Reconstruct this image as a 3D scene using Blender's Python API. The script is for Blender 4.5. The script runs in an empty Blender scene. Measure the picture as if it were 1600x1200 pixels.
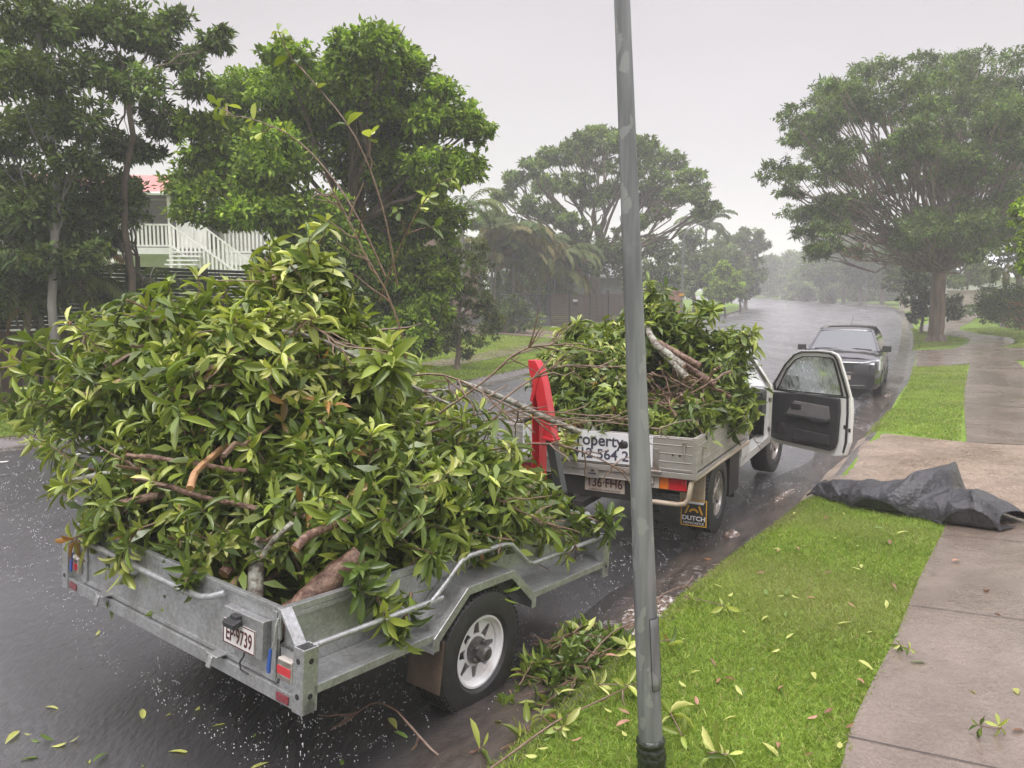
import bpy, math, random
import numpy as np
from mathutils import Vector, Matrix, Euler, Quaternion
random.seed(7); rng = np.random.default_rng(7)
R = math.radians
sc = bpy.context.scene
col = sc.collection
# ------------------------------------------------------------------ camera, sky, sun, exposure
H, PIT, F = 2.167, 0.1075, 1210.0
cd = bpy.data.cameras.new('camera'); cam = bpy.data.objects.new('camera', cd); col.objects.link(cam)
cam.location = (0, 0, H); cam.rotation_euler = (math.pi/2 - PIT, 0, 0)
cd.sensor_fit = 'HORIZONTAL'; cd.sensor_width = 36; cd.lens = 36*F/1600
cd.clip_start = 0.05; cd.clip_end = 3000
sc.camera = cam
w = bpy.data.worlds.new('World'); sc.world = w; w.use_nodes = True
nt = w.node_tree; nt.nodes.clear(); N = nt.nodes.new; L = nt.links.new
SUN_EL, SUN_ROT = R(62), R(200)
sky = N('ShaderNodeTexSky'); sky.sky_type = 'NISHITA'; sky.sun_disc = False
sky.sun_elevation = SUN_EL; sky.sun_rotation = SUN_ROT; sky.air_density = 1.0; sky.dust_density = 4.0
hs = N('ShaderNodeHueSaturation'); hs.inputs['Saturation'].default_value = 0.12
L(sky.outputs[0], hs.inputs['Color'])
tc = N('ShaderNodeTexCoord'); mp = N('ShaderNodeMapping'); mp.inputs['Scale'].default_value = (1, 1, 2.2)
L(tc.outputs['Generated'], mp.inputs[0])
nz = N('ShaderNodeTexNoise'); nz.inputs['Scale'].default_value = 1.1; nz.inputs['Detail'].default_value = 4
L(mp.outputs[0], nz.inputs['Vector'])
cr = N('ShaderNodeValToRGB'); cr.color_ramp.elements[0].position = .25; cr.color_ramp.elements[1].position = .8
cr.color_ramp.elements[0].color = (5.5, 5.15, 5.75, 1); cr.color_ramp.elements[1].color = (8.3, 7.85, 8.6, 1)
L(nz.outputs['Fac'], cr.inputs[0])
mx = N('ShaderNodeMixRGB'); mx.inputs[0].default_value = 0.86
L(hs.outputs[0], mx.inputs[1]); L(cr.outputs[0], mx.inputs[2])
sx = N('ShaderNodeSeparateXYZ'); L(tc.outputs['Generated'], sx.inputs[0])   # overcast sky: the zenith is brighter than the horizon
gm_ = N('ShaderNodeMapRange'); gm_.interpolation_type = 'SMOOTHSTEP'; gm_.inputs['From Min'].default_value = .36; gm_.inputs['From Max'].default_value = .95
gm_.inputs['To Min'].default_value = .59; gm_.inputs['To Max'].default_value = 3.1; L(sx.outputs['Z'], gm_.inputs[0])
mz = N('ShaderNodeMixRGB'); mz.blend_type = 'MULTIPLY'; mz.inputs[0].default_value = 1; L(mx.outputs[0], mz.inputs[1]); L(gm_.outputs[0], mz.inputs[2]); mx = mz
bg = N('ShaderNodeBackground'); bg.inputs['Strength'].default_value = 0.12
L(mx.outputs[0], bg.inputs['Color']); wo = N('ShaderNodeOutputWorld'); L(bg.outputs[0], wo.inputs[0])
sd = bpy.data.lights.new('sun', 'SUN'); sd.energy = 1.4; sd.angle = R(18); sd.color = (1, .97, .93)
so = bpy.data.objects.new('sun', sd); col.objects.link(so)
so.rotation_euler = (R(28), 0, R(-20))
sc.view_settings.view_transform = 'Standard'; sc.view_settings.look = 'None'
sc.view_settings.exposure = 0.4; sc.view_settings.gamma = 1.0
sc.render.engine = 'CYCLES'
sc.cycles.use_denoising = True
sc.cycles.max_bounces = 6; sc.cycles.diffuse_bounces = 3; sc.cycles.glossy_bounces = 3
sc.cycles.transmission_bounces = 5; sc.cycles.transparent_max_bounces = 8; sc.cycles.volume_bounces = 3
sc.cycles.caustics_reflective = False; sc.cycles.caustics_refractive = False
sc.cycles.sample_clamp_indirect = 4

# ------------------------------------------------------------------ helpers
def base(Y):
    Y = np.asarray(Y, float)
    return np.where(Y < 14, 0., np.where(Y < 24, .001*(Y-14)**2, .1+.02*(Y-24)))
def at(u, v, Y):
    """world point seen at photo pixel (u, v) at depth Y"""
    x = (u-800)/F; q = -(v-600)/F; c, s = math.cos(PIT), math.sin(PIT)
    d = (x, c+q*s, q*c-s); t = Y/d[1]
    return Vector((d[0]*t, Y, H+d[2]*t))
KR = np.array([(-14, -9), (-9, -5), (-4, -1.2), (-1.35, 1.75), (-.2, 3.27), (.28, 4.02), (.77, 4.78), (1.37, 5.71), (2.27, 6.97), (3.34, 8.5), (4.55, 10.45), (6.1, 13.05), (8.2, 16.75), (10.5, 20.7), (13.4, 26.1), (16.3, 31.65), (20.8, 40.5), (25.6, 50), (30.6, 60), (35.2, 70), (39.6, 80), (43.6, 91), (46.5, 104), (47.6, 120), (46.5, 143), (41, 180), (30, 230)], float)
KL = np.array([(-24, 3.5), (-19, 6.5), (-14.5, 8.8), (-11, 10.1), (-7.7, 11.5), (-5, 13.6), (-2.3, 17.5), (.3, 22.5), (3.3, 29), (6.6, 37), (8.8, 43.5), (10.9, 50.8), (12.9, 56), (15.9, 61.8), (19.0, 67.9), (22.6, 77), (25.8, 87), (28.9, 99), (30.8, 113), (31.0, 128), (29.5, 150), (24, 180), (12, 228)], float)
def resample(P, step_fn):
    # Catmull-Rom dense then arc-length resample
    out = []
    for i in range(len(P)-1):
        p0, p1, p2, p3 = P[max(i-1, 0)], P[i], P[i+1], P[min(i+2, len(P)-1)]
        for t in np.linspace(0, 1, 24, endpoint=False):
            out.append(.5*((2*p1)+(-p0+p2)*t+(2*p0-5*p1+4*p2-p3)*t*t+(-p0+3*p1-3*p2+p3)*t**3))
    out.append(P[-1]); return np.array(out)
KRd, KLd = resample(KR, None), resample(KL, None)
def sdist(P, K, right=True):
    """signed distance, positive on the verge side"""
    P = np.asarray(P, float).reshape(-1, 2); best = np.full(len(P), 1e9); sg = np.ones(len(P))
    K = K[::4]
    for a, b in zip(K[:-1], K[1:]):
        d = b-a; l2 = d@d; t = np.clip(((P-a)@d)/l2, 0, 1); q = P-(a+t[:, None]*d); dd = (q**2).sum(1)
        m = dd < best; best[m] = dd[m]; cr_ = d[0]*q[:, 1]-d[1]*q[:, 0]; sg[m] = np.sign(cr_[m])
    s = np.sqrt(best)*sg
    return -s if right else s
def prof_road(d): return -.05+.025*np.minimum(d, 5.6)
def prof_verge(d): return np.where(d < .16, -.02+.12*d/.16, .1+.035*np.minimum(d-.16, 6))
def surf(x, y):
    x = np.atleast_1d(np.asarray(x, float)); y = np.atleast_1d(np.asarray(y, float))
    P = np.stack([x, y], 1); tr, tl = sdist(P, KRd, True), sdist(P, KLd, False)
    d = np.where(tr > 0, tr, np.where(tl > 0, tl, np.minimum(-tr, -tl)))
    inside = (tr <= 0) & (tl <= 0)
    return np.where(inside, prof_road(d), prof_verge(d))+base(y)
def sf(x, y): return float(surf(x, y)[0])

def new_mesh(name, V, Fc, smooth=False):
    m = bpy.data.meshes.new(name); V = np.asarray(V, np.float32)
    if isinstance(Fc, np.ndarray):
        n, k = Fc.shape
        m.vertices.add(len(V)); m.vertices.foreach_set('co', V.ravel())
        m.loops.add(n*k); m.loops.foreach_set('vertex_index', Fc.astype(np.int32).ravel())
        m.polygons.add(n); m.polygons.foreach_set('loop_start', np.arange(0, n*k, k, dtype=np.int32))
        try: m.polygons.foreach_set('loop_total', np.full(n, k, dtype=np.int32))
        except Exception: pass
        m.update(calc_edges=True)
    else:
        m.from_pydata([tuple(v) for v in V], [], Fc); m.update()
    if smooth: m.polygons.foreach_set('use_smooth', np.ones(len(m.polygons), bool))
    return m
def link(name, me, mat=None, parent=None, loc=None):
    o = bpy.data.objects.new(name, me); col.objects.link(o)
    if mat is not None and me is not None and not me.materials: me.materials.append(mat)
    if parent is not None: o.parent = parent
    if loc is not None: o.location = loc
    return o
def tag(o, label=None, cat=None, group=None, kind=None):
    if label: o['label'] = label
    if cat: o['category'] = cat
    if group: o['group'] = group
    if kind: o['kind'] = kind
    return o
def empty(name, loc=(0, 0, 0), rot=(0, 0, 0)):
    o = bpy.data.objects.new(name, None); col.objects.link(o); o.location = loc; o.rotation_euler = rot
    o.empty_display_size = .2; return o
def copy_tree(o, parent=None):
    c = o.copy(); col.objects.link(c)
    if parent is not None: c.parent = parent
    for ch in list(o.children): copy_tree(ch, c)
    return c

class MB:
    def __init__(s): s.V = []; s.F = []
    def add(s, V, Fc, M=None):
        n = len(s.V)
        for v in V:
            v = Vector(v); s.V.append(tuple(M @ v) if M is not None else tuple(v))
        for f in Fc: s.F.append([i+n for i in f])
        return s
    def box(s, c, d, rot=None):
        x, y, z = [q/2 for q in d]
        V = [(-x, -y, -z), (x, -y, -z), (x, y, -z), (-x, y, -z), (-x, -y, z), (x, -y, z), (x, y, z), (-x, y, z)]
        M = Matrix.Translation(c)
        if rot: M = M @ Euler(rot).to_matrix().to_4x4()
        return s.add(V, [(0, 3, 2, 1), (4, 5, 6, 7), (0, 1, 5, 4), (1, 2, 6, 5), (2, 3, 7, 6), (3, 0, 4, 7)], M)
    def bx(s, x0, x1, y0, y1, z0, z1): return s.box(((x0+x1)/2, (y0+y1)/2, (z0+z1)/2), (abs(x1-x0), abs(y1-y0), abs(z1-z0)))
    def tube(s, P, r, n=8, cap=True):
        P = [Vector(p) for p in P]; k = len(P)
        rr = r if isinstance(r, (list, tuple, np.ndarray)) else [r]*k
        V = []; T = None; u = None
        for i, p in enumerate(P):
            t = (P[min(i+1, k-1)]-P[max(i-1, 0)]).normalized()
            if u is None:
                u = t.orthogonal().normalized()
            else:
                u = (u-t*u.dot(t))
                u = u.normalized() if u.length > 1e-6 else t.orthogonal().normalized()
            v = t.cross(u)
            for j in range(n):
                a = 2*math.pi*j/n; V.append(p+(u*math.cos(a)+v*math.sin(a))*rr[i])
        Fc = []
        for i in range(k-1):
            for j in range(n):
                Fc.append((i*n+j, i*n+(j+1) % n, (i+1)*n+(j+1) % n, (i+1)*n+j))
        if cap: Fc.append(tuple(range(n-1, -1, -1))); Fc.append(tuple((k-1)*n+j for j in range(n)))
        return s.add(V, Fc)
    def lathe(s, prof, axis='x', c=(0, 0, 0), n=32, closed=False):
        """prof: (along axis, radius)"""
        V = []; m = len(prof)
        for j in range(n):
            a = 2*math.pi*j/n; ca, sa = math.cos(a), math.sin(a)
            for h, r in prof:
                p = {'x': (h, r*ca, r*sa), 'y': (r*sa, h, r*ca), 'z': (r*ca, r*sa, h)}[axis]
                V.append((p[0]+c[0], p[1]+c[1], p[2]+c[2]))
        Fc = []
        for j in range(n):
            for i in range(m if closed else m-1):
                i2 = (i+1) % m
                Fc.append((j*m+i, ((j+1) % n)*m+i, ((j+1) % n)*m+i2, j*m+i2))
        return s.add(V, Fc)
    def prism(s, poly, h0, h1, axis='x'):
        """poly of 2D points; axis x: (y,z), y: (x,z), z: (x,y)"""
        f = {'x': lambda p, h: (h, p[0], p[1]), 'y': lambda p, h: (p[0], h, p[1]), 'z': lambda p, h: (p[0], p[1], h)}[axis]
        n = len(poly); V = [f(p, h0) for p in poly]+[f(p, h1) for p in poly]
        Fc = [tuple(range(n-1, -1, -1)), tuple(range(n, 2*n))]+[(i, (i+1) % n, n+(i+1) % n, n+i) for i in range(n)]
        return s.add(V, Fc)
    def ring(s, outer, inner, h0, h1, axis='y'):
        f = {'x': lambda p, h: (h, p[0], p[1]), 'y': lambda p, h: (p[0], h, p[1]), 'z': lambda p, h: (p[0], p[1], h)}[axis]
        n = len(outer); V = [f(p, h) for h in (h0, h1) for q in (outer, inner) for p in q]; Fc = []
        for i in range(n):
            j = (i+1) % n; o0, i0, o1, i1 = 0, n, 2*n, 3*n
            Fc += [(o0+i, o0+j, i0+j, i0+i), (o1+i, i1+i, i1+j, o1+j), (o0+i, o1+i, o1+j, o0+j), (i0+i, i0+j, i1+j, i1+i)]
        return s.add(V, Fc)
    def grid(s, G):
        """G: rows x cols x 3"""
        r, c = len(G), len(G[0]); V = [p for row in G for p in row]
        return s.add(V, [(i*c+j, i*c+j+1, (i+1)*c+j+1, (i+1)*c+j) for i in range(r-1) for j in range(c-1)])
    def obj(s, name, mat, parent=None, loc=None, smooth=None, bevel=0, bseg=2):
        m = bpy.data.meshes.new(name); m.from_pydata(s.V, [], s.F); m.update()
        import bmesh
        b = bmesh.new(); b.from_mesh(m); bmesh.ops.recalc_face_normals(b, faces=b.faces); b.to_mesh(m); b.free()
        if smooth:
            m.polygons.foreach_set('use_smooth', np.ones(len(m.polygons), bool))
            try: m.set_sharp_from_angle(angle=R(smooth))
            except Exception: pass
        o = link(name, m, mat, parent, loc)
        if bevel:
            bv = o.modifiers.new('bevel', 'BEVEL'); bv.width = bevel; bv.segments = bseg; bv.limit_method = 'ANGLE'; bv.angle_limit = R(40)
            bv.harden_normals = False
        return o
def text(name, s, size, mat, parent, loc, rot=(R(90), 0, 0), ext=.001, sx=1., align='CENTER', bold=0.0):
    c = bpy.data.curves.new('t', 'FONT'); c.body = s; c.size = size; c.extrude = ext; c.align_x = align; c.align_y = 'CENTER'; c.offset = bold
    t = bpy.data.objects.new('t', c); col.objects.link(t); dg = bpy.context.evaluated_depsgraph_get()
    m = bpy.data.meshes.new_from_object(t.evaluated_get(dg)); bpy.data.objects.remove(t); m.materials.clear()
    for v in m.vertices: v.co.x *= sx
    o = link(name, m, mat, parent, loc); o.rotation_euler = rot; return o

# ------------------------------------------------------------------ materials
def M_(name): 
    m = bpy.data.materials.new(name); m.use_nodes = True; t = m.node_tree; b = t.nodes['Principled BSDF']; return m, t, b
def mat(name, c1, c2=None, rough=.5, metal=0., scale=6., bump=0., bscale=40., coat=0., r2=None, detail=5, contrast=(.35, .65), spec=.5, stretch=None, coord='Object', trans=0.):
    m, t, b = M_(name); n = t.nodes; l = t.links
    b.inputs['Base Color'].default_value = (*c1, 1); b.inputs['Roughness'].default_value = rough; b.inputs['Metallic'].default_value = metal
    b.inputs['Coat Weight'].default_value = coat; b.inputs['Coat Roughness'].default_value = .05; b.inputs['Specular IOR Level'].default_value = spec
    if trans: b.inputs['Transmission Weight'].default_value = trans
    tcn = n.new('ShaderNodeTexCoord'); src = tcn.outputs[coord]
    if stretch:
        mpn = n.new('ShaderNodeMapping'); mpn.inputs['Scale'].default_value = stretch; l.new(src, mpn.inputs[0]); src = mpn.outputs[0]
    if c2 is not None:
        x = n.new('ShaderNodeTexNoise'); x.inputs['Scale'].default_value = scale; x.inputs['Detail'].default_value = detail; x.inputs['Roughness'].default_value = .65; l.new(src, x.inputs['Vector'])
        r = n.new('ShaderNodeValToRGB'); r.color_ramp.elements[0].position, r.color_ramp.elements[1].position = contrast
        r.color_ramp.elements[0].color = (*c1, 1); r.color_ramp.elements[1].color = (*c2, 1)
        l.new(x.outputs['Fac'], r.inputs[0]); l.new(r.outputs[0], b.inputs['Base Color'])
        if r2 is not None:
            mr = n.new('ShaderNodeMapRange'); mr.inputs['From Min'].default_value, mr.inputs['From Max'].default_value = contrast
            mr.inputs['To Min'].default_value, mr.inputs['To Max'].default_value = rough, r2
            l.new(x.outputs['Fac'], mr.inputs[0]); l.new(mr.outputs[0], b.inputs['Roughness'])
    if bump:
        y = n.new('ShaderNodeTexNoise'); y.inputs['Scale'].default_value = bscale; y.inputs['Detail'].default_value = 4; l.new(src, y.inputs['Vector'])
        bp = n.new('ShaderNodeBump'); bp.inputs['Strength'].default_value = bump; bp.inputs['Distance'].default_value = .02
        l.new(y.outputs['Fac'], bp.inputs['Height']); l.new(bp.outputs[0], b.inputs['Normal'])
    return m
def galv():
    m, t, b = M_('galvanised_steel'); n = t.nodes; l = t.links
    b.inputs['Metallic'].default_value = .75
    tcn = n.new('ShaderNodeTexCoord')
    v = n.new('ShaderNodeTexVoronoi'); v.inputs['Scale'].default_value = 70; l.new(tcn.outputs['Object'], v.inputs['Vector'])
    r = n.new('ShaderNodeValToRGB'); r.color_ramp.elements[0].color = (.40, .415, .42, 1); r.color_ramp.elements[1].color = (.60, .615, .62, 1)
    l.new(v.outputs['Color'], r.inputs[0])
    x = n.new('ShaderNodeTexNoise'); x.inputs['Scale'].default_value = 5; x.inputs['Detail'].default_value = 8; x.inputs['Roughness'].default_value = .7; l.new(tcn.outputs['Object'], x.inputs['Vector'])
    r2 = n.new('ShaderNodeValToRGB'); r2.color_ramp.elements[0].position = .42; r2.color_ramp.elements[1].position = .75
    r2.color_ramp.elements[0].color = (1, 1, 1, 1); r2.color_ramp.elements[1].color = (.52, .47, .42, 1); l.new(x.outputs['Fac'], r2.inputs[0])
    mm = n.new('ShaderNodeMixRGB'); mm.blend_type = 'MULTIPLY'; mm.inputs[0].default_value = .8; l.new(r.outputs[0], mm.inputs[1]); l.new(r2.outputs[0], mm.inputs[2]); l.new(mm.outputs[0], b.inputs['Base Color'])
    mr = n.new('ShaderNodeMapRange'); mr.inputs['To Min'].default_value = .28; mr.inputs['To Max'].default_value = .5; l.new(x.outputs['Fac'], mr.inputs[0]); l.new(mr.outputs[0], b.inputs['Roughness'])
    y = n.new('ShaderNodeTexNoise'); y.inputs['Scale'].default_value = 90; l.new(tcn.outputs['Object'], y.inputs['Vector'])
    bp = n.new('ShaderNodeBump'); bp.inputs['Strength'].default_value = .12; bp.inputs['Distance'].default_value = .01; l.new(y.outputs['Fac'], bp.inputs['Height']); l.new(bp.outputs[0], b.inputs['Normal'])
    return m
def leafmat(name, rough=.32, transl=.25, spec=.5):
    """colour comes from each leaf's own pigment attribute"""
    m, t, b = M_(name); n = t.nodes; l = t.links
    a = n.new('ShaderNodeAttribute'); a.attribute_name = 'tint'
    l.new(a.outputs['Color'], b.inputs['Base Color']); b.inputs['Roughness'].default_value = rough; b.inputs['Specular IOR Level'].default_value = spec
    tr = n.new('ShaderNodeBsdfTranslucent'); mu = n.new('ShaderNodeMixRGB'); mu.blend_type = 'MULTIPLY'; mu.inputs[0].default_value = 1; mu.inputs[2].default_value = (1.25, 1.3, .55, 1)
    l.new(a.outputs['Color'], mu.inputs[1]); l.new(mu.outputs[0], tr.inputs['Color'])
    ms = n.new('ShaderNodeMixShader'); ms.inputs[0].default_value = transl; l.new(b.outputs[0], ms.inputs[1]); l.new(tr.outputs[0], ms.inputs[2])
    l.new(ms.outputs[0], n['Material Output'].inputs['Surface']); return m
def wet_road(name, c1, c2, r1, r2, bump, agg=260, flowdir=(1, 1, 1), ponds=(.4, .62), coat=.0, cb=.1, stain=.75, cro=.12, cior=1.4):
    m, t, b = M_(name); n = t.nodes; l = t.links
    tcn = n.new('ShaderNodeTexCoord')
    mpn = n.new('ShaderNodeMapping'); mpn.inputs['Rotation'].default_value = (0, 0, R(-58)); mpn.inputs['Scale'].default_value = flowdir
    mpn.vector_type = 'POINT'; l.new(tcn.outputs['Object'], mpn.inputs[0])
    x = n.new('ShaderNodeTexNoise'); x.inputs['Scale'].default_value = .9; x.inputs['Detail'].default_value = 7; x.inputs['Roughness'].default_value = .6; l.new(mpn.outputs[0], x.inputs['Vector'])
    v = n.new('ShaderNodeTexVoronoi'); v.inputs['Scale'].default_value = agg; l.new(tcn.outputs['Object'], v.inputs['Vector'])
    r = n.new('ShaderNodeValToRGB'); r.color_ramp.elements[0].color = (*c1, 1); r.color_ramp.elements[1].color = (*c2, 1); l.new(v.outputs['Color'], r.inputs[0])
    st = n.new('ShaderNodeTexNoise'); st.inputs['Scale'].default_value = 1.7; st.inputs['Detail'].default_value = 9; st.inputs['Roughness'].default_value = .7; l.new(mpn.outputs[0], st.inputs['Vector'])
    sr = n.new('ShaderNodeValToRGB'); sr.color_ramp.elements[0].position = .38; sr.color_ramp.elements[1].position = .62; sr.color_ramp.elements[0].color = (stain, stain*.97, stain*.94, 1); sr.color_ramp.elements[1].color = (1.1, 1.1, 1.1, 1); l.new(st.outputs['Fac'], sr.inputs[0])
    sm = n.new('ShaderNodeMixRGB'); sm.blend_type = 'MULTIPLY'; sm.inputs[0].default_value = 1; l.new(r.outputs[0], sm.inputs[1]); l.new(sr.outputs[0], sm.inputs[2]); l.new(sm.outputs[0], b.inputs['Base Color'])
    mr = n.new('ShaderNodeMapRange'); mr.inputs['From Min'].default_value, mr.inputs['From Max'].default_value = ponds
    mr.inputs['To Min'].default_value, mr.inputs['To Max'].default_value = r1, r2; l.new(x.outputs['Fac'], mr.inputs[0]); l.new(mr.outputs[0], b.inputs['Roughness'])
    b.inputs['Specular IOR Level'].default_value = .6; b.inputs['Coat Weight'].default_value = coat; b.inputs['Coat Roughness'].default_value = cro; b.inputs['Coat IOR'].default_value = cior
    # rain-rippled film
    y = n.new('ShaderNodeTexNoise'); y.inputs['Scale'].default_value = 38; y.inputs['Detail'].default_value = 3; l.new(mpn.outputs[0], y.inputs['Vector'])
    z = n.new('ShaderNodeTexNoise'); z.inputs['Scale'].default_value = 6; z.inputs['Detail'].default_value = 4; l.new(mpn.outputs[0], z.inputs['Vector'])
    ad = n.new('ShaderNodeMath'); ad.operation = 'MULTIPLY_ADD'; ad.inputs[1].default_value = 1.6; l.new(z.outputs['Fac'], ad.inputs[0]); l.new(y.outputs['Fac'], ad.inputs[2])
    ad2 = n.new('ShaderNodeMath'); ad2.operation = 'MULTIPLY_ADD'; ad2.inputs[1].default_value = .25; l.new(v.outputs['Distance'], ad2.inputs[0]); l.new(ad.outputs[0], ad2.inputs[2])
    bp = n.new('ShaderNodeBump'); bp.inputs['Strength'].default_value = bump; bp.inputs['Distance'].default_value = .02
    l.new(ad2.outputs[0], bp.inputs['Height']); l.new(bp.outputs[0], b.inputs['Normal'])
    b2 = n.new('ShaderNodeBump'); b2.inputs['Strength'].default_value = cb; b2.inputs['Distance'].default_value = .02; l.new(ad.outputs[0], b2.inputs['Height']); l.new(b2.outputs[0], b.inputs['Coat Normal'])
    return m
m_asph = wet_road('wet_asphalt', (.012, .012, .0125), (.038, .037, .038), .2, .42, .35, flowdir=(1, .35, 1), coat=1., cb=.26, cro=.42, cior=1.95)
m_conc = wet_road('wet_concrete', (.155, .120, .094), (.235, .188, .15), .14, .42, .22, agg=120, coat=.5, cb=.08)
m_pebb = wet_road('wet_pebble_concrete', (.12, .082, .056), (.44, .34, .25), .25, .5, .35, agg=52, coat=.3)
m_kerb = wet_road('kerb_concrete', (.085, .072, .062), (.15, .13, .112), .15, .4, .2, agg=90, coat=.6, stain=.55)
m_galv = galv()
m_alu = mat('weathered_aluminium', (.50, .48, .45), (.36, .33, .29), rough=.36, r2=.55, metal=.55, scale=3, stretch=(1, 1, 4), bump=.06, bscale=60)
m_white = mat('white_paint', (.78, .78, .75), (.68, .67, .62), rough=.25, coat=.5, scale=2.5)
m_blackp = mat('black_car_paint', (.012, .012, .014), rough=.25, coat=1.)
m_trim = mat('dark_plastic', (.022, .022, .024), (.035, .035, .036), rough=.45, scale=10)
m_trimg = mat('grey_door_trim', (.15, .14, .14), (.12, .112, .11), rough=.6, scale=10)
m_rub = mat('tyre_rubber', (.018, .018, .019), (.035, .034, .032), rough=.5, scale=14, bump=.1, bscale=80)
m_rimw = mat('white_wheel_paint', (.78, .78, .77), (.62, .56, .5), rough=.3, scale=9, contrast=(.5, .75))
m_rims = mat('silver_alloy', (.5, .49, .47), (.33, .27, .22), rough=.35, metal=.7, scale=12)
m_hub = mat('greasy_hub_steel', (.25, .25, .25), (.12, .11, .1), rough=.4, metal=.8, scale=20)
m_chas = mat('black_chassis', (.014, .013, .012), (.03, .026, .022), rough=.6, scale=8)
m_red = mat('red_powdercoat', (.62, .03, .045), (.52, .025, .04), rough=.3, coat=.4)
m_blks = mat('black_powdercoat', (.035, .037, .04), rough=.35, coat=.3)
m_flap = mat('muddy_mudflap', (.05, .035, .025), (.13, .085, .055), rough=.5, scale=6)
m_cream = mat('cream_tube_paint', (.52, .44, .34), (.36, .28, .2), rough=.35, scale=9)
m_plate = mat('number_plate_white', (.74, .72, .70), (.66, .62, .6), rough=.35)
m_plate2 = mat('number_plate_cream', (.50, .44, .38), (.42, .36, .3), rough=.4, scale=10)
m_maroon = mat('maroon_lettering', (.09, .014, .014), rough=.4)
m_ink = mat('dark_lettering', (.025, .02, .025), rough=.4)
m_sign = mat('sign_white', (.74, .75, .77), rough=.3, coat=.3)
m_navy = mat('sign_grey_navy', (.06, .06, .09), rough=.4)
m_blue = mat('blue_plastic', (.03, .09, .35), rough=.3)
m_sblue = mat('logo_blue', (.12, .33, .62), rough=.3)
m_sgreen = mat('logo_green', (.35, .6, .3), rough=.3)
m_lred = mat('red_lens', (.55, .012, .02), rough=.12, coat=1.)
m_lamb = mat('amber_lens', (.75, .17, .01), rough=.12, coat=1.)
m_lclr = mat('clear_lens', (.55, .5, .45), rough=.12, coat=1.)
m_lmar = mat('dark_red_reflector', (.2, .01, .02), rough=.12, coat=1.)
m_gold = mat('gold_lettering', (.62, .34, .03), rough=.4)
m_chain = mat('zinc_chain', (.5, .5, .5), rough=.3, metal=.9)
m_bark = mat('mottled_bark', (.095, .045, .03), (.25, .16, .11), rough=.6, scale=28, bump=.5, bscale=45, contrast=(.42, .62))
m_barkg = mat('lichen_bark', (.12, .09, .07), (.36, .36, .3), rough=.6, scale=22, bump=.5, bscale=45, contrast=(.4, .6))
m_twig = mat('wet_twig', (.12, .07, .045), (.24, .16, .11), rough=.4, scale=30)
m_cut = mat('fresh_cut_wood', (.62, .38, .2), (.5, .25, .12), rough=.6, scale=30)
m_trunk = mat('tree_trunk_bark', (.10, .075, .055), (.2, .155, .12), rough=.8, scale=6, bump=.6, bscale=12, stretch=(1, 1, .25))
m_trunkb = mat('fig_trunk_bark', (.11, .08, .062), (.27, .20, .155), rough=.8, scale=5, bump=1., bscale=7, stretch=(1, 1, .15))
m_trunkg = mat('grey_trunk_bark', (.16, .15, .135), (.28, .26, .235), rough=.8, scale=6, bump=.4, bscale=12, stretch=(1, 1, .3))
m_leaf = leafmat('glossy_leaf', .3, .22)
m_fol = leafmat('tree_foliage', .6, .32, .25)
m_grass = leafmat('grass_blades', .5, .35, .3)
m_lawn = mat('lawn_ground', (.12, .19, .025), (.17, .26, .04), rough=.9, scale=3, bump=.6, bscale=50, spec=.15)
m_soil = mat('dark_soil', (.03, .035, .015), (.05, .06, .02), rough=.9, scale=3, spec=.2)

# ------------------------------------------------------------------ foliage in numpy
TEMPL = {
 'diamond': (np.array([(0, 0, 0), (.5, -.5, .08), (1, 0, -.12), (.5, .5, .08)]), np.array([(0, 1, 2, 3)])),
 'blade': (np.array([(0, -.5, 0), (0, .5, 0), (.55, .4, .0), (.55, -.4, .0), (1, 0, -.35), (1, 0.02, -.35)]), np.array([(0, 1, 2, 3), (3, 2, 5, 4)])),
 'fold': (np.array([(0, 0, 0), (.5, -.5, .12), (.55, 0, 0), (1, 0, -.12), (.5, .5, .12)]), np.array([(0, 1, 2, 4), (1, 3, 4, 2)])),
}
_us = [0, .22, .5, .78, 1.]; _ws = [.03, .55, .95, .8, .02]
_v = []
for u_, w_ in zip(_us, _ws):
    z_ = -.22*u_*u_
    _v += [(u_, -.5*w_, z_+.10*w_), (u_, 0, z_), (u_, .5*w_, z_+.10*w_)]
_f = []
for i_ in range(4):
    _f += [(i_*3, i_*3+3, i_*3+4, i_*3+1), (i_*3+1, i_*3+4, i_*3+5, i_*3+2)]
TEMPL['leaf'] = (np.array(_v), np.array(_f))
def unit(a): return a/np.maximum(np.linalg.norm(a, axis=-1, keepdims=True), 1e-9)
def leaves(name, P, D, Nn, Ln, Wd, C, shape, matl, parent=None, curl=None):
    P = np.asarray(P, float); n = len(P)
    D = unit(D); S = unit(np.cross(D, Nn)); U = np.cross(S, D)
    T, Fc = TEMPL[shape]; k = len(T)
    Ln = np.broadcast_to(Ln, (n,)); Wd = np.broadcast_to(Wd, (n,))
    cz = T[:, 2][None] if curl is None else T[:, 2][None]*curl[:, None]
    V = P[:, None]+D[:, None]*(T[:, 0][None, :, None]*Ln[:, None, None])+S[:, None]*(T[:, 1][None, :, None]*Wd[:, None, None])+U[:, None]*(cz[:, :, None]*Ln[:, None, None])
    FF = (Fc[None]+(np.arange(n)*k)[:, None, None]).reshape(-1, Fc.shape[1])
    m = new_mesh(name, V.reshape(-1, 3), FF, smooth=(shape in ('leaf',)))
    ca = m.color_attributes.new('tint', 'FLOAT_COLOR', 'POINT')
    cc = np.ones((n, k, 4), np.float32); cc[:, :, :3] = np.asarray(C)[:, None]
    ca.data.foreach_set('color', cc.ravel())
    return link(name, m, matl, parent)
def rdir(n): return unit(rng.normal(size=(n, 3)))
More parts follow.
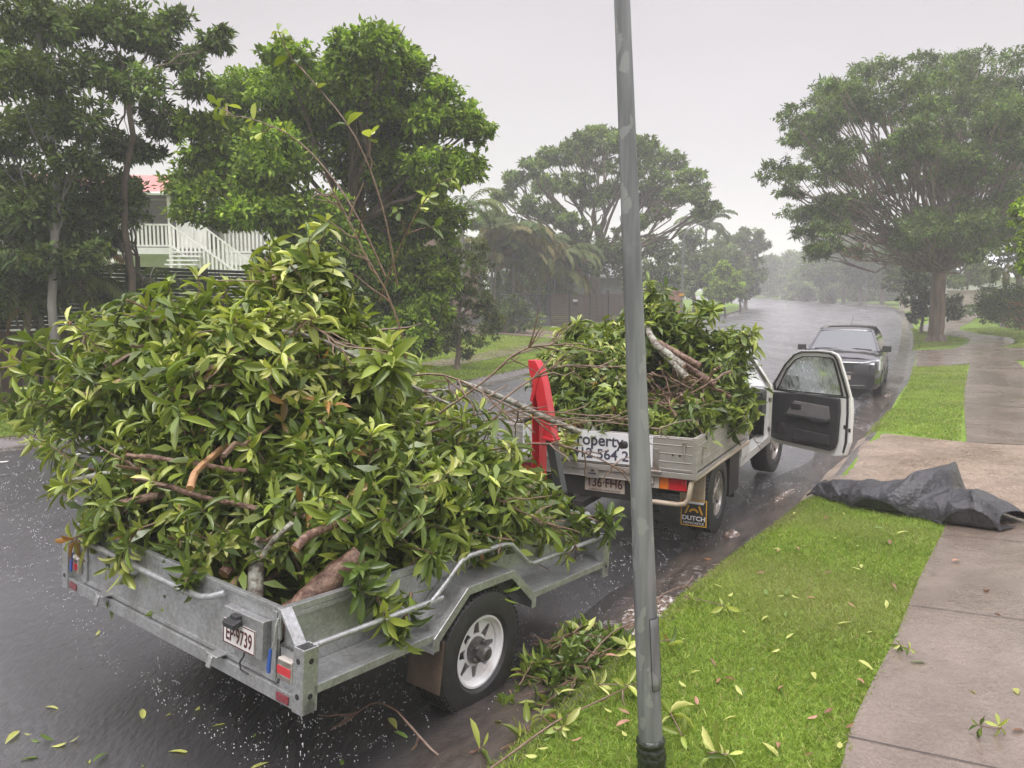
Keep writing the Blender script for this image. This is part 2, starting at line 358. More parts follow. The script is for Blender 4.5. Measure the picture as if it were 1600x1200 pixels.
def mixc(n, cols, p=None, jit=.18):
    cols = np.array(cols, float); i = rng.choice(len(cols), n, p=p)
    c = cols[i]*(1+rng.normal(0, jit, (n, 1))); return np.clip(c, .004, .9)
def blob_leaves(blobs, dens, ln, wd, cols, p=None, up=.35, shape='diamond', shell=(.55, 1.05), clump=.35, name='crown', matl=None, parent=None):
    """leaf clumps on a set of ellipsoids (x,y,z,rx,ry,rz)"""
    P = []; Dd = []; tone = []
    for b in blobs:
        c = np.array(b[:3], float); r = np.array(b[3:6], float)
        area = 4*math.pi*((r[0]*r[1])**1.6+(r[0]*r[2])**1.6+(r[1]*r[2])**1.6)**(1/1.6)/3**(1/1.6)
        nc = max(6, int(area*dens/14))
        d = rdir(nc); s = rng.uniform(shell[0], shell[1], nc)**.6
        cc = c+d*r*s[:, None]
        k = 14; q = np.repeat(cc, k, 0)+rng.normal(0, clump, (nc*k, 3))*np.array([1, 1, .55])*min(r)*.55
        P.append(q); dd = unit(np.repeat(d, k, 0)*.9+rng.normal(0, .8, (nc*k, 3))+np.array([0, 0, -.15])); Dd.append(dd)
        tone.append(np.repeat(rng.normal(0, .2, nc)+rng.normal(0, .22), k))
    P = np.concatenate(P); Dd = np.concatenate(Dd); tone = np.concatenate(tone); n = len(P)
    Nn = unit(rng.normal(0, .7, (n, 3))+np.array([0, 0, 1.]))
    C = mixc(n, cols, p)*(1+tone[:, None]); C = np.clip(C, .004, .8)
    return leaves(name, P, Dd, Nn, ln*rng.uniform(.6, 1.3, n), wd*rng.uniform(.7, 1.2, n), C, shape, matl or m_fol, parent)
def limb(mb, a, b, r0, r1, wob=.12, n=6, sides=6, sag=0.):
    a, b = Vector(a), Vector(b); d = (b-a).length; pts = []
    for i in range(n+1):
        t = i/n; p = a.lerp(b, t)
        if 0 < i < n: p += Vector(rng.normal(0, wob*d/n, 3))
        p.z += sag*math.sin(math.pi*t)*d
        pts.append(p)
    mb.tube(pts, [r0+(r1-r0)*i/n for i in range(n+1)], sides)
    return pts
def ragged(blobs, k=7, f=.46):
    out = []
    for b in blobs:
        out.append((*b[:3], b[3]*.72, b[4]*.72, b[5]*.72)); d = rdir(k)
        for q in d: g = f*rng.uniform(.6, 1.25); out.append((b[0]+q[0]*b[3]*.8, b[1]+q[1]*b[4]*.8, b[2]+q[2]*b[5]*.85, b[3]*g, b[4]*g, b[5]*g*.8))
    return out
def tree(name, label, basept, top, r0, blobs, cols, p=None, dens=60, ln=.16, wd=.08, tm=None, nsub=2, forks=None, group=None, cat='tree', shape='diamond', clump=.35, sides=8, r1=None, limbr=.35, shell=(.55, 1.05), rag=7):
    root = empty(name, basept); tag(root, label, cat, group)
    o = Vector(basept); mb = MB(); top = Vector(top)-o
    tp = limb(mb, (0, 0, -.2), top, r0, r1 or r0*.6, .06, 7, sides)
    mb.tube([(0, 0, -.1), (0, 0, r0*.9)], [r0*1.5, r0*1.02], sides)
    lb = []
    for b in blobs:
        c = Vector(b[:3])-o; q = (c.x, c.y, c.z, *b[3:6]); lb.append(q)
        k = tp[-1] if c.z > top.z*.8 else tp[max(1, min(len(tp)-1, int(len(tp)*max(.3, c.z/top.z)*.7)))]
        pts = limb(mb, k, c-Vector((0, 0, b[5]*.3)), r0*limbr, r0*.08, .16, 6, 5)
        for j in range(nsub):
            s = pts[3+(j % 3)]
            e = c+Vector((rng.normal(0, .55)*b[3], rng.normal(0, .55)*b[4], rng.normal(.15, .4)*b[5]))
            limb(mb, s, e, r0*.12, r0*.03, .18, 4, 4)
    mb.obj('trunk', tm or m_trunk, root, smooth=60)
    blob_leaves(ragged(lb, rag) if rag else lb, dens, ln, wd, cols, p, name='crown', parent=root, shape=shape, clump=clump, shell=shell)
    return root
G_MID = [(.035, .075, .018), (.05, .105, .02), (.075, .14, .03)]

# ------------------------------------------------------------------ the setting: terrain, road, kerbs, paths
def arc(K):
    d = np.r_[0, np.cumsum(np.hypot(*(K[1:]-K[:-1]).T))]; return d
def station(K, s):
    d = arc(K); return np.stack([np.interp(s, d, K[:, 0]), np.interp(s, d, K[:, 1])], 1)
SR, SL = arc(KRd)[-1], arc(KLd)[-1]
def strip(name, A, B, offs, hfn, matl, kind='structure', zoff=0.):
    """loft between two matched polylines; offs are fractions A->B"""
    V = []; n, k = len(A), len(offs)
    for f_ in offs:
        P = A+(B-A)*f_; V.append(np.c_[P, hfn(P[:, 0], P[:, 1])+zoff])
    V = np.stack(V, 1).reshape(-1, 3)
    i = np.arange(n-1)[:, None]; j = np.arange(k-1)[None]; a = (i*k+j).ravel()
    Fc = np.stack([a, a+1, a+k+1, a+k], 1)
    m = new_mesh(name, V, Fc, True); o = link(name, m, matl); tag(o, kind=kind); return o
def fixnorm(o):
    import bmesh
    b = bmesh.new(); b.from_mesh(o.data); bmesh.ops.recalc_face_normals(b, faces=b.faces)
    if sum(f.normal.z for f in b.faces) < 0: bmesh.ops.reverse_faces(b, faces=b.faces)
    b.to_mesh(o.data); b.free()
# matched stations: nearest left point along section of the right kerb
NS = 420
tt = np.linspace(0, 1, NS)
sR = SR*(tt**1.5); RRp = station(KRd, sR); 
# left param chosen so that section runs across the road
dl = arc(KLd); sL = []
tan = np.gradient(RRp, axis=0); tan = unit(tan)
last = 0.
for p, t_ in zip(RRp, tan):
    pr = (KLd-p)@t_; nl = np.array([-t_[1], t_[0]]); sd_ = (KLd-p)@nl
    c_ = np.abs(pr)+np.where(sd_ > 0, 0, 1e3)
    i_ = int(np.argmin(c_)); s_ = max(dl[i_], last); last = s_; sL.append(s_)
sL = np.array(sL); sL = np.convolve(np.pad(sL, 6, 'edge'), np.ones(13)/13, 'valid'); LLp = station(KLd, sL)
def hroad(x, y):
    P = np.stack([x, y], 1); d = np.minimum(np.abs(sdist(P, KRd)), np.abs(sdist(P, KLd, False))); return prof_road(d)+base(y)
road = strip('road', RRp, LLp, np.r_[0, .01, .03, np.linspace(.07, .93, 18), .97, .99, 1], hroad, m_asph, zoff=.0); fixnorm(road)
def offset_poly(K, s, off, right=True):
    P = station(K, s); t_ = unit(np.gradient(P, axis=0)); n_ = np.stack([t_[:, 1], -t_[:, 0]], 1)
    if not right: n_ = -n_
    return P+n_*off
def side_strip(name, K, smax, offs, hts, matl, right=True, npts=500, s0=0, power=1.5):
    s = s0+(smax-s0)*(np.linspace(0, 1, npts)**power)
    rows = []
    for o_, h_ in zip(offs, hts):
        P = offset_poly(K, s, o_, right); rows.append(np.c_[P, base(P[:, 1])+h_])
    V = np.stack(rows, 1).reshape(-1, 3); n, k = npts, len(offs)
    i = np.arange(n-1)[:, None]; j = np.arange(k-1)[None]; a = (i*k+j).ravel()
    m = new_mesh(name, V, np.stack([a, a+1, a+k+1, a+k], 1), True); o = link(name, m, matl); tag(o, kind='structure'); fixnorm(o); return o
for rt, K, S in ((True, KRd, SR), (False, KLd, SL)):
    o_k = [-.42, -.06, -.01, .02, .12, .22]
    h_k = [float(prof_road(.42))+.004, -.048, -.03, .0, .085, .1]
    side_strip('kerb', K, S, o_k, h_k, m_kerb, rt)
    of = np.array([.2, .6, 1.2, 2., 3., 3.6]); side_strip('grass_verge', K, S, of, prof_verge(of), m_lawn, rt)
# terrain sheet reaching the horizon
gx = np.unique(np.r_[-900, -600, -400, -250, -160, np.arange(-110, 110, 2.2), 160, 250, 400, 600, 900])
gy = np.unique(np.r_[-300, -150, -60, np.arange(-20, 200, 2.2), 240, 300, 400, 600, 900, 1300])
X, Y = np.meshgrid(gx, gy, indexing='ij'); xf, yf = X.ravel(), Y.ravel()
P2 = np.stack([xf, yf], 1); tr_, tl_ = sdist(P2, KRd), sdist(P2, KLd, False); dv = np.maximum(tr_, tl_)
Z = np.where(dv > 3.4, surf(xf, yf)-.03, base(yf)-.45)
Z = np.minimum(Z, np.where(yf > 230, 6.0, 99)+0*Z)
nx, ny = len(gx), len(gy); i = np.arange(nx-1)[:, None]; j = np.arange(ny-1)[None]; a = (i*ny+j).ravel()
gm = new_mesh('ground', np.c_[xf, yf, Z], np.stack([a, a+ny, a+ny+1, a+1], 1), True); gr = link('ground', gm, m_lawn); tag(gr, kind='structure')

def ribbon(name, A, B, matl, z, n=60, m=6, kind='structure'):
    A, B = [resample(np.array(q, float), None) for q in (A, B)]
    f = lambda K: station(K, np.linspace(0, arc(K)[-1], n))
    o = strip(name, f(A), f(B), np.linspace(0, 1, m), surf, matl, kind, z); fixnorm(o); return o
# footpath beside the near verge and its further stretches (plan metres)
fp = ribbon('footpath', [(-1.2, -1.6), (.35, 1.3), (1.38, 3.08), (1.69, 3.6), (2.33, 4.5), (3.01, 5.52), (3.68, 6.47), (4.25, 7.3)],
            [(1.6, -3.2), (3.0, -.6), (4.0, 1.6), (4.35, 2.3), (4.9, 3.2), (5.5, 4.2), (6.1, 5.2), (6.7, 6.2)], m_conc, .012, 90, 10)
dw = ribbon('driveway', [(3.1, 8.28), (3.75, 7.8), (4.25, 7.3), (5.4, 6.85), (7.2, 5.7), (12, 2.8), (18, -1)], [(5.15, 11.62), (5.6, 12.0), (6.49, 10.9), (7.3, 10.4), (8.6, 9.6), (14, 6.4), (20, 3)], m_pebb, .014, 60, 12)
fp2 = ribbon('footpath', [(6.49, 10.9), (10, 17), (13.79, 23.27), (14.5, 24.6)], [(7.7, 10.2), (11.0, 16.1), (14.8, 22.4), (15.6, 24.0)], m_conc, .016)
dw2 = ribbon('driveway', [(11.72, 22.95), (13.5, 23.3), (16, 24), (22, 22.6), (32, 20)], [(14.85, 28.95), (16.5, 29.0), (19, 28.8), (24, 28), (34, 26)], m_conc, .018)
fp3 = ribbon('footpath', [(16.1, 28.6), (18.3, 31.2), (20.2, 34.4), (20.9, 38), (22.5, 43), (27, 50), (34, 60), (40, 66)], [(17.9, 28.6), (20.1, 31), (21.8, 34), (22.3, 37), (24.2, 42), (28.6, 48.5), (35.4, 58.6), (41.5, 64.5)], m_conc, .02)
dl_ = ribbon('driveway', [(-2.6, 35.5), (.8, 34.6), (3.4, 32.2), (4.1, 31)], [(-2.9, 41), (.6, 39), (4.4, 36.2), (5.9, 35.0)], m_pebb, .02)
fl_ = ribbon('footpath', [(-1.9, 22.4), (.4, 27.0), (2.4, 31.4), (4.6, 36.2), (9.4, 50), (14, 61)], [(-2.9, 22.8), (-.6, 27.6), (1.3, 31.8), (3.4, 36.6), (8.2, 50.6), (12.8, 61.6)], m_conc, .024)
dl2 = ribbon('driveway', [(9.4, 50), (11.0, 50.2), (11.4, 50.6)], [(10.6, 56), (12.2, 56.4), (13.4, 56.4)], m_pebb, .03)

# painted dashes
def dash(p, q, wd=.12, label='white dash'):
    p, q = np.array(p), np.array(q); d = unit(q-p); n_ = np.array([-d[1], d[0]])*wd/2; V = []
    for t_ in np.linspace(0, 1, 7):
        c = p+(q-p)*t_
        for s_ in (-1, 1): x, y = c+n_*s_; V.append((x, y, float(hroad(np.array([x]), np.array([y]))[0])+.006))
    m = new_mesh('lane_marking', V, [(2*i, 2*i+1, 2*i+3, 2*i+2) for i in range(6)]); o = link('lane_marking', m, m_line); tag(o, kind='structure'); fixnorm(o)
m_line = mat('road_line_paint', (.72, .72, .68), (.5, .49, .46), rough=.35, scale=12)
dash((-8.2, 9.9), (-6.85, 10.35)); dash((-6.45, 10.62), (-5.55, 11.5)); dash((-4.6, 12.6), (-3.6, 14.2))
dash((39.6, 94.3), (36.5, 83)); dash((35.4, 79), (33.6, 73.8))
for k_ in range(3): dash((29.5+k_*2.6, 84+k_*7.5), (30.6+k_*2.6, 87.2+k_*7.5))

# stream of brown rain water in the gutter
def gutter_water():
    n, k = 620, 26; s = np.linspace(8.5, 40, n); rows = []
    D = offset_poly(KRd, s, 0)
    width = .56+.09*np.sin(s*1.1)+.05*np.sin(s*2.7+1)
    T_ = unit(np.gradient(D, axis=0)); Nr = np.stack([T_[:, 1], -T_[:, 0]], 1)
    js = np.linspace(0, 1, k); V = np.zeros((n, k, 3)); UV = np.zeros((n, k, 2))
    ph = rng.uniform(0, 6.28, 40); fr = rng.uniform(2, 26, 40); fs = rng.uniform(.5, 6, 40)
    for b_, f_ in enumerate(js):
        off = .03-(width+.03)*f_; P = D+Nr*off[:, None] if np.ndim(off) else D
        h = np.zeros(n)
        for q in range(40): h += np.sin(off*fr[q]+s*fs[q]*1.3+ph[q]+.8*np.sin(s*.9+q))/(4+fr[q]*.35)
        bank = np.clip(min(f_, 1-f_)*7, 0, 1)
        z = base(P[:, 1])+(-.008 if f_ < .5 else -.008-.018*(f_-.5)*2)+h*.011*bank
        if f_ > .93: z = z-.02
        V[:, b_] = np.c_[P, z]; UV[:, b_] = np.c_[s, off]
    i = np.arange(n-1)[:, None]; j = np.arange(k-1)[None]; a = (i*k+j).ravel(); Fq = np.stack([a, a+1, a+k+1, a+k], 1)
    m = new_mesh('gutter_water', V.reshape(-1, 3), Fq, True); uv = m.uv_layers.new(name='flow')
    li = np.zeros(len(m.loops), np.int32); m.loops.foreach_get('vertex_index', li); uv.data.foreach_set('uv', UV.reshape(-1, 2)[li].astype(np.float32).ravel())
    mm, t, b = M_('muddy_water'); nn = t.nodes; l = t.links
    u = nn.new('ShaderNodeUVMap'); u.uv_map = 'flow'; mp_ = nn.new('ShaderNodeMapping'); mp_.inputs['Scale'].default_value = (2.2, 9, 1); l.new(u.outputs[0], mp_.inputs[0])
    x = nn.new('ShaderNodeTexNoise'); x.inputs['Scale'].default_value = 1.; x.inputs['Detail'].default_value = 7; x.inputs['Roughness'].default_value = .62; l.new(mp_.outputs[0], x.inputs['Vector'])
    r = nn.new('ShaderNodeValToRGB'); r.color_ramp.elements[0].position = .3; r.color_ramp.elements[0].color = (.026, .021, .018, 1); r.color_ramp.elements[1].position = .6; r.color_ramp.elements[1].color = (.085, .066, .053, 1)
    l.new(x.outputs['Fac'], r.inputs[0])
    # foam where the flow breaks
    f = nn.new('ShaderNodeTexNoise'); f.inputs['Scale'].default_value = 11; f.inputs['Detail'].default_value = 8; f.inputs['Roughness'].default_value = .8; l.new(u.outputs[0], f.inputs['Vector'])
    g = nn.new('ShaderNodeTexNoise'); g.inputs['Scale'].default_value = .55; g.inputs['Detail'].default_value = 1; mg = nn.new('ShaderNodeMapping'); mg.inputs['Location'].default_value = (3.35, 0, 0); l.new(u.outputs[0], mg.inputs[0]); l.new(mg.outputs[0], g.inputs['Vector'])
    ad = nn.new('ShaderNodeMath'); ad.operation = 'MULTIPLY_ADD'; ad.inputs[1].default_value = .85; l.new(g.outputs['Fac'], ad.inputs[0]); l.new(f.outputs['Fac'], ad.inputs[2])
    fr_ = nn.new('ShaderNodeValToRGB'); fr_.color_ramp.elements[0].position = 1.02/1.; fr_.color_ramp.elements[1].position = 1.; 
    mr = nn.new('ShaderNodeMapRange'); mr.inputs['From Min'].default_value = 1.02; mr.inputs['From Max'].default_value = 1.2; l.new(ad.outputs[0], mr.inputs[0])
    mc = nn.new('ShaderNodeMixRGB'); mc.inputs[2].default_value = (.62, .58, .55, 1); l.new(mr.outputs[0], mc.inputs[0]); l.new(r.outputs[0], mc.inputs[1]); sepu = nn.new('ShaderNodeSeparateXYZ'); l.new(u.outputs[0], sepu.inputs[0]); ed = nn.new('ShaderNodeMapRange'); ed.inputs['From Min'].default_value = -.46; ed.inputs['From Max'].default_value = -.22
    ea = nn.new('ShaderNodeMath'); ea.operation = 'MULTIPLY_ADD'; ea.inputs[1].default_value = .22; l.new(x.outputs['Fac'], ea.inputs[0]); es = nn.new('ShaderNodeMath'); es.operation = 'SUBTRACT'; es.inputs[1].default_value = .11; l.new(sepu.outputs[1], es.inputs[0]); l.new(es.outputs[0], ea.inputs[2]); l.new(ea.outputs[0], ed.inputs[0])
    me_ = nn.new('ShaderNodeMixRGB'); me_.inputs[1].default_value = (.028, .027, .027, 1); l.new(ed.outputs[0], me_.inputs[0]); l.new(mc.outputs[0], me_.inputs[2]); l.new(me_.outputs[0], b.inputs['Base Color'])
    b.inputs['Roughness'].default_value = .1; b.inputs['Specular IOR Level'].default_value = .6
    bp = nn.new('ShaderNodeBump'); bp.inputs['Strength'].default_value = .5; bp.inputs['Distance'].default_value = .03; l.new(ad.outputs[0], bp.inputs['Height']); l.new(bp.outputs[0], b.inputs['Normal'])
    nn.remove(fr_); m.materials.append(mm); o = link('gutter_water', m); tag(o, kind='structure'); fixnorm(o)
gutter_water()
def foam_patch(x, y, lx, ly, rot, h, n=60, seed=1):
    """frothing broken water: a lumpy sheet of real waves"""
    r_ = np.random.default_rng(seed); G = np.zeros((n, n)); gx_ = np.linspace(-1, 1, n)
    A, B = np.meshgrid(gx_, gx_, indexing='ij')
    for _ in range(60):
        kx, ky, p_ = r_.normal(0, 9), r_.normal(0, 9), r_.uniform(0, 6.28); G += np.abs(np.sin(A*kx+B*ky+p_))/(6+abs(kx)+abs(ky))
    G = (G-G.min())/(G.max()-G.min()); env = np.clip(1-(A**2+B**2), -.3, 1)
    Xw = x+(A*lx*math.cos(rot)-B*ly*math.sin(rot)); Yw = y+(A*lx*math.sin(rot)+B*ly*math.cos(rot))
    Zw = -.012+env*h*(.25+G)+base(Yw); Zw[env < 0] = -.05
    V = np.stack([Xw, Yw, Zw], 2).reshape(-1, 3); i = np.arange(n-1)[:, None]; j = np.arange(n-1)[None]; a = (i*n+j).ravel()
    m = new_mesh('foam', V, np.stack([a, a+1, a+n+1, a+n], 1), True); o = link('foam', m, m_foam); tag(o, kind='stuff', label='white water foaming where the gutter stream breaks against debris', cat='foam'); fixnorm(o)
m_foam, t_, b_ = M_('foam')
n_ = t_.nodes.new('ShaderNodeTexNoise'); n_.inputs['Scale'].default_value = 26; n_.inputs['Detail'].default_value = 6; tcx = t_.nodes.new('ShaderNodeTexCoord'); t_.links.new(tcx.outputs['Object'], n_.inputs['Vector'])
rr_ = t_.nodes.new('ShaderNodeValToRGB'); rr_.color_ramp.elements[0].position = .50; rr_.color_ramp.elements[0].color = (.12, .08, .055, 1); rr_.color_ramp.elements[1].position = .68; rr_.color_ramp.elements[1].color = (.60, .57, .55, 1)
t_.links.new(n_.outputs['Fac'], rr_.inputs[0]); t_.links.new(rr_.outputs[0], b_.inputs['Base Color']); b_.inputs['Roughness'].default_value = .12

def cross_joint(p, q):
    p, q = np.array(p, float), np.array(q, float); d = unit(q-p); n_ = np.array([-d[1], d[0]])*.0035; V = []
    for t_ in np.linspace(0, 1, 12):
        c = p+(q-p)*t_
        for s_ in (-1, 1): x, y = c+n_*s_; V.append((x, y, sf(x, y)+.0165))
    o = link('path_joint', new_mesh('path_joint', V, [(2*i, 2*i+1, 2*i+3, 2*i+2) for i in range(11)]), m_joint); tag(o, kind='structure'); fixnorm(o)
m_joint = mat('joint_grit', (.04, .035, .03), rough=.6)
for p, q in (((1.55, 3.4), (4.2, 1.95)), ((2.62, 4.95), (5.2, 3.6)), ((3.72, 6.5), (6.2, 5.2)), ((7.35, 12.5), (8.85, 11.5)), ((8.75, 14.9), (10.15, 13.9)), ((10.15, 17.3), (11.5, 16.25)), ((11.6, 19.6), (12.9, 18.6))): cross_joint(p, q)

# ------------------------------------------------------------------ wheels
def wheel(parent, loc, Rt, wd, rim_r, style, mrim, side=1):
    """axle along local x; side=+1: outer face at +x"""
    wh = empty('wheel', loc); wh.parent = parent
    if side < 0: wh.rotation_euler = (0, 0, math.pi)
    h = wd/2; prof = [(-h*.8, rim_r), (-h, rim_r+.02), (-h*1.04, (rim_r+Rt)/2), (-h*.92, Rt-.022), (-h*.72, Rt-.006)]
    for g in np.linspace(-.55, .55, 5):
        prof += [(h*(g-.06), Rt), (h*(g-.05), Rt-.008), (h*(g+.05), Rt-.008), (h*(g+.06), Rt)]
    prof += [(h*.72, Rt-.006), (h*.92, Rt-.022), (h*1.04, (rim_r+Rt)/2), (h, rim_r+.02), (h*.8, rim_r)]
    mb = MB().lathe(prof, 'x', n=56)
    for k in range(60):  # shoulder tread blocks
        a = 2*math.pi*k/60
        for s_ in (-1, 1):
            mb.box((s_*h*.80, math.sin(a)*(Rt-.010), math.cos(a)*(Rt-.010)), (h*.20, .018, .012), (-a, 0, 0))
    mb.obj('tyre', m_rub, wh, smooth=35)
    r = MB(); f = h*.86
    r.lathe([(f, rim_r), (f, rim_r-.012), (f-.018, rim_r-.016), (f-.03, rim_r-.03), (-h*.8, rim_r-.035), (-h*.8, rim_r)], 'x', n=48, closed=True)
    di = f-(.045 if style == 'spoke' else .02)
    if style == 'spoke':
        r1, r2, ro = rim_r*.46, rim_r*.80, rim_r-.028; nS = 8; hw = math.pi/nS*.80
        for k in range(nS):
            a0 = 2*math.pi*k/nS; a1 = 2*math.pi*(k+1)/nS; P = lambda rr, a: (rr*math.cos(a), rr*math.sin(a))
            am = (a0+a1)/2
            # hole k centred on a0: apex outwards
            r.prism([P(r1, a0+hw), P(r2, a0+hw*.28), P(r2, am), P(r2, a1-hw*.28), P(r1, a1-hw), P(r1*.98, am)], di-.004, di+.004)
            seg = [P(r2, a0+(a1-a0)*t) for t in (0, .5, 1)]; sego = [P(ro, a0+(a1-a0)*t) for t in (1, .5, 0)]
            r.prism(seg+sego, di-.004, di+.0035)
            r.prism([P(r1, a0-hw), P(r1, a0), P(r1, a0+hw), P(r1*.98, am), P(.03, am), P(.03, a0), P(.03, am-(a1-a0))][:6], di-.004, di+.003)
            r.prism([P(r1, a0+(a1-a0)*t) for t in (0, .5, 1)]+[P(.03, a0+(a1-a0)*t) for t in (1, .5, 0)], di-.006, di+.002)
        r.obj('rim', mrim, wh, smooth=35)
        hb = MB().lathe([(di, .075), (di+.03, .07), (di+.035, .042), (di+.085, .04), (di+.095, .03), (di+.098, 0.001)], 'x', n=24)
        for k in range(5):
            a = 2*math.pi*k/5; hb.lathe([(di+.02, .011), (di+.052, .011), (di+.056, .006), (di+.056, .0005)], 'x', (0, .056*math.cos(a), .056*math.sin(a)), 6)
        hb.obj('hub', m_hub, wh, smooth=35)
    else:
        nS = style; 
        for k in range(nS):
            a = 2*math.pi*k/nS; c, s_ = math.cos(a), math.sin(a)
            w0, w1 = .036, .028; q = [(-w0, .03), (w0, .03), (w1, rim_r*.6), (w1*1.35, rim_r-.02), (-w1*1.35, rim_r-.02), (-w1, rim_r*.6)]
            r.prism([(x*c-y*s_, x*s_+y*c) for x, y in q], di-.018, di+.004)
        r.lathe([(di-.02, .07), (di+.012, .062), (di+.02, .03), (di+.02, .001)], 'x', n=24)
        r.obj('rim', mrim, wh, smooth=35, bevel=.004)
        MB().lathe([(-.02, .001), (-.02, rim_r*.86), (-.01, rim_r*.86), (-.01, .001)], 'x', n=28).obj('brake_disc', m_hub, wh, smooth=35)
    return wh

# ------------------------------------------------------------------ trailer
TW, TL = 2.21, 2.51
tr = empty('box_trailer', (-.884, 3.105, 0), (-.055, .031, -.642))
tag(tr, 'galvanised box trailer heaped with leafy branches, its tailgate towards us', 'trailer')
aL, aR = -2.01, -.20   # tub walls
Z0, ZT, ZS = .46, .815, .535
mb = MB().bx(aL, aR, .02, TL-.02, Z0+.03, Z0+.036)
for yy in (.3, .75, 1.2, 1.65, 2.1): mb.bx(aL, aR, yy, yy+.04, Z0-.01, Z0+.028)
mb.obj('floor', m_galv, tr)
for xa, sg in ((aR, 1), (aL, -1)):
    mb = MB().bx(xa-.002, xa+.002, .03, TL-.03, Z0, ZT-.01)
    mb.bx(xa-.018, xa+.018, .03, TL-.03, ZT-.01, ZT+.02)      # folded rim
    mb.bx(xa+sg*.003, xa+sg*.018, .03, TL-.03, ZT-.035, ZT-.012)
    mb.obj('side_panel', m_galv, tr, bevel=.004)
    # outer step shelf in two lengths with the mudguard between them
    for y0, y1 in ((.0, .78), (1.62, TL)):
        MB().bx(xa+sg*.004, xa+sg*.195, y0+.02, y1, ZS, ZS+.004).bx(xa+sg*.192, xa+sg*.2, y0+.02, y1, ZS-.035, ZS+.004).obj('side_step', m_galv, tr, bevel=.003)
    g = [(.77, ZS-.1), (.77, ZS-.02), (1.02, ZS+.185), (1.42, ZS+.185), (1.66, ZS-.02), (1.66, ZS-.1)]
    mg = MB()
    for (y0, z0), (y1, z1) in zip(g[1:-1], g[2:]) if False else list(zip(g[:-1], g[1:])):
        n_ = Vector((z1-z0, -(y1-y0))).normalized()*-.004
        mg.prism([(y0, z0), (y1, z1), (y1-n_[0], z1-n_[1]), (y0-n_[0], z0-n_[1])], min(xa+sg*.004, xa+sg*.206), max(xa+sg*.004, xa+sg*.206))
        # outer lip: a wide bright flange
        dn = Vector((-(z1-z0), (y1-y0))).normalized()
    outer = [(.765, ZS-.09), (.765, ZS-.018), (1.018, ZS+.19), (1.422, ZS+.19), (1.665, ZS-.018), (1.665, ZS-.09)]
    inner = [(.81, ZS-.09), (.81, ZS-.045), (1.034, ZS+.145), (1.405, ZS+.145), (1.62, ZS-.045), (1.62, ZS-.09)]
    for i in range(5):
        mg.prism([outer[i], outer[i+1], inner[i+1], inner[i]], xa+sg*.2055, xa+sg*.2095)
    mg.obj('mudguard', m_galv, tr, bevel=.002)
    fl = MB().box((xa+sg*.10, .83, ZS-.19), (.235, .006, .28), (R(-4), 0, 0)); fl.box((xa+sg*.10, .812, ZS-.055), (.2, .012, .025)); fl.obj('mudflap', m_flap, tr, bevel=.003)
    rl = MB(); xo = xa+sg*.165
    rl.tube([(xo, .03, .70), (xo, .86, .70)], .014, 10)
    rl.tube([(xo, .76, .69), (xo, .82, .725), (xo, 1.0, .86), (xo, 1.06, .875), (xo, 1.36, .875), (xo, 1.44, .86), (xo, 1.62, .715), (xo, 1.68, .70), (xo, TL-.02, .70)], .014, 10)
    rl.obj('rope_rail', m_galv, tr, smooth=50)
    wheel(tr, (xa+sg*.095, 1.18, .318), .348, .225, .20, 'spoke', m_rimw, sg)
# rear and front: beams, posts, gussets
for yb, f in ((0, -1), (TL, 1)):
    MB().bx(-TW+.0, 0, yb-.03, yb+.03, .425, .49).obj('cross_beam', m_galv, tr, bevel=.003)
    for xp, sg in ((-.035, 1), (-TW+.035, -1)):
        pb = MB().ring([(xp-.035, yb-.04), (xp+.035, yb-.04), (xp+.035, yb+.04), (xp-.035, yb+.04)], [(xp-.029, yb-.034), (xp+.029, yb-.034), (xp+.029, yb+.034), (xp-.029, yb+.034)], .455 if f > 0 else .425, .712, 'z')
        po = pb.obj('corner_post', m_galv, tr, bevel=.003)
        hl = MB()
        for zz in (.50, .655):
            MB().lathe([(0, .001), (0, .013)], 'y', (xp, yb-.0412 if f < 0 else yb+.0412, zz), 14).obj('bolt_hole', m_ink, po)
            MB().lathe([(0, .001), (0, .013)], 'x', (xp+sg*.0362, yb, zz), 14).obj('bolt_hole', m_ink, po)
        xt = aR if sg > 0 else aL
        MB().prism([(xt, .49), (xp-sg*.035, .49), (xp-sg*.035, .70), (xt+sg*.02, ZT+.02), (xt, ZT+.02)], yb+.012, yb+.018, 'y').obj('gusset', m_galv, tr)
        # bright sloping cap strip of the gusset
        MB().prism([(xt+sg*.0, ZT+.024), (xt+sg*.022, ZT+.024), (xp-sg*.033, .705), (xp-sg*.033, .69), (xt+sg*.012, ZT+.012), (xt, ZT+.012)], yb-.03, yb+.03, 'y').obj('gusset_cap', m_galv, tr, bevel=.002)
MB().bx(aL, aR, TL-.024, TL-.02, Z0, ZT).bx(aL, aR, TL-.03, TL-.006, ZT, ZT+.022).obj('front_panel', m_galv, tr, bevel=.003)
tg = MB().bx(aL+.01, aR-.01, -.006, -.002, .495, ZT).bx(aL+.01, aR-.01, -.012, .014, ZT, ZT+.018).bx(aL+.01, aR-.01, -.014, -.004, .495, .515)
for x in (aL+.02, aR-.05): tg.bx(x, x+.035, -.018, -.006, .5, ZT)
tgo = tg.obj('tailgate', m_galv, tr, bevel=.003)
MB().tube([(aL+.06, -.012, .77), (aL+.08, -.05, .765), (aL+.14, -.055, .765), (-.86, -.055, .745), (-.74, -.055, .752), (-.66, -.05, .775), (-.60, -.02, .80)], .016, 10).obj('handle_bar', m_galv, tgo, smooth=50)
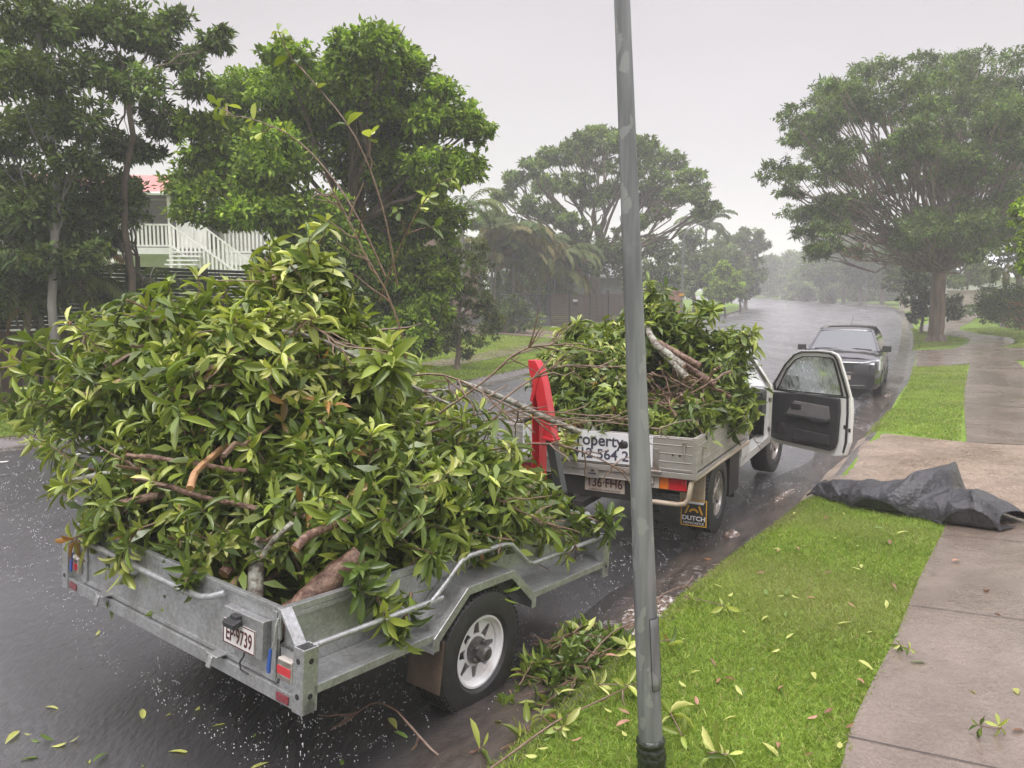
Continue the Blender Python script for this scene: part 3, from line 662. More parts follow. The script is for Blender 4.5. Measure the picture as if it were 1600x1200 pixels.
for x in (-1.70, -.62):
    MB().bx(x-.04, x+.04, -.07, -.012, .505, .512).prism([(-.07, .51), (-.078, .506), (-.092, .46), (-.082, .455), (-.07, .485)], x-.016, x+.016, 'x').tube([(x-.045, -.068, .51), (x+.045, -.068, .51)], .006, 8).obj('drop_hinge', m_galv, tgo, bevel=.002)
MB().bx(-.565, -.27, -.05, -.006, .585, .76).obj('plate_box', m_galv, tr, bevel=.004)
pl = MB().bx(-.557, -.318, -.0535, -.0505, .592, .706).obj('number_plate', m_plate, tr, bevel=.002)
MB().ring([(-.556, .593), (-.319, .593), (-.319, .705), (-.556, .705)], [(-.551, .598), (-.324, .598), (-.324, .70), (-.551, .70)], -.0545, -.0536, 'y').obj('plate_border', m_maroon, pl)
text('plate_lettering', 'EP·9739', .098, m_maroon, pl, (-.4375, -.0545, .643), ext=.0008, sx=.62, bold=.0012)
lb = MB().box((-.45, -.08, .715), (.085, .05, .03), (R(18), 0, 0)).box((-.45, -.062, .735), (.05, .03, .03)); lb.obj('plate_lamp', m_trim, tr, bevel=.006, bseg=3)
MB().tube([(-.42, -.03, .59), (-.41, -.045, .56), (-.43, -.05, .53), (-.42, -.05, .50), (-.40, -.04, .49), (-.385, -.034, .485)], .0045, 7).obj('lamp_cable', m_trim, tr, smooth=60)
for x, s_ in ((aR+.02, 1), (aL-.02, -1)):  # over-centre latches with blue grips
    lt = MB().bx(x-.014, x+.004, -.03, -.018, .70, .83).tube([(x-.004, -.035, .80), (x-.006, -.045, .76), (x-.012, -.045, .70), (x-.02, -.05, .665)], .006, 8).obj('tailgate_latch', m_galv, tr, bevel=.002)
    MB().prism([(x-.036, .66), (x-.02, .665), (x-.028, .55), (x-.042, .548), (x-.05, .57)], -.058, -.046, 'y').obj('latch_grip', m_blue, lt, bevel=.005)
for xs, sg in ((-.135, 1), (-TW+.135, -1)):
    bk = MB().bx(xs-.065, xs+.062, -.004, -.001, .49, .66).obj('lamp_bracket', m_galv, tr)
    lm = MB().bx(xs-.048, xs+.048, -.034, -.003, .535, .63).obj('tail_light', m_lclr, tr, bevel=.006)
    MB().bx(xs-.046, xs+.046, -.0375, -.0345, .56, .598).obj('red_lens', m_lred, lm, bevel=.003)
    for zz, hh in ((.612, .022), (.547, .018)):
        st = MB(); st.bx(xs-.044, xs+.044, -.0350, -.0342, zz-hh/2, zz+hh/2)
        for k in range(6): st.box((xs-.038+k*.0155, -.0354, zz), (.004, .003, hh), (0, R(28), 0))
        st.obj('ribbed_lens', m_rims, lm)
    MB().bx(xs-.05, xs+.035, -.036, -.0305, .436, .474).obj('reflector', m_lmar, tr, bevel=.003)
MB().tube([(-1.0-.35, TL, .42), (-1.105, TL+1.05, .42)], .035, 8).tube([(-.86, TL, .42), (-1.105, TL+1.05, .42)], .035, 8).bx(-1.14, -1.07, TL+.95, TL+1.25, .40, .47).obj('drawbar', m_galv, tr, smooth=40)
MB().tube([(-1.95, 1.21, .335), (-.25, 1.21, .335)], .025, 10).obj('axle', m_chas, tr, smooth=40)
for x in (-1.8, -.42): MB().prism([(.8, .44), (1.21, .36), (1.62, .44), (1.62, .42), (1.21, .335), (.8, .42)], x-.03, x+.03).obj('leaf_spring', m_chas, tr)
for x in (-1.5, -.72): MB().bx(x-.025, x+.025, .03, TL, .40, .455).obj('chassis_rail', m_galv, tr)

# ------------------------------------------------------------------ red folding crane standing ahead of the trailer tub
cr = empty('lifting_crane', tuple(tr.matrix_basis @ Vector((-.742, 2.78, .5))), (0, 0, -.642))
tag(cr, 'red folding lifting crane with black square extension and chain between trailer and truck', 'crane')
# local frame: x right, y forward, z up from the mast foot
mast = MB().bx(-.042, -.034, -.045, .045, 0, 1.27).bx(.026, .034, -.045, .045, 0, 1.22).bx(-.042, .034, .040, .048, 0, 1.18)
mast.bx(-.09, .09, -.09, .09, -.06, .0); mast.tube([(-.07, 0, 1.16), (.06, 0, 1.16)], .012, 10); mast.tube([(-.06, 0, .72), (.09, 0, .72)], .010, 10).tube([(-.03, -.04, .34), (.12, -.1, .28)], .018, 10)
mast.obj('mast', m_red, cr, bevel=.004)
def beam(mb, P, hw, hd, yoff=0):
    P = [Vector(p) for p in P]; V = []
    for i, p in enumerate(P):
        w_x = hw[i]
        V += [p+Vector((w_x, -hd+yoff, 0)), p+Vector((w_x, hd+yoff, 0)), p+Vector((-w_x, hd+yoff, 0)), p+Vector((-w_x, -hd+yoff, 0))]
    Fc = []
    for i in range(len(P)-1):
        for j in range(4): Fc.append((i*4+j, i*4+(j+1) % 4, (i+1)*4+(j+1) % 4, (i+1)*4+j))
    Fc += [(3, 2, 1, 0), tuple((len(P)-1)*4+j for j in range(4))]; mb.add(V, Fc)
bm_ = MB()
beam(bm_, [(.0, 0, 1.36), (.022, 0, 1.30), (.062, 0, 1.18), (.098, 0, 1.04), (.128, 0, .90), (.152, 0, .79)], [.032, .050, .050, .046, .042, .042], .042, -.07)
bm_.box((.035, -.116, 1.16), (.030, .01, .22), (0, R(16), 0)); bm_.box((.122, -.116, .90), (.022, .01, .16), (0, R(12), 0))
bm_.box((.152, -.07, .785), (.10, .105, .022), (0, R(8), 0))
bm_.obj('boom', m_red, cr, bevel=.005)
ex = MB(); beam(ex, [(.155, 0, .78), (.205, 0, .56), (.243, 0, .40)], [.034, .034, .034], .034, -.07); exo = ex.obj('boom_extension', m_blks, cr, bevel=.004)
MB().bx(.212, .278, -.102, -.038, .36, .40).obj('end_cap', m_ink, exo, bevel=.004)
ch = MB()
for k in range(9):
    c = Vector((.245, -.07, .345-k*.03)); pts_ = []
    for q in range(13):
        a = 2*math.pi*q/12; u_, v_ = .009*math.cos(a), .019*math.sin(a); pts_.append(c+(Vector((u_, 0, v_)) if k % 2 else Vector((0, u_, v_))))
    ch.tube(pts_, .003, 6, cap=False)
ch.obj('chain', m_chain, cr, smooth=60)

# ------------------------------------------------------------------ tray-back ute
ut = empty('utility_truck', (1.945, 7.132, -.015), (0, 0, -.499))
tag(ut, 'white tray-back work truck with its driver door swung wide open at the kerb', 'utility truck')
xL, xR = -1.70, .06; yr, yf_ = -1.06, .92
MB().bx(xL, xR, yr, yf_, .725, .765).obj('tray_floor', m_alu, ut, bevel=.004)
mb = MB().bx(xL+.0, xR, yr-.005, yr+.02, .725, .775)
mb.obj('rear_rail', m_alu, ut, bevel=.004)
def drop(name, x0, x1, y0, y1):
    m_ = MB()
    m_.bx(x0, x1, y0, y1, .782, 1.07)
    ax = (x1-x0) > (y1-y0)
    for z in (.80, .86, .93, 1.0, 1.055):
        if ax: m_.bx(x0+.003, x1-.003, y0-.004, y0+.01, z-.004, z+.004)
        else: m_.bx(x1-.01, x1+.004, y0+.003, y1-.003, z-.004, z+.004)
    return m_.obj(name, m_alu, ut, bevel=.003)
tgt = drop('tailgate', xL+.01, xR-.01, yr-.003, yr+.025)
sdr = drop('side_board', xR-.03, xR-.004, yr+.03, yf_); sdl = drop('side_board', xL+.004, xL+.03, yr+.03, yf_)
for x in (xR-.012, xL+.012): MB().bx(x-.02, x+.02, yr-.008, yr+.03, .728, 1.075).obj('corner_bracket', m_alu, ut, bevel=.003)
for x in (-.27, -1.4):  # hinges
    MB().bx(x-.022, x+.022, yr-.012, yr-.004, .76, .96).tube([(x-.05, yr-.012, .77), (x+.05, yr-.012, .77)], .012, 8).obj('hinge', m_rims, ut, bevel=.002)
MB().tube([(-.035, yr-.02, 1.04), (-.03, yr-.035, .98), (-.03, yr-.035, .9)], .007, 8).box((-.032, yr-.022, 1.02), (.03, .02, .03)).obj('latch', m_rims, ut, smooth=50)
for x in (-.13, -.07): MB().lathe([(-.002, .001), (-.002, .009), (.002, .009)], 'y', (x, yr-.009, .92), 10).obj('bolt_head', m_chas, ut)
MB().box((.062, yr+.22, .86), (.012, .05, .05)).box((.062, yr+.22, .92), (.012, .02, .1)).obj('side_latch', m_rims, ut, bevel=.002)
sg_ = MB().bx(-1.52, -.30, yr-.012, yr-.006, .80, 1.062).obj('sign', m_sign, tgt, bevel=.002)
text('sign_lettering', 'Property', .142, m_navy, sg_, (-.81, yr-.0135, .985), ext=.0008, sx=.98, bold=.0025)
text('sign_lettering', '0412 564 2', .122, m_navy, sg_, (-.80, yr-.0135, .865), ext=.0008, sx=1.05, bold=.0022)
def arc_ring(r0, r1, a0, a1, cx, cz, y0, y1, n=20):
    m_ = MB(); A = np.linspace(R(a0), R(a1), n)
    for p, q in zip(A[:-1], A[1:]):
        m_.prism([(cx+r0*math.cos(p), cz+r0*math.sin(p)), (cx+r1*math.cos(p), cz+r1*math.sin(p)), (cx+r1*math.cos(q), cz+r1*math.sin(q)), (cx+r0*math.cos(q), cz+r0*math.sin(q))], y0, y1, 'y')
    return m_
arc_ring(.075, .092, -20, 150, -1.30, .935, yr-.0145, yr-.0125).obj('sign_emblem', m_sblue, sg_)
arc_ring(.075, .09, -160, -30, -1.30, .935, yr-.0145, yr-.0125).obj('sign_emblem', m_sgreen, sg_)
for x, z in ((-.315, .815), (-.315, 1.045), (-1.505, .815), (-1.505, 1.045)): MB().lathe([(0, .001), (0, .005)], 'y', (x, yr-.0127, z), 8).obj('screw', m_chas, sg_)
# under-tray: lockable drawer face, lights, bumper tube, plate
dr = MB().bx(-1.40, -.30, yr+.01, yr+.03, .66, .722).bx(-1.40, -.30, yr+.004, yr+.012, .657, .667).obj('drawer_face', m_alu, ut, bevel=.003)
MB().bx(-.90, -.78, yr-.008, yr+.012, .65, .755).obj('drawer_lock', m_rims, dr, bevel=.004); MB().bx(-.875, -.805, yr-.014, yr-.006, .685, .70).box((-.84, yr-.012, .72), (.03, .01, .02)).obj('lock_handle', m_hub, dr, bevel=.002)
pl2 = MB().bx(-.935, -.565, yr+.055, yr+.06, .522, .657).obj('number_plate', m_plate2, ut, bevel=.003)
text('plate_lettering', '136·FH6', .118, m_maroon, pl2, (-.75, yr+.0535, .599), ext=.0008, sx=.82, bold=.0012)
text('plate_lettering', 'QUEENSLAND - SUNSHINE STATE', .022, m_maroon, pl2, (-.75, yr+.0535, .537), ext=.0006, sx=.88)
MB().bx(-1.35, -.36, yr+.065, yr+.09, .47, .64).obj('plate_backing', m_chas, ut)
for x0, s_ in ((-.33, 1), (-1.31, -1)):
    lt = empty('tail_light', (x0, yr+.05, .668)); lt.parent = ut
    MB().bx(-.02 if s_ > 0 else -.33, .33 if s_ > 0 else .02, .02, .06, -.07, .085).obj('housing', m_chas, lt)
    xs = [(0, .075, m_lclr, 'reversing_lens'), (.075, .155, m_lamb, 'indicator_lens'), (.155, .31, m_lred, 'brake_lens')]
    for a0, a1, mm, nm in xs: MB().bx(s_*a0, s_*(a1-.002), -.01, .02, -.055, .05).obj(nm, mm, lt, bevel=.006)
bt = MB().tube([(-.36, yr+.03, .50), (-.09, yr+.03, .50), (-.03, yr+.03, .515), (0, yr+.03, .56), (.02, yr+.03, .70), (.025, yr+.05, .715), (.04, yr+.12, .72), (.06, yf_+.02, .72)], .021, 10)
bt.tube([(-1.28, yr+.03, .50), (-1.55, yr+.03, .50), (-1.61, yr+.03, .515), (-1.64, yr+.03, .56), (-1.66, yr+.03, .70)], .021, 10)
bt.tube([(.03, yr+.42, .71), (.0, yr+.44, .55), (-.02, yr+.42, .44)], .014, 8)
bt.obj('bumper_tube', m_cream, ut, smooth=50)
MB().bx(-.17, .05, yr+.352, yr+.364, .44, .72).obj('mudguard', m_cream, ut, bevel=.003)
fo = MB().bx(-.15, .075, yr+.34, yr+.35, .245, .475).obj('mudflap', m_chas, ut, bevel=.004)
MB().ring([(-.15, .245), (.075, .245), (.075, .475), (-.15, .475)], [(-.142, .253), (.067, .253), (.067, .467), (-.142, .467)], yr+.334, yr+.339, 'y').obj('flap_border', m_gold, fo)
text('flap_lettering', 'DUTCH', .054, m_sign, fo, (-.0375, yr+.338, .312), ext=.0008, sx=1.08, bold=.0015)
text('flap_lettering', 'NEWCASTLE', .028, m_sign, fo, (-.0375, yr+.338, .27), ext=.0008, sx=1.12)
MB().prism([(-.13, .462), (.055, .462), (.045, .44), (-.12, .44)], yr+.335, yr+.3385, 'y').obj('flap_emblem', m_sign, fo)
arc_ring(.028, .046, 20, 160, -.0375, .355, yr+.333, yr+.3365).prism([(-.118, .352), (-.104, .352), (-.075, .42), (-.088, .43)], yr+.333, yr+.3365, 'y').prism([(.043, .352), (.029, .352), (.0, .42), (.013, .43)], yr+.333, yr+.3365, 'y').obj('flap_emblem', m_gold, fo)
fo2 = MB().bx(-1.66, -1.30, yr+.34, yr+.35, .175, .43).obj('mudflap', m_chas, ut, bevel=.004)
for x in (-1.22, -.42): MB().bx(x-.04, x+.04, yr+.1, 3.4, .50, .62).obj('chassis_rail', m_chas, ut)
MB().tube([(-1.5, 0, .37), (-.15, 0, .37)], .05, 10).lathe([(-.94, .001), (-.93, .12), (-.82, .14), (-.70, .12), (-.69, .001)], 'x', (0, 0, .37), 16).obj('rear_axle', m_chas, ut, smooth=40)
MB().tube([(-.95, yr+.1, .42), (-.95, .3, .42)], .03, 8).bx(-.98, -.88, yr-.12, yr+.3, .40, .46).obj('towbar', m_chas, ut, smooth=40)
for (x, y, s_) in ((-.115, 0, 1), (-1.525, 0, -1), (-.115, 2.97, 1), (-1.525, 2.97, -1)):
    wh = wheel(ut, (x, y, .375), .375, .235, .21, 6, m_rims, s_)
    if y > 1 and s_ > 0: wh.rotation_euler = (0, 0, R(-6))
MB().bx(-.02, .0, .42, .84, .25, .70).bx(-.3, 0, .62, .635, .2, .7).obj('wheel_arch_liner', m_chas, ut)
# cab shell as stations (x half-profile mirrored about -0.82)
CX = -.83; HW = .82
def side(y, z):  # half width of cab at a height
    if z <= 1.12: return HW+.0*z
    return HW-(z-1.12)*.34
cab = MB()
# rear wall, sills, roof
cab.prism([(CX-side(0, .5), .50), (CX+side(0, .5), .50), (CX+side(0, 1.1), 1.12), (CX+side(0, 1.6), 1.60), (CX+side(0, 1.6)-.08, 1.665), (CX-side(0, 1.6)+.08, 1.665), (CX-side(0, 1.6), 1.60), (CX-side(0, 1.1), 1.12)], 1.0, 1.03, 'y')
for s_ in (1, -1):
    xo = lambda z: CX+s_*side(0, z)
    # sill
    cab.add([(xo(.5), .98, .44), (xo(.5), 2.62, .44), (xo(.5)-s_*.16, 2.62, .44), (xo(.5)-s_*.16, .98, .44), (xo(.5), .98, .53), (xo(.5), 2.62, .53), (xo(.5)-s_*.16, 2.62, .53), (xo(.5)-s_*.16, .98, .53)],
            [(0, 1, 5, 4), (1, 2, 6, 5), (2, 3, 7, 6), (3, 0, 4, 7), (0, 3, 2, 1), (4, 5, 6, 7)])
    # B pillar and rear quarter
    def panel(P, th=.05):
        V = [(xo(z), y, z) for y, z in P]+[(xo(z)-s_*th, y, z) for y, z in P]; n = len(P)
        cab.add(V, [tuple(range(n)), tuple(range(2*n-1, n-1, -1))]+[(i, (i+1) % n, n+(i+1) % n, n+i) for i in range(n)])
    panel([(1.0, .45), (1.36, .53), (1.34, 1.12), (1.0, 1.12)], .07)
    panel([(1.0, 1.12), (1.34, 1.12), (1.42, 1.56), (1.12, 1.60), (1.03, 1.5)], .06)
    panel([(1.12, 1.60), (1.42, 1.56), (2.05, 1.56), (2.12, 1.60)], .06)     # roof rail
    panel([(1.98, 1.59), (2.10, 1.60), (2.72, 1.12), (2.60, 1.12)], .05)     # A pillar
    panel([(2.50, .50), (2.64, .50), (2.72, 1.12), (2.50, 1.12)], .06)
    # front wing
    WZ = [(2.64, .50), (2.66, .60), (2.60, .86)]
    arch = [(2.97+.46*math.cos(R(a)), .38+.46*math.sin(R(a))) for a in np.linspace(165, 15, 9)]
    panel([(2.64, .50)]+arch+[(3.50, .50), (3.74, .50), (3.78, .78), (3.74, .93), (3.4, 1.02), (2.9, 1.10), (2.66, 1.12)], .03)
cab.obj('cab', m_white, ut, bevel=.006)
rf = MB(); G = []
for y, z in ((1.02, 1.60), (1.08, 1.66), (1.4, 1.695), (1.8, 1.69), (2.05, 1.65), (2.12, 1.61)):
    row = []
    for f in np.linspace(-1, 1, 13):
        hw = HW-.165; row.append((CX+f*hw, y, z-(.055*abs(f)**6)-.01*f*f))
    G.append(row)
rf.grid(G); ro = rf.obj('roof', m_white, ut, smooth=60)
ro.modifiers.new('solid', 'SOLIDIFY').thickness = .03
bn = MB(); G = []
for y, z in ((2.60, 1.09), (2.72, 1.115), (3.1, 1.075), (3.45, 1.01), (3.68, .945), (3.78, .86), (3.80, .74)):
    G.append([(CX+f*(HW-.02), y-.10*f*f, z-.03*f*f+(.012 if abs(abs(f)-.55) < .1 else 0)) for f in np.linspace(-1, 1, 15)])
bn.grid(G); bo = bn.obj('bonnet', m_white, ut, smooth=60); bo.modifiers.new('solid', 'SOLIDIFY').thickness = .02
MB().bx(CX-.8, CX+.8, 3.70, 3.86, .42, .66).obj('front_bumper', m_white, ut, bevel=.03)
MB().bx(CX-.42, CX+.42, 3.76, 3.80, .70, .84).obj('grille', m_trim, ut, bevel=.01)
for s_ in (-1, 1): MB().bx(CX+s_*.62-.15, CX+s_*.62+.15, 3.70, 3.77, .70, .86).obj('headlight', m_lclr, ut, bevel=.02)
m_glass, t_, b_ = M_('wet_glass'); b_.inputs['Base Color'].default_value = (.75, .82, .8, 1); b_.inputs['Transmission Weight'].default_value = .85; b_.inputs['Roughness'].default_value = .02; b_.inputs['IOR'].default_value = 1.1
m_glassw, t_, b_ = M_('rain_streaked_glass'); b_.inputs['Base Color'].default_value = (.62, .68, .66, 1); b_.inputs['IOR'].default_value = 1.2; b_.inputs['Coat Weight'].default_value = .7
tcx = t_.nodes.new('ShaderNodeTexCoord'); mp_ = t_.nodes.new('ShaderNodeMapping'); mp_.inputs['Scale'].default_value = (7, 7, 2); t_.links.new(tcx.outputs['Object'], mp_.inputs[0])
n_ = t_.nodes.new('ShaderNodeTexNoise'); n_.inputs['Scale'].default_value = 3.; n_.inputs['Detail'].default_value = 6; n_.inputs['Roughness'].default_value = .7; t_.links.new(mp_.outputs[0], n_.inputs['Vector'])
mr_ = t_.nodes.new('ShaderNodeMapRange'); mr_.inputs['From Min'].default_value = .38; mr_.inputs['From Max'].default_value = .56; mr_.inputs['To Min'].default_value = .95; mr_.inputs['To Max'].default_value = .2
t_.links.new(n_.outputs['Fac'], mr_.inputs[0]); t_.links.new(mr_.outputs[0], b_.inputs['Transmission Weight']); b_.inputs['Roughness'].default_value = .12
wsn = MB(); wsn.grid([[(CX+f*(HW-.09-.16*t), 2.66-.60*t+.05*(1-f*f), 1.125+.475*t) for f in np.linspace(-1, 1, 11)] for t in np.linspace(0, 1, 5)]); wsn.obj('windscreen', m_glass, ut, smooth=60)
# interior
seat = MB()
for xs in (-.38, -1.24):
    seat.box((xs, 1.62, .78), (.50, .52, .16), (R(6), 0, 0)).box((xs, 1.36, 1.08), (.48, .14, .58), (R(-12), 0, 0)).box((xs, 1.26, 1.45), (.26, .09, .17), (R(-8), 0, 0))
seat.obj('seat', m_trim, ut, bevel=.035, bseg=3)
MB().bx(CX-.78, CX+.78, 2.22, 2.6, .80, 1.10).bx(CX-.78, CX+.78, 1.0, 2.62, .47, .52).bx(CX-.15, CX+.15, 1.5, 2.4, .5, .75).bx(CX-.72, CX+.72, 1.035, 1.06, .55, 1.15).obj('dashboard', m_trim, ut, bevel=.03)
swv = MB(); c_ = Vector((-.38, 2.13, 1.05)); pts_ = []
for q in range(25):
    a = 2*math.pi*q/24; pts_.append(c_+Vector((.18*math.cos(a), .08*math.sin(a), .165*math.sin(a))))
swv.tube(pts_, .014, 8, False).tube([c_, c_+Vector((0, .2, -.12))], .03, 8).tube([c_+Vector((-.17, 0, 0)), c_+Vector((.17, 0, 0))], .014, 6); swv.obj('steering_wheel', m_trim, ut, smooth=60)
# left door, shut
for side_s, hinge in ((-1, None),):
    xd = CX-HW
    MB().prism([(1.37, .54), (2.49, .52), (2.49, 1.12), (1.35, 1.12)], xd-.006, xd+.03).obj('door', m_white, ut, bevel=.006)
# ---- open driver door: its own little frame u (along door), w (outwards), z
phi = R(61); d_ = Vector((math.sin(phi), -math.cos(phi), 0)); w_ = Vector((math.cos(phi), math.sin(phi), 0))
dh = empty('door', (.005, 2.50, 0)); dh.parent = ut; dh.rotation_euler = (0, 0, math.atan2(d_.y, d_.x))  # local x = u; local y = outward
dh['label'] = 'driver door standing wide open'
def lean(z): return 0 if z < 1.12 else -(z-1.12)*.30
def dring(outer, inner, h0, h1):
    m_ = MB().ring(outer, inner, h0, h1, 'y'); m_.V = [(x, y+lean(z), z) for x, y, z in m_.V]; return m_
def dpr(poly, h0, h1):
    m_ = MB().prism(poly, h0, h1, 'y'); m_.V = [(x, y+lean(z), z) for x, y, z in m_.V]; return m_
O_ = [(.02, 1.10), (.02, 1.18), (.24, 1.44), (.40, 1.575), (.52, 1.62), (.74, 1.63), (.90, 1.625), (.965, 1.60), (.995, 1.55), (1.04, 1.30), (1.07, 1.10), (.5, 1.08)]
I_ = [(.10, 1.13), (.13, 1.17), (.28, 1.38), (.42, 1.50), (.53, 1.545), (.74, 1.555), (.87, 1.552), (.905, 1.54), (.92, 1.51), (.95, 1.30), (.965, 1.135), (.5, 1.13)]
def shrink(P, k, c=(.55, 1.33)): return [(c[0]+(x-c[0])*k, c[1]+(z-c[1])*k) for x, z in P]
dring(O_, I_, 0, .035).obj('window_surround', m_white, dh, bevel=.004)
dring(shrink(O_, .955), shrink(O_, .90), -.014, .0).obj('door_seal', m_trim, dh, bevel=.004)
dring(shrink(I_, 1.035), shrink(I_, .985), -.018, .002).obj('window_rubber', m_trim, dh, bevel=.003)
gl = MB().add([(x, .016+lean(z), z) for x, z in I_], [tuple(range(len(I_)))]); gl.obj('window_glass', m_glassw, dh)
Pn = [(.0, .52), (.02, 1.12), (.5, 1.12), (1.07, 1.12), (1.085, .95), (1.08, .62), (1.03, .47), (.90, .44), (.14, .47), (.03, .49)]
dpr(Pn, -.01, .045).obj('door_skin', m_white, dh, bevel=.008)
Tn = [(.05, .54), (.06, 1.09), (.5, 1.115), (.955, 1.10), (.965, .95), (.95, .62), (.92, .53), (.86, .50), (.16, .52)]
tp_ = dpr(Tn, -.055, -.012).obj('trim_panel', m_trim, dh, bevel=.015, bseg=3)
dpr([(1.0, .50), (1.02, .5), (1.052, .62), (1.055, .95), (1.045, 1.12), (1.02, 1.12), (1.03, .95), (1.025, .62)], -.022, -.008).obj('door_seal', m_trim, dh, bevel=.003)
dpr([(.30, .90), (.38, 1.02), (.84, 1.0), (.86, .86), (.66, .84), (.28, .86)], -.068, -.054).obj('fabric_insert', m_trimg, tp_, bevel=.006)
MB().prism([(.28, .84), (.62, .83), (.66, .80), (.86, .82), (.86, .86), (.66, .865), (.28, .872)], -.10, -.055, 'y').obj('armrest', m_trim, tp_, bevel=.012, bseg=3)
MB().bx(.34, .48, -.078, -.064, .925, .985).obj('pull_handle', m_ink, tp_, bevel=.006)
MB().lathe([(-.066, .001), (-.066, .075), (-.052, .08)], 'y', (.2, 0, .66), 20).lathe([(-.072, .055), (-.068, .062), (-.06, .06)], 'y', (.2, 0, .66), 20).obj('speaker_cover', m_ink, tp_, smooth=40)
MB().prism([(.36, .56), (.88, .56), (.86, .68), (.40, .70)], -.085, -.055, 'y').obj('door_pocket', m_trim, tp_, bevel=.012)
MB().bx(1.0, 1.03, -.016, -.009, .77, .81).bx(1.06, 1.085, -.014, -.008, .74, .78).obj('lock_catch', m_ink, dh)
mr2 = MB().box((.20, .14, 1.22), (.20, .09, .17)).tube([(.10, .03, 1.14), (.16, .12, 1.16)], .02, 8); mr2.obj('wing_mirror', m_trim, dh, bevel=.03, bseg=3)
MB().box((-.03, -.0, .62), (.06, .03, .05)).box((-.03, 0, .98), (.06, .03, .05)).obj('door_hinge', m_rims, dh)

# ------------------------------------------------------------------ black parked car facing us
bc = empty('parked_car', (8.16, 17.0, .0), (0, 0, R(-27.5)))
tag(bc, 'black hatchback parked at the kerb facing us, beyond the open white door', 'car')
# local: x to our right, y away from us (towards its tail); origin = front right(our) lower corner of body; width -1.78..0
CW = 1.78; cx = -CW/2
def hw_(y): return CW/2*(1-.16*max(0, (.55-y)/.55)**2-.08*max(0, (y-3.7)/.6)**2)
body = MB(); G = []
for y in (0., .06, .2, .5, .9, 1.4, 2.0, 2.8, 3.4, 3.8, 4.1, 4.2):
    h = hw_(y); zt = {0.: .72, .06: .80, .2: .88}.get(y, None)
    zt = zt if zt else (.93 if y < .6 else (.98 if y < 1 else 1.0 if y < 3.5 else .98))
    row = []
    for f, z in ((1, .20), (1.0, .28), (1.0, .42), (1.0, .60), (.99, .80*zt+.05), (.955, zt)):
        row.append((cx+h*f*(.93 if z < .25 else 1), y+(.03 if z < .3 and y < .1 else 0), z))
    top = [(cx+h*.955*g, y, zt+(.05 if .2 <= y else .02)*(1-g*g)) for g in (.6, .2, -.2, -.6)]
    row2 = [(2*cx-p[0], p[1], p[2]) for p in row[::-1]]
    G.append(row+top+row2)
body.grid(G); n = len(G[0]); body.F.append(list(range(n))); body.F.append([len(G)*n-n+i for i in range(n)][::-1])
bo = body.obj('body', m_blackp, bc, smooth=50)
# greenhouse
gh = MB(); gw = lambda z: .80-(z-1.0)*.42
roofp = [(1.62, 1.44), (1.85, 1.51), (2.4, 1.545), (3.1, 1.535), (3.6, 1.48), (3.95, 1.38)]
G = [[(cx+g*(gw(z)-.02), y, z+.015-.03*abs(g)**3) for g in np.linspace(-1, 1, 9)] for y, z in roofp]; gh.grid(G)
rf2 = gh.obj('roof', m_blackp, bc, smooth=50); rf2.modifiers.new('s', 'SOLIDIFY').thickness = .03
pil = MB()
for s_ in (-1, 1):
    X = lambda z: cx+s_*gw(z)
    for A, B, wd in (((.88, 1.0), (1.68, 1.47), .09), ((2.25, 1.0), (2.30, 1.52), .08), ((3.3, 1.0), (3.35, 1.50), .1), ((4.15, 1.0), (3.9, 1.38), .18)):
        pil.add([(X(A[1]), A[0], A[1]), (X(A[1]), A[0]+wd, A[1]), (X(B[1]), B[0]+wd, B[1]), (X(B[1]), B[0], B[1]), (X(A[1])-s_*.05, A[0], A[1]), (X(A[1])-s_*.05, A[0]+wd, A[1]), (X(B[1])-s_*.05, B[0]+wd, B[1]), (X(B[1])-s_*.05, B[0], B[1])],
                [(0, 1, 2, 3), (7, 6, 5, 4), (0, 4, 5, 1), (1, 5, 6, 2), (2, 6, 7, 3), (3, 7, 4, 0)])
pil.obj('pillars', m_blackp, bc, bevel=.008)
m_wsc, t_, b_ = M_('car_windscreen'); b_.inputs['Base Color'].default_value = (.05, .07, .07, 1); b_.inputs['Roughness'].default_value = .08; b_.inputs['Transmission Weight'].default_value = .3; b_.inputs['IOR'].default_value = 1.5; b_.inputs['Coat Weight'].default_value = 1.
MB().grid([[(cx+g*(gw(1.0+.46*t)-.05), .93+.76*t-.10*(1-g*g)*(1-t*.4), 1.0+.46*t) for g in np.linspace(-1, 1, 9)] for t in np.linspace(0, 1, 6)]).obj('windscreen', m_wsc, bc, smooth=60)
for s_ in (-1, 1):
    MB().add([(cx+s_*gw(1.0), 1.0, 1.0), (cx+s_*gw(1.0), 4.1, 1.0), (cx+s_*gw(1.4), 3.85, 1.4), (cx+s_*gw(1.5), 3.2, 1.5), (cx+s_*gw(1.5), 1.9, 1.5), (cx+s_*gw(1.44), 1.66, 1.44)], [(0, 1, 2, 3, 4, 5)]).obj('side_window', m_wsc, bc)
MB().add([(cx-.7, 4.16, 1.0), (cx+.7, 4.16, 1.0), (cx+.62, 3.93, 1.38), (cx-.62, 3.93, 1.38)], [(0, 1, 2, 3)]).obj('rear_window', m_wsc, bc)
MB().grid([[(cx+g*.70, y, z+.045*(1-g*g)+.006*(abs(abs(g)-.6) < .15)) for g in np.linspace(-1, 1, 13)] for y, z in ((.12, .845), (.2, .895), (.5, .955), (.8, 1.0), (.93, 1.02))]).obj('bonnet', m_blackp, bc, smooth=60)
gr_ = MB().grid([[(cx+g*.62, -.012+.05*g*g, z) for g in np.linspace(-1, 1, 9)] for z in (.60, .66, .72, .765)]); gr_.obj('upper_grille', m_trim, bc)
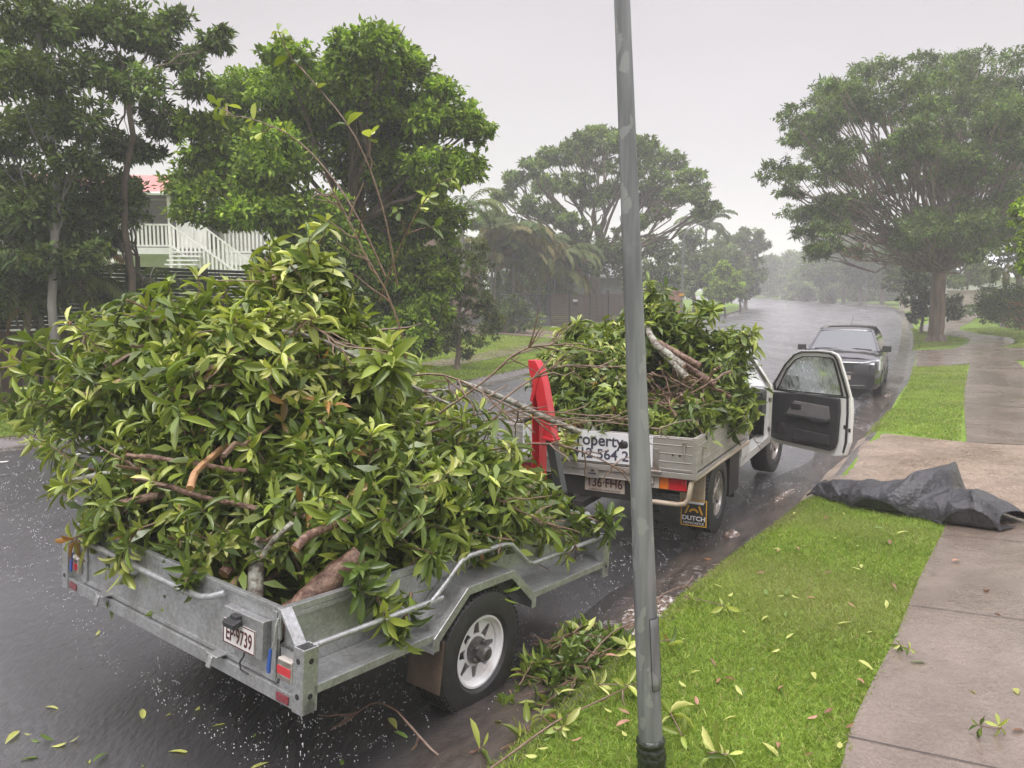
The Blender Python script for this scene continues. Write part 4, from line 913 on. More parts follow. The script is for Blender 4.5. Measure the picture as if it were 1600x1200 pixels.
MB().grid([[(cx+g*.60, -.016+.05*g*g, z) for g in np.linspace(-1, 1, 9)] for z in (.30, .40, .50, .54)]).obj('lower_grille', m_trim, bc)
MB().tube([(cx+g*.66, -.022+.06*g*g, .775) for g in np.linspace(-1, 1, 9)], .010, 6).tube([(cx+g*.3, -.03, .555) for g in (-1, 1)], .006, 6).tube([(cx+g*.55, -.028+.05*g*g, .27) for g in (-1, 0, 1)], .008, 6).obj('chrome_strip', m_hub, bc)
m_drl = mat('headlight_lens', (.78, .8, .84), rough=.08, coat=1.)
for s_ in (-1, 1):
    hl = MB().add([(cx+s_*.45, -.005, .785), (cx+s_*.82, .13, .87), (cx+s_*.845, .16, .85), (cx+s_*.80, .10, .83), (cx+s_*.46, -.008, .772)], [(0, 1, 2, 3, 4)]).add([(cx+s_*.812, .085, .83), (cx+s_*.832, .12, .83), (cx+s_*.832, .12, .62), (cx+s_*.812, .09, .62)], [(0, 1, 2, 3)])
    ho = hl.obj('headlight', m_drl, bc); ho.modifiers.new('s', 'SOLIDIFY').thickness = .02
    MB().box((cx+s_*.70, .03, .68), (.16, .03, .13), (0, 0, s_*R(28))).obj('lamp_unit', m_trim, bc, bevel=.02)
    mi = MB().box((cx+s_*.93, 1.08, 1.05), (.19, .10, .14)).box((cx+s_*.86, 1.05, 1.01), (.14, .05, .035)); mi.obj('wing_mirror', m_blackp, bc, bevel=.03, bseg=3)
for x0, x1 in ((cx-.62, cx-.02), (cx+.05, cx+.62)): MB().tube([(x0, .90, 1.035), ((x0+x1)/2, .84, 1.055), (x1, .86, 1.03)], .012, 5).obj('wiper', m_ink, bc)
MB().tube([(cx, 3.3, 1.53), (cx+.02, 3.45, 1.76)], .006, 5).obj('antenna', m_ink, bc)
MB().bx(cx-.12, cx+.08, 1.62, 1.66, 1.30, 1.36).obj('rear_view_mirror', m_ink, bc)
cs = MB()
for x in (cx-.38, cx+.38): cs.box((x, 2.2, 1.05), (.46, .14, .5), (R(12), 0, 0)).box((x, 2.28, 1.34), (.24, .09, .15))
cs.obj('seat', m_trimg, bc, bevel=.03)
MB().bx(cx-.26, cx+.26, -.035, -.028, .40, .50).obj('number_plate', m_plate2, bc)
for x, s_ in ((-.10, 1), (-CW+.10, -1)):
    for y in (.78, 3.35):
        wheel(bc, (x, y, .32), .325, .2, .215, 5, m_rims, s_)
        a_ = MB().ring([(y+.40*math.cos(a), .32+.40*math.sin(a)) for a in np.linspace(-.2, math.pi+.2, 16)], [(y+.345*math.cos(a), .32+.345*math.sin(a)) for a in np.linspace(-.2, math.pi+.2, 16)], 0, .012, 'x')
        a_.F = [f for f in a_.F if not (set((f[0] % 16, f[1] % 16)) == {0, 15})]
        a_.V = [(v[0]+(s_*.0+(.003 if s_ > 0 else -CW-.015)), v[1], v[2]) for v in a_.V]; a_.obj('arch_trim', m_trim, bc)

# ------------------------------------------------------------------ steel street pole close to us
px, py = .60, 3.11; pz = sf(px, py)
pole = empty('street_pole', (px, py, pz)); tag(pole, 'weathered grey steel street pole close to us with black taped base', 'pole')
m_pole = mat('galvanised_pole', (.155, .16, .165), (.235, .24, .245), rough=.5, metal=.3, scale=3, stretch=(1, 1, .15), bump=.08, bscale=70)
m_patch, t_, b_ = M_('pole_steel'); n_, l_ = t_.nodes, t_.links
tcx = n_.new('ShaderNodeTexCoord'); mpx = n_.new('ShaderNodeMapping'); mpx.inputs['Scale'].default_value = (1, 1, .55); l_.new(tcx.outputs['Object'], mpx.inputs[0])
v_ = n_.new('ShaderNodeTexVoronoi'); v_.inputs['Scale'].default_value = 20; 
nw = n_.new('ShaderNodeTexNoise'); nw.inputs['Scale'].default_value = 9; nw.inputs['Detail'].default_value = 3; l_.new(tcx.outputs['Object'], nw.inputs['Vector'])
va = n_.new('ShaderNodeMixRGB'); va.blend_type = 'ADD'; va.inputs[0].default_value = .12; l_.new(mpx.outputs[0], va.inputs[1]); l_.new(nw.outputs['Color'], va.inputs[2]); l_.new(va.outputs[0], v_.inputs['Vector'])
sp = n_.new('ShaderNodeSeparateXYZ'); l_.new(v_.outputs['Color'], sp.inputs[0])
mrp = n_.new('ShaderNodeMapRange'); mrp.inputs['From Min'].default_value = .80; mrp.inputs['From Max'].default_value = .86; l_.new(sp.outputs[0], mrp.inputs[0])
md = n_.new('ShaderNodeMapRange'); md.inputs['From Min'].default_value = .50; md.inputs['From Max'].default_value = .44; l_.new(v_.outputs['Distance'], md.inputs[0])
mm_ = n_.new('ShaderNodeMath'); mm_.operation = 'MULTIPLY'; l_.new(mrp.outputs[0], mm_.inputs[0]); l_.new(md.outputs[0], mm_.inputs[1])
n3 = n_.new('ShaderNodeTexNoise'); n3.inputs['Scale'].default_value = 24; n3.inputs['Detail'].default_value = 5; mp3 = n_.new('ShaderNodeMapping'); mp3.inputs['Scale'].default_value = (1, 1, .08); l_.new(tcx.outputs['Object'], mp3.inputs[0]); l_.new(mp3.outputs[0], n3.inputs['Vector'])
rp = n_.new('ShaderNodeValToRGB'); rp.color_ramp.elements[0].color = (.155, .157, .168, 1); rp.color_ramp.elements[1].color = (.27, .272, .288, 1); rp.color_ramp.elements[0].position = .35; rp.color_ramp.elements[1].position = .65; l_.new(n3.outputs['Fac'], rp.inputs[0])
mc_ = n_.new('ShaderNodeMixRGB'); mc_.inputs[2].default_value = (.33, .335, .33, 1); mf_ = n_.new('ShaderNodeMath'); mf_.operation = 'MULTIPLY'; mf_.inputs[1].default_value = .6; l_.new(mm_.outputs[0], mf_.inputs[0]); l_.new(mf_.outputs[0], mc_.inputs[0]); l_.new(rp.outputs[0], mc_.inputs[1]); l_.new(mc_.outputs[0], b_.inputs['Base Color'])
b_.inputs['Metallic'].default_value = .35; b_.inputs['Roughness'].default_value = .42
# the shaft leans and tapers
lean_x = (.425-.60)/(3.31-pz); P0 = Vector((0, 0, -.1)); nseg = 12
mbp = MB(); pts_ = []; rad = []
for i in range(nseg+1):
    z = -.1+5.4*i/nseg; pts_.append((lean_x*z, .02*z*.3, z)); rad.append(.0525-.0068*z if z < 3.4 else .0295)
mbp.tube(pts_, rad, 14); mbp.obj('shaft', m_patch, pole, smooth=50)
def on(z): return Vector((lean_x*z, .006*z, z)), .0525-.0068*z
c0, r0 = on(.42); c1, r1 = on(.73)
ht = MB(); G = []
for z in np.linspace(.43, .74, 8):
    c, r = on(z); G.append([(c.x+(r+.0035)*math.cos(R(a)), c.y+(r+.0035)*math.sin(R(a)), z) for a in np.linspace(-82, -8, 8)])
ht.grid(G); h_ = ht.obj('access_hatch', m_patch, pole, smooth=50); h_.modifiers.new('s', 'SOLIDIFY').thickness = .005; bv = h_.modifiers.new('b', 'BEVEL'); bv.width = .002
gl_ = MB(); A, B = G[0], G[-1]
loop = [Vector(p) for p in A]+[Vector(r_[-1]) for r_ in G[1:]]+[Vector(p) for p in B[::-1][1:]]+[Vector(r_[0]) for r_ in G[::-1][1:]]
gl_.tube(loop, .0014, 5, False); gl_.obj('hatch_gap', m_ink, pole)
wr = MB(); pts_ = []; rad = []
for i in range(22):
    z = -.03+.235*i/21; c, r = on(z); pts_.append(c); rad.append(r+.007+.004*math.sin(i*1.7)+.003*math.sin(i*4.1)+(.006 if i in (0, 13, 14) else 0))
wr.tube(pts_, rad, 22); wo_ = wr.obj('tape_wrap', mat('black_plastic_wrap', (.012, .016, .012), (.03, .04, .025), rough=.28, scale=30, bump=.5, bscale=40), pole, smooth=70)
MB().tube([tuple(on(1.46)[0]+Vector((-.055, -.0, 0))), tuple(on(1.46)[0]+Vector((-.075, -.01, .0)))], .016, 10).obj('cable_bolt', m_ink, pole, smooth=50)

# ------------------------------------------------------------------ crumpled black ground cloth
def cloth():
    nu, nv = 200, 110; A = Vector((3.22, 8.22)); B = Vector((4.50, 6.72)); ax = (B-A).normalized(); pp = Vector((-ax.y, ax.x))
    if pp.y < 0: pp = -pp
    r_ = np.random.default_rng(11); fr = [(r_.normal(0, 5.5), r_.normal(0, 5), r_.uniform(0, 6.28), r_.uniform(.5, 1)) for _ in range(9)]
    G = []; Ltot = (B-A).length
    def ip(x, X, Y): return float(np.interp(x, X, Y))
    for i in range(nu):
        u = i/(nu-1); h = ip(u, [0, .06, .2, .35, .48, .56, .615, .66, .74, .85, .95, 1], [.03, .12, .17, .21, .24, .35, .44, .37, .25, .24, .20, .12])
        front = ip(u, [0, .15, .35, .5, .62, .74, .88, 1], [.12, .22, .34, .40, .34, .40, .42, .30]); back = ip(u, [0, .3, .5, .62, .75, .9, 1], [.22, .34, .5, .85, .5, .3, .18])
        e = .17*max(0, math.sin(math.pi*(u-.735)/.255))**.6 if .735 < u < .99 else (.115*max(0, math.sin(math.pi*(u-.36)/.24))**.7 if .36 < u < .6 else 0)
        row = []
        for j in range(nv):
            v = j/(nv-1)
            if v < .16:      # flap lying on the ground, inside the mouths
                q = v/.16; off = -front+.30*(1-q)+.0; z = .012+.01*q; off = -front*.35-(front*.72)*q; z += e*max(0, q-.82)/.18
            else:
                q = (v-.16)/.84; a = q*math.pi; f = (1-math.cos(a))/2; z = e*(1-q)**3+h*math.sin(a)**.8; off = -front*1.07+f*(front*1.07+back)
                n_ = sum(k[3]*(1-abs(math.sin(u*k[0]*1.7+q*k[1]*.9+k[2]))) for k in fr)/len(fr)
                n_ = (n_-.30); amp = math.sin(a)**.6; z += n_*.26*amp*(.35+h*1.6); off -= n_*.20*amp
                r2 = abs(math.sin(u*23+q*3+math.sin(q*5)*1.2)); z += (1-r2)**3*.018*amp; 
                cre = math.exp(-((u-.615+.10*(1-q))/.018)**2); z += cre*.05*amp*(q < .6)
                cre2 = math.exp(-((u-.70+.22*(.5-q))/.03)**2); z -= cre2*.07*amp
                z = max(z, .012)
            p = A+ax*(u*Ltot+.06*math.sin(v*5+u*9))+pp*(off+.02*math.sin(u*31))
            row.append((p.x, p.y, sf_fast(p.x, p.y)+.014+z))
        G.append(row)
    m_ = MB().grid(G); o = m_.obj('ground_cloth', m_cloth, smooth=80); s_ = o.modifiers.new('s', 'SOLIDIFY'); s_.thickness = .006
    tag(o, 'crumpled black woven ground cloth dumped across the lawn corner and driveway', 'ground cloth')
def sf_fast(x, y):
    t_ = float(sdist([(x, y)], KRd[600:1400] if False else KRd)[0]) if False else None
    # local plane of the verge: distance to the straight kerb stretch here
    a, b = np.array([2.27, 6.97]), np.array([4.55, 10.45]); d = b-a; q = np.array([x, y])-a; cr_ = (d[1]*q[0]-d[0]*q[1])/math.hypot(*d)
    return float(prof_verge(max(cr_, 0)))
m_cloth, t_, b_ = M_('woven_black_cloth'); n_, l_ = t_.nodes, t_.links
b_.inputs['Base Color'].default_value = (.03, .03, .032, 1); b_.inputs['Roughness'].default_value = .42
tcx = n_.new('ShaderNodeTexCoord'); wv = n_.new('ShaderNodeTexNoise'); wv.inputs['Scale'].default_value = 18; wv.inputs['Detail'].default_value = 6; l_.new(tcx.outputs['Object'], wv.inputs['Vector'])
rr_ = n_.new('ShaderNodeValToRGB'); rr_.color_ramp.elements[0].color = (.012, .012, .013, 1); rr_.color_ramp.elements[1].color = (.05, .05, .054, 1); l_.new(wv.outputs['Fac'], rr_.inputs[0]); l_.new(rr_.outputs[0], b_.inputs['Base Color'])
bp = n_.new('ShaderNodeBump'); bp.inputs['Strength'].default_value = .7; bp.inputs['Distance'].default_value = .03; l_.new(wv.outputs['Fac'], bp.inputs['Height']); l_.new(bp.outputs[0], b_.inputs['Normal'])
cloth()

# ------------------------------------------------------------------ brush heaps, branches and logs
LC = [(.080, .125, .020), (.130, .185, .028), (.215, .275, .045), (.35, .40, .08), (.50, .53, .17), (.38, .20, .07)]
def rosettes(name, C, A, nl, ln, parent, cols=LC, p=(.30, .30, .235, .12, .04, .005), matl=None, wr=.265, shape='leaf', wild=.22):
    """whorls of long leaves at twig ends"""
    n = len(C); C = np.asarray(C); A = unit(np.asarray(A))
    Rr = unit(np.cross(A, rdir(n))); S_ = np.cross(A, Rr); P = []; D = []; Nn = []; LN = []; CO = []
    pal = np.array(cols); bi = rng.choice(len(cols), n, p=p)
    for k in range(nl):
        az = k*2.399+rng.normal(0, .3, n); po = (.55+1.15*(k/nl))+rng.normal(0, .16, n)
        rad = Rr*np.cos(az)[:, None]+S_*np.sin(az)[:, None]
        d = A*np.cos(po)[:, None]+rad*np.sin(po)[:, None]+rng.normal(0, wild, (n, 3)); d[:, 2] -= .34*rng.uniform(0, 1.3, n); d = unit(d)
        P.append(C-A*(.05*k/nl)*ln/.13); D.append(d); Nn.append(unit(A-d*(A*d).sum(1)[:, None]+rng.normal(0, .25, (n, 3))))
        LN.append(ln*rng.uniform(.55, 1.35, n)*(.75 if k < 2 else 1))
        jj = np.where(rng.random(n) < .3, rng.choice(len(cols), n, p=p), bi)
        c = pal[jj]*(1+rng.normal(0, .16, (n, 1)))*np.where(k < 3, 1.25, 1.); CO.append(np.clip(c, .01, .7))
    P, D, Nn, LN, CO = map(np.concatenate, (P, D, Nn, LN, CO)); m = rng.random(len(P)) < .93
    cu = rng.uniform(.3, 2.2, len(P))
    return leaves(name, P[m], D[m], Nn[m], LN[m], LN[m]*wr*rng.uniform(.8, 1.2, m.sum()), CO[m], shape, matl or m_leaf, parent, cu[m])
def heap_points(blobs, n, inner=.72, lift=.35, zmin=None, keep=None):
    B = np.array(blobs, float); vol = (B[:, 3]*B[:, 4]*B[:, 5])**(.67); out = []; ax = []
    while len(out) < n:
        i = rng.choice(len(B), p=vol/vol.sum()); d = rdir(1)[0]; r = rng.uniform(inner, 1.04); q = B[i, :3]+d*B[i, 3:6]*r
        if zmin is not None and q[2] < zmin: continue
        rel = ((q-B[:, :3])/B[:, 3:6]); dd = (rel**2).sum(1); dd[i] = 9
        if dd.min() < .38: continue
        if keep is not None and not keep(q): continue
        nn_ = d/B[i, 3:6]; out.append(q); ax.append(unit(unit(nn_)+np.array([0, 0, lift])+rng.normal(0, .35, 3)))
    return np.array(out), np.array(ax)
TRM = Matrix.Translation(tr.location) @ tr.rotation_euler.to_matrix().to_4x4()
def TRw(p): return TRM @ Vector(p)
UTM = Matrix.Translation(ut.location) @ ut.rotation_euler.to_matrix().to_4x4()
HB = [(-1.12, 1.1, 1.0, .95, 1.05, .56), (-1.45, .85, 1.35, .85, .72, .55), (-.95, 1.2, 1.12, .55, .68, .36), (-1.45, 1.08, 1.68, .62, .55, .44),
      (-1.42, 1.05, 2.06, .32, .3, .26), (-1.38, 1.02, 2.28, .19, .18, .17), (-2.05, .8, 1.4, .6, .5, .42), (-1.85, .52, 1.72, .58, .4, .30), (-1.35, .5, 1.75, .45, .35, .28), (-1.9, .45, 1.0, .52, .45, .42),
      (-.55, 1.75, .92, .46, .62, .34), (-.45, 2.25, .76, .34, .30, .16), (-1.15, .42, .92, .82, .33, .34), (-2.35, .48, 1.50, .46, .35, .32), (-2.75, .42, 1.45, .3, .25, .2), (-.60, 1.95, 1.02, .42, .5, .28), (-1.5, 1.75, 1.2, .6, .6, .45), (-.78, .72, 1.15, .48, .42, .38), (-.42, 1.35, 1.0, .36, .55, .36)]
def keep_t(q):
    if q[2] < .56: return False
    if q[1] > 1.8 and q[2] > .98 and q[0] > -.62: return False
    if q[1] < .03 and q[2] < .84: return False
    if q[0] > -.22 and q[2] < .84 and q[1] < 2.2: return rng.random() < .04
    if q[0] < -2.0 and q[2] < .86: return False
    if q[1] > 2.45 and q[2] < .85: return False
    # keep the butt ends of the logs in view
    if -.80 < q[0] < -.20 and q[1] < .42 and q[2] < .90: return False
    if -.35 < q[0] < -.1 and q[2] < .9 and q[1] < .6: return False
    return True
hp = empty('brush_heap', (0, 0, 0)); hp.matrix_world = TRM
tag(hp, 'big heap of freshly cut leafy branches filling the galvanised trailer', 'brush heap', kind='stuff')
C_, A_ = heap_points(HB, 2200, keep=keep_t)
low = C_[:, 2] < 1.2
# whorls high in the heap take yellower, paler greens: colour by whorl
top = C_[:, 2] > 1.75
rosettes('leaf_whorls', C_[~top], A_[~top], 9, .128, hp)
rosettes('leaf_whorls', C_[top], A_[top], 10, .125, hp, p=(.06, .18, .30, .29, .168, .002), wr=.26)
# shoots that stand proud of the heap and break its outline
Sx, Ax = heap_points(HB, 230, inner=.9, keep=keep_t); sw = MB(); sc_ = []; sa_ = []
for c, a in zip(Sx, Ax):
    l_ = rng.uniform(.10, .34); e = c+unit(a+rng.normal(0, .25, 3))*l_; limb(sw, c-a*.1, e, .006, .003, .12, 4, 4); sc_.append(e); sa_.append(a+[0, 0, .2])
    if l_ > .2: sc_.append(c+a*l_*.5+rng.normal(0, .04, 3)); sa_.append(a+rng.normal(0, .6, 3))
sw.obj('shoots', m_twig, hp, smooth=70); rosettes('leaf_whorls', np.array(sc_), np.array(sa_), 9, .13, hp, p=(.14, .24, .28, .22, .115, .005), wr=.26)
db, da = heap_points(HB, 150, keep=keep_t); rosettes('withered_leaves', db, da, 3, .11, hp, cols=[(.14, .08, .03), (.24, .16, .06), (.38, .34, .12)], p=(.4, .3, .3), wr=.3, wild=.6)
# dense inner leaves, darker greens only to put interior shade into colour, and stems
Ci, Ai = heap_points(HB, 2600, inner=.45, keep=keep_t)
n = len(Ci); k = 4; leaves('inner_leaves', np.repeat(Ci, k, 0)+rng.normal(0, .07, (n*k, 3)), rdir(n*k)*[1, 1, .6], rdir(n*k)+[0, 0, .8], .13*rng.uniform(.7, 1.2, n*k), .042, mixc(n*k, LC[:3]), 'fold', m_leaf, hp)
def stick(mb, a, b, r0, r1, wob=.08, n=8, sag=.0, sides=6): return limb(mb, a, b, r0, r1, wob, n, sides, sag)
tw = MB()
for _ in range(560):
    i = rng.integers(len(C_)); c = C_[i]; a = A_[i]; l_ = rng.uniform(.15, .5)
    stick(tw, c-a*l_+rng.normal(0, .06, 3), c, .006+.008*rng.random(), .003, .1, 4, sides=4)
for _ in range(150):
    c = C_[rng.integers(len(C_))]; d = rdir(1)[0]*[1, 1, .45]; l_ = rng.uniform(.3, .8); stick(tw, c-d*l_/2, c+d*l_/2, .007+.007*rng.random(), .004, .14, 7, sides=5)
tw.obj('twigs', m_twig, hp, smooth=70)

def branch(name, label, cat, pts, r0, r1, mt, parentM=TRM, cut=True, twigs=0, whorls=(), wl=.14, tl=.35, wp=(.2, .26, .265, .195, .08, 0), nl=11, group=None, cutr=None, wr=.3):
    """pts in the frame of parentM; the thing's empty sits at the butt end"""
    P = [parentM @ Vector(p) for p in pts]; o = P[0].copy(); root = empty(name, o); tag(root, label, cat, group)
    Q = [p-o for p in P]; sm = resample(np.array(Q), None)[::6]; sm = [Vector(q) for q in sm]; mb = MB(); nP = len(sm)
    sm = [q+(Vector(rng.normal(0, r0*(.05 if r0 > .018 else .18), 3)) if 0 < i < nP-1 else Vector((0, 0, 0))) for i, q in enumerate(sm)]
    mb.tube(sm, [r0+(r1-r0)*i/(nP-1) for i in range(nP)], 10 if r0 > .02 else 6); 
    cents = []; axes = []
    for _ in range(twigs):
        i = rng.integers(nP//3, nP-1); d = (sm[min(i+2, nP-1)]-sm[max(0, i-2)]).normalized(); dv = (d+Vector(rng.normal(0, .55, 3))).normalized(); e = sm[i]+dv*tl*rng.uniform(.4, 1)
        stick(mb, sm[i], e, r1*1.2+.002, .003, .12, 4, sides=5)
        if whorls: cents.append(e); axes.append(dv+Vector((0, 0, .3)))
    mb.obj('stem', mt, root, smooth=60)
    if cut:
        d = (sm[1]-sm[0]).normalized(); u = d.orthogonal().normalized(); v = d.cross(u); rc = (cutr or r0)*.97; c0 = sm[0]-d*.003
        MB().add([c0]+[c0+(u*math.cos(t)+v*math.sin(t))*rc for t in np.linspace(0, 2*math.pi, 17)[:-1]], [(0, i+1, (i+1) % 16+1) for i in range(16)]).obj('cut_face', m_cut, root)
    if whorls:
        for f in whorls: i = int(f*(nP-1)); d = (sm[min(i+1, nP-1)]-sm[max(0, i-1)]).normalized(); cents.append(sm[i]); axes.append(d+Vector((0, 0, .35))+Vector(rng.normal(0, .2, 3)))
        rosettes('leaves', np.array([tuple(c) for c in cents]), np.array([tuple(a) for a in axes]), nl, wl, root, p=wp, wr=wr)
    return root
# logs standing out over the tailgate corner
branch('cut_log', 'mottled grey-brown log end upright at the tailgate corner, left of the stouter one', 'log', [(-.59, .13, .63), (-.64, .17, .74), (-.69, .21, .85), (-.75, .26, .98)], .043, .036, m_barkg)
branch('cut_log', 'stout russet log leaning beside the tailgate corner, the thickest in the trailer', 'log', [(-.44, .10, .60), (-.36, .22, .73), (-.29, .34, .85), (-.22, .46, .96)], .068, .058, m_bark)
branch('cut_log', 'short stub of branch with orange cut face, left of the upright log', 'log', [(-.83, .12, .80), (-.87, .3, .9), (-.95, .6, 1.0)], .03, .026, m_bark)
branch('cut_log', 'thin sawn stub poking out just above the tailgate rim', 'log', [(-.74, .09, .75), (-.84, .28, .80), (-1.0, .6, .9)], .02, .018, m_bark)
branch('cut_log', 'pale lichen-covered stick pointing down in the front of the heap', 'stick', [(-.46, .08, .99), (-.42, .09, 1.05), (-.37, .11, 1.11), (-.33, .13, 1.16)], .014, .012, m_barkg)
branch('cut_log', 'short red-brown stub with round cut end beside the pale stick', 'log', [(-.26, .10, 1.06), (-.28, .2, 1.10), (-.4, .6, 1.1)], .022, .02, m_bark)
branch('cut_log', 'sawn branch end with orange face on the left side of the heap', 'log', [(-1.62, .0, 1.02), (-1.5, .15, 1.07), (-1.2, .5, 1.2)], .028, .024, m_bark)
branch('cut_branch', 'long straight brown branch lying across the left of the heap', 'branch', [(-1.55, .0, 1.30), (-1.2, .1, 1.31), (-.85, .25, 1.30)], .016, .012, m_bark)
branch('cut_branch', 'second long brown branch just above the sawn end, lower on the heap', 'branch', [(-1.42, -.02, 1.20), (-1.1, .08, 1.17), (-.75, .2, 1.14), (-.5, .4, 1.1)], .017, .012, m_bark, twigs=3, tl=.2)
branch('cut_branch', 'broken branch with a pale splintered end at the middle of the heap', 'branch', [(-.98, .02, 1.22), (-1.06, .12, 1.30), (-1.15, .4, 1.42)], .020, .02, m_cut)
branch('cut_branch', 'mossy sawn limb poking out left over the road', 'branch', [(-2.05, -.05, 1.08), (-1.9, .1, 1.13), (-1.5, .4, 1.2)], .022, .022, m_barkg)
# bare limbs in the upper right
branch('cut_branch', 'thick pale limb with bare forks high on the right of the heap', 'branch', [(-1.1, .62, 2.0), (-.95, .8, 1.95), (-.75, 1.1, 1.78), (-.6, 1.5, 1.6)], .016, .010, m_barkg, twigs=6, tl=.35)
for pts, lab in (
    ([(-.95, 1.35, 1.5), (-.8, 1.3, 1.85), (-.85, 1.2, 2.2), (-1.0, 1.1, 2.5), (-1.12, 1.05, 2.72), (-1.2, 1.0, 2.85)], 'dark bare sapling stem rising highest out of the heap'),
    ([(-.60, 1.4, 1.55), (-.4, 1.55, 1.75), (-.25, 1.7, 1.95), (-.1, 1.9, 2.0), (.1, 2.1, 1.97)], 'forked grey twig curving up over the lawn behind the heap'),
    ([(-.75, 1.3, 1.45), (-.45, 1.6, 1.55), (-.2, 1.9, 1.58), (.2, 2.3, 1.55)], 'bare brown branch reaching level toward the red crane'),
    ([(-.85, 1.2, 1.35), (-.5, 1.8, 1.5), (-.2, 2.3, 1.5), (.25, 2.8, 1.45)], 'long bare branch passing in front of the red crane'),
    ([(-.6, .9, 1.4), (-.3, 1.2, 1.25), (-.05, 1.5, 1.05), (.05, 1.9, .85), (.08, 2.0, .72)], 'long brown branch drooping over the front of the mudguard'),
    ([(-.7, 1.0, 1.75), (-.45, 1.25, 1.8), (-.2, 1.5, 1.65), (0, 1.8, 1.5)], 'crooked bare branch low on the right of the heap'),
    ([(-1.3, .9, 1.9), (-1.05, .7, 2.05), (-.75, .65, 2.0), (-.6, .7, 1.85)], 'curved grey bough near the heap top'),
    ([(-.5, 1.7, 1.3), (-.25, 2.1, 1.35), (0., 2.5, 1.2), (.1, 2.7, 1.0)], 'thin dark branch hanging beside the crane chain'),
    ([(-.3, 1.5, 1.6), (-.15, 1.9, 1.85), (.1, 2.2, 1.88)], 'wiry forked twig standing against the far driveway')):
    branch('cut_branch', lab, 'branch', pts, .008, .0035, m_twig, cut=False, twigs=11, tl=.30)
branch('cut_branch', 'grey limb with sawn end pushed against the red crane', 'branch', [(-.42, 2.72, 1.36), (-.55, 2.5, 1.45), (-.75, 2.2, 1.6), (-.9, 1.9, 1.7)], .022, .02, m_barkg, cutr=.022)
# drooping vine-like stems above
for pts, lab in (([(-.85, 1.25, 2.3), (-.9, 1.15, 2.75), (-1.05, 1.05, 3.15), (-1.3, .95, 3.45), (-1.45, .85, 3.62)], 'tall thin stem with a few small leaves above the heap'),
                 ([(-.9, 1.2, 2.35), (-1.15, 1.1, 2.8), (-1.5, 1.0, 3.15), (-1.85, .9, 3.3), (-2.1, .85, 3.33)], 'long thin stem arching left above the heap'),
                 ([(-.95, 1.2, 2.2), (-.75, 1.2, 2.6), (-.55, 1.2, 2.85), (-.4, 1.2, 2.9)], 'thin stem bending right above the heap')):
    branch('thin_stem', lab, 'branch', pts, .006, .0025, m_twig, cut=False, twigs=3, tl=.22, whorls=(.6, .8, 1.), wl=.09, nl=4, wp=(.1, .2, .4, .3, 0, 0), wr=.5)
# leafy sprays
def spray(label, pts, whorls, tw_=3, wl=.14, wp=(.14, .24, .305, .225, .085, .005), nl=11, M=TRM, tl=.3): return branch('leafy_branch', label, 'branch', pts, .011, .005, m_twig, M, cut=False, twigs=tw_, whorls=whorls, wl=wl, wp=wp, nl=nl, tl=tl)
spray('leafy branch reaching farthest left over the road', [(-2.1, .7, 1.40), (-2.7, .55, 1.60), (-3.2, .42, 1.66), (-4.0, .35, 1.60)], (.3, .38, .45, .52, .58, .64, .7, .76, .82, .88, .94, 1.), 22, wp=(.12, .26, .32, .2, .08, .02), tl=.38)
spray('leafy branch hanging lower left over the road', [(-2.1, .6, 1.2), (-2.7, .45, 1.32), (-3.2, .35, 1.36), (-3.65, .3, 1.32)], (.4, .5, .6, .7, .8, .9, 1.), 12, wp=(.2, .3, .3, .15, .03, .02), tl=.3)
spray('leafy branch with orange young leaves on the left', [(-2.2, .8, 1.5), (-2.6, .6, 1.6), (-3.0, .5, 1.62), (-3.2, .45, 1.68)], (.4, .6, .8, 1.), 6, wp=(.1, .22, .3, .2, .06, .12), tl=.3)
spray('leafy branch standing at the upper left of the heap', [(-1.9, .8, 1.7), (-2.15, .7, 1.9), (-2.25, .65, 2.02)], (.5, .8, 1.), 5, tl=.28)
spray('leafy branch rising beside the upper left one', [(-1.6, .8, 1.8), (-1.75, .7, 1.98), (-1.85, .65, 2.1)], (.5, .8, 1.), 5, tl=.28)
spray('leafy branch at the top left shoulder of the heap', [(-1.4, .85, 1.8), (-1.5, .75, 2.0), (-1.55, .7, 2.1)], (.5, .8, 1.), 5, tl=.26)
spray('yellow-green leafy branch crowning the heap', [(-1.45, 1.1, 2.15), (-1.38, 1.03, 2.32), (-1.32, .98, 2.42)], (.4, .6, .8, 1.), 10, wp=(.02, .12, .30, .34, .22, 0), tl=.3)
spray('yellow-green leafy branch leaning left at the heap top', [(-1.5, 1.1, 2.1), (-1.62, 1.0, 2.28), (-1.72, .95, 2.30)], (.4, .7, 1.), 8, wp=(.02, .12, .30, .34, .22, 0), tl=.26)
spray('leafy branch drooping over the tailgate by the left lamp', [(-1.6, .3, 1.0), (-1.75, .05, .93), (-1.82, -.08, .78)], (.5, .75, 1.), 4, wp=(.05, .15, .35, .3, .13, .02), tl=.18)
spray('pale leafy tip drooping over the middle of the tailgate', [(-1.3, .25, .98), (-1.42, .02, .93), (-1.47, -.07, .78)], (.6, 1.), 3, wp=(.02, .1, .3, .4, .18, 0), tl=.14, wl=.12)
spray('leafy shoot resting on the tailgate left of the upright log', [(-1.1, .3, .85), (-.95, .08, .87), (-.88, -.02, .84)], (.5, .8, 1.), 3, tl=.14, wl=.11)
spray('leafy branch draped over the side panel behind the corner lamp', [(-.5, .55, .9), (-.3, .5, .92), (-.16, .48, .84), (-.1, .5, .76)], (.35, .6, .8, 1.), 5, tl=.16, wl=.12, wp=(.35, .35, .2, .1, 0, 0))
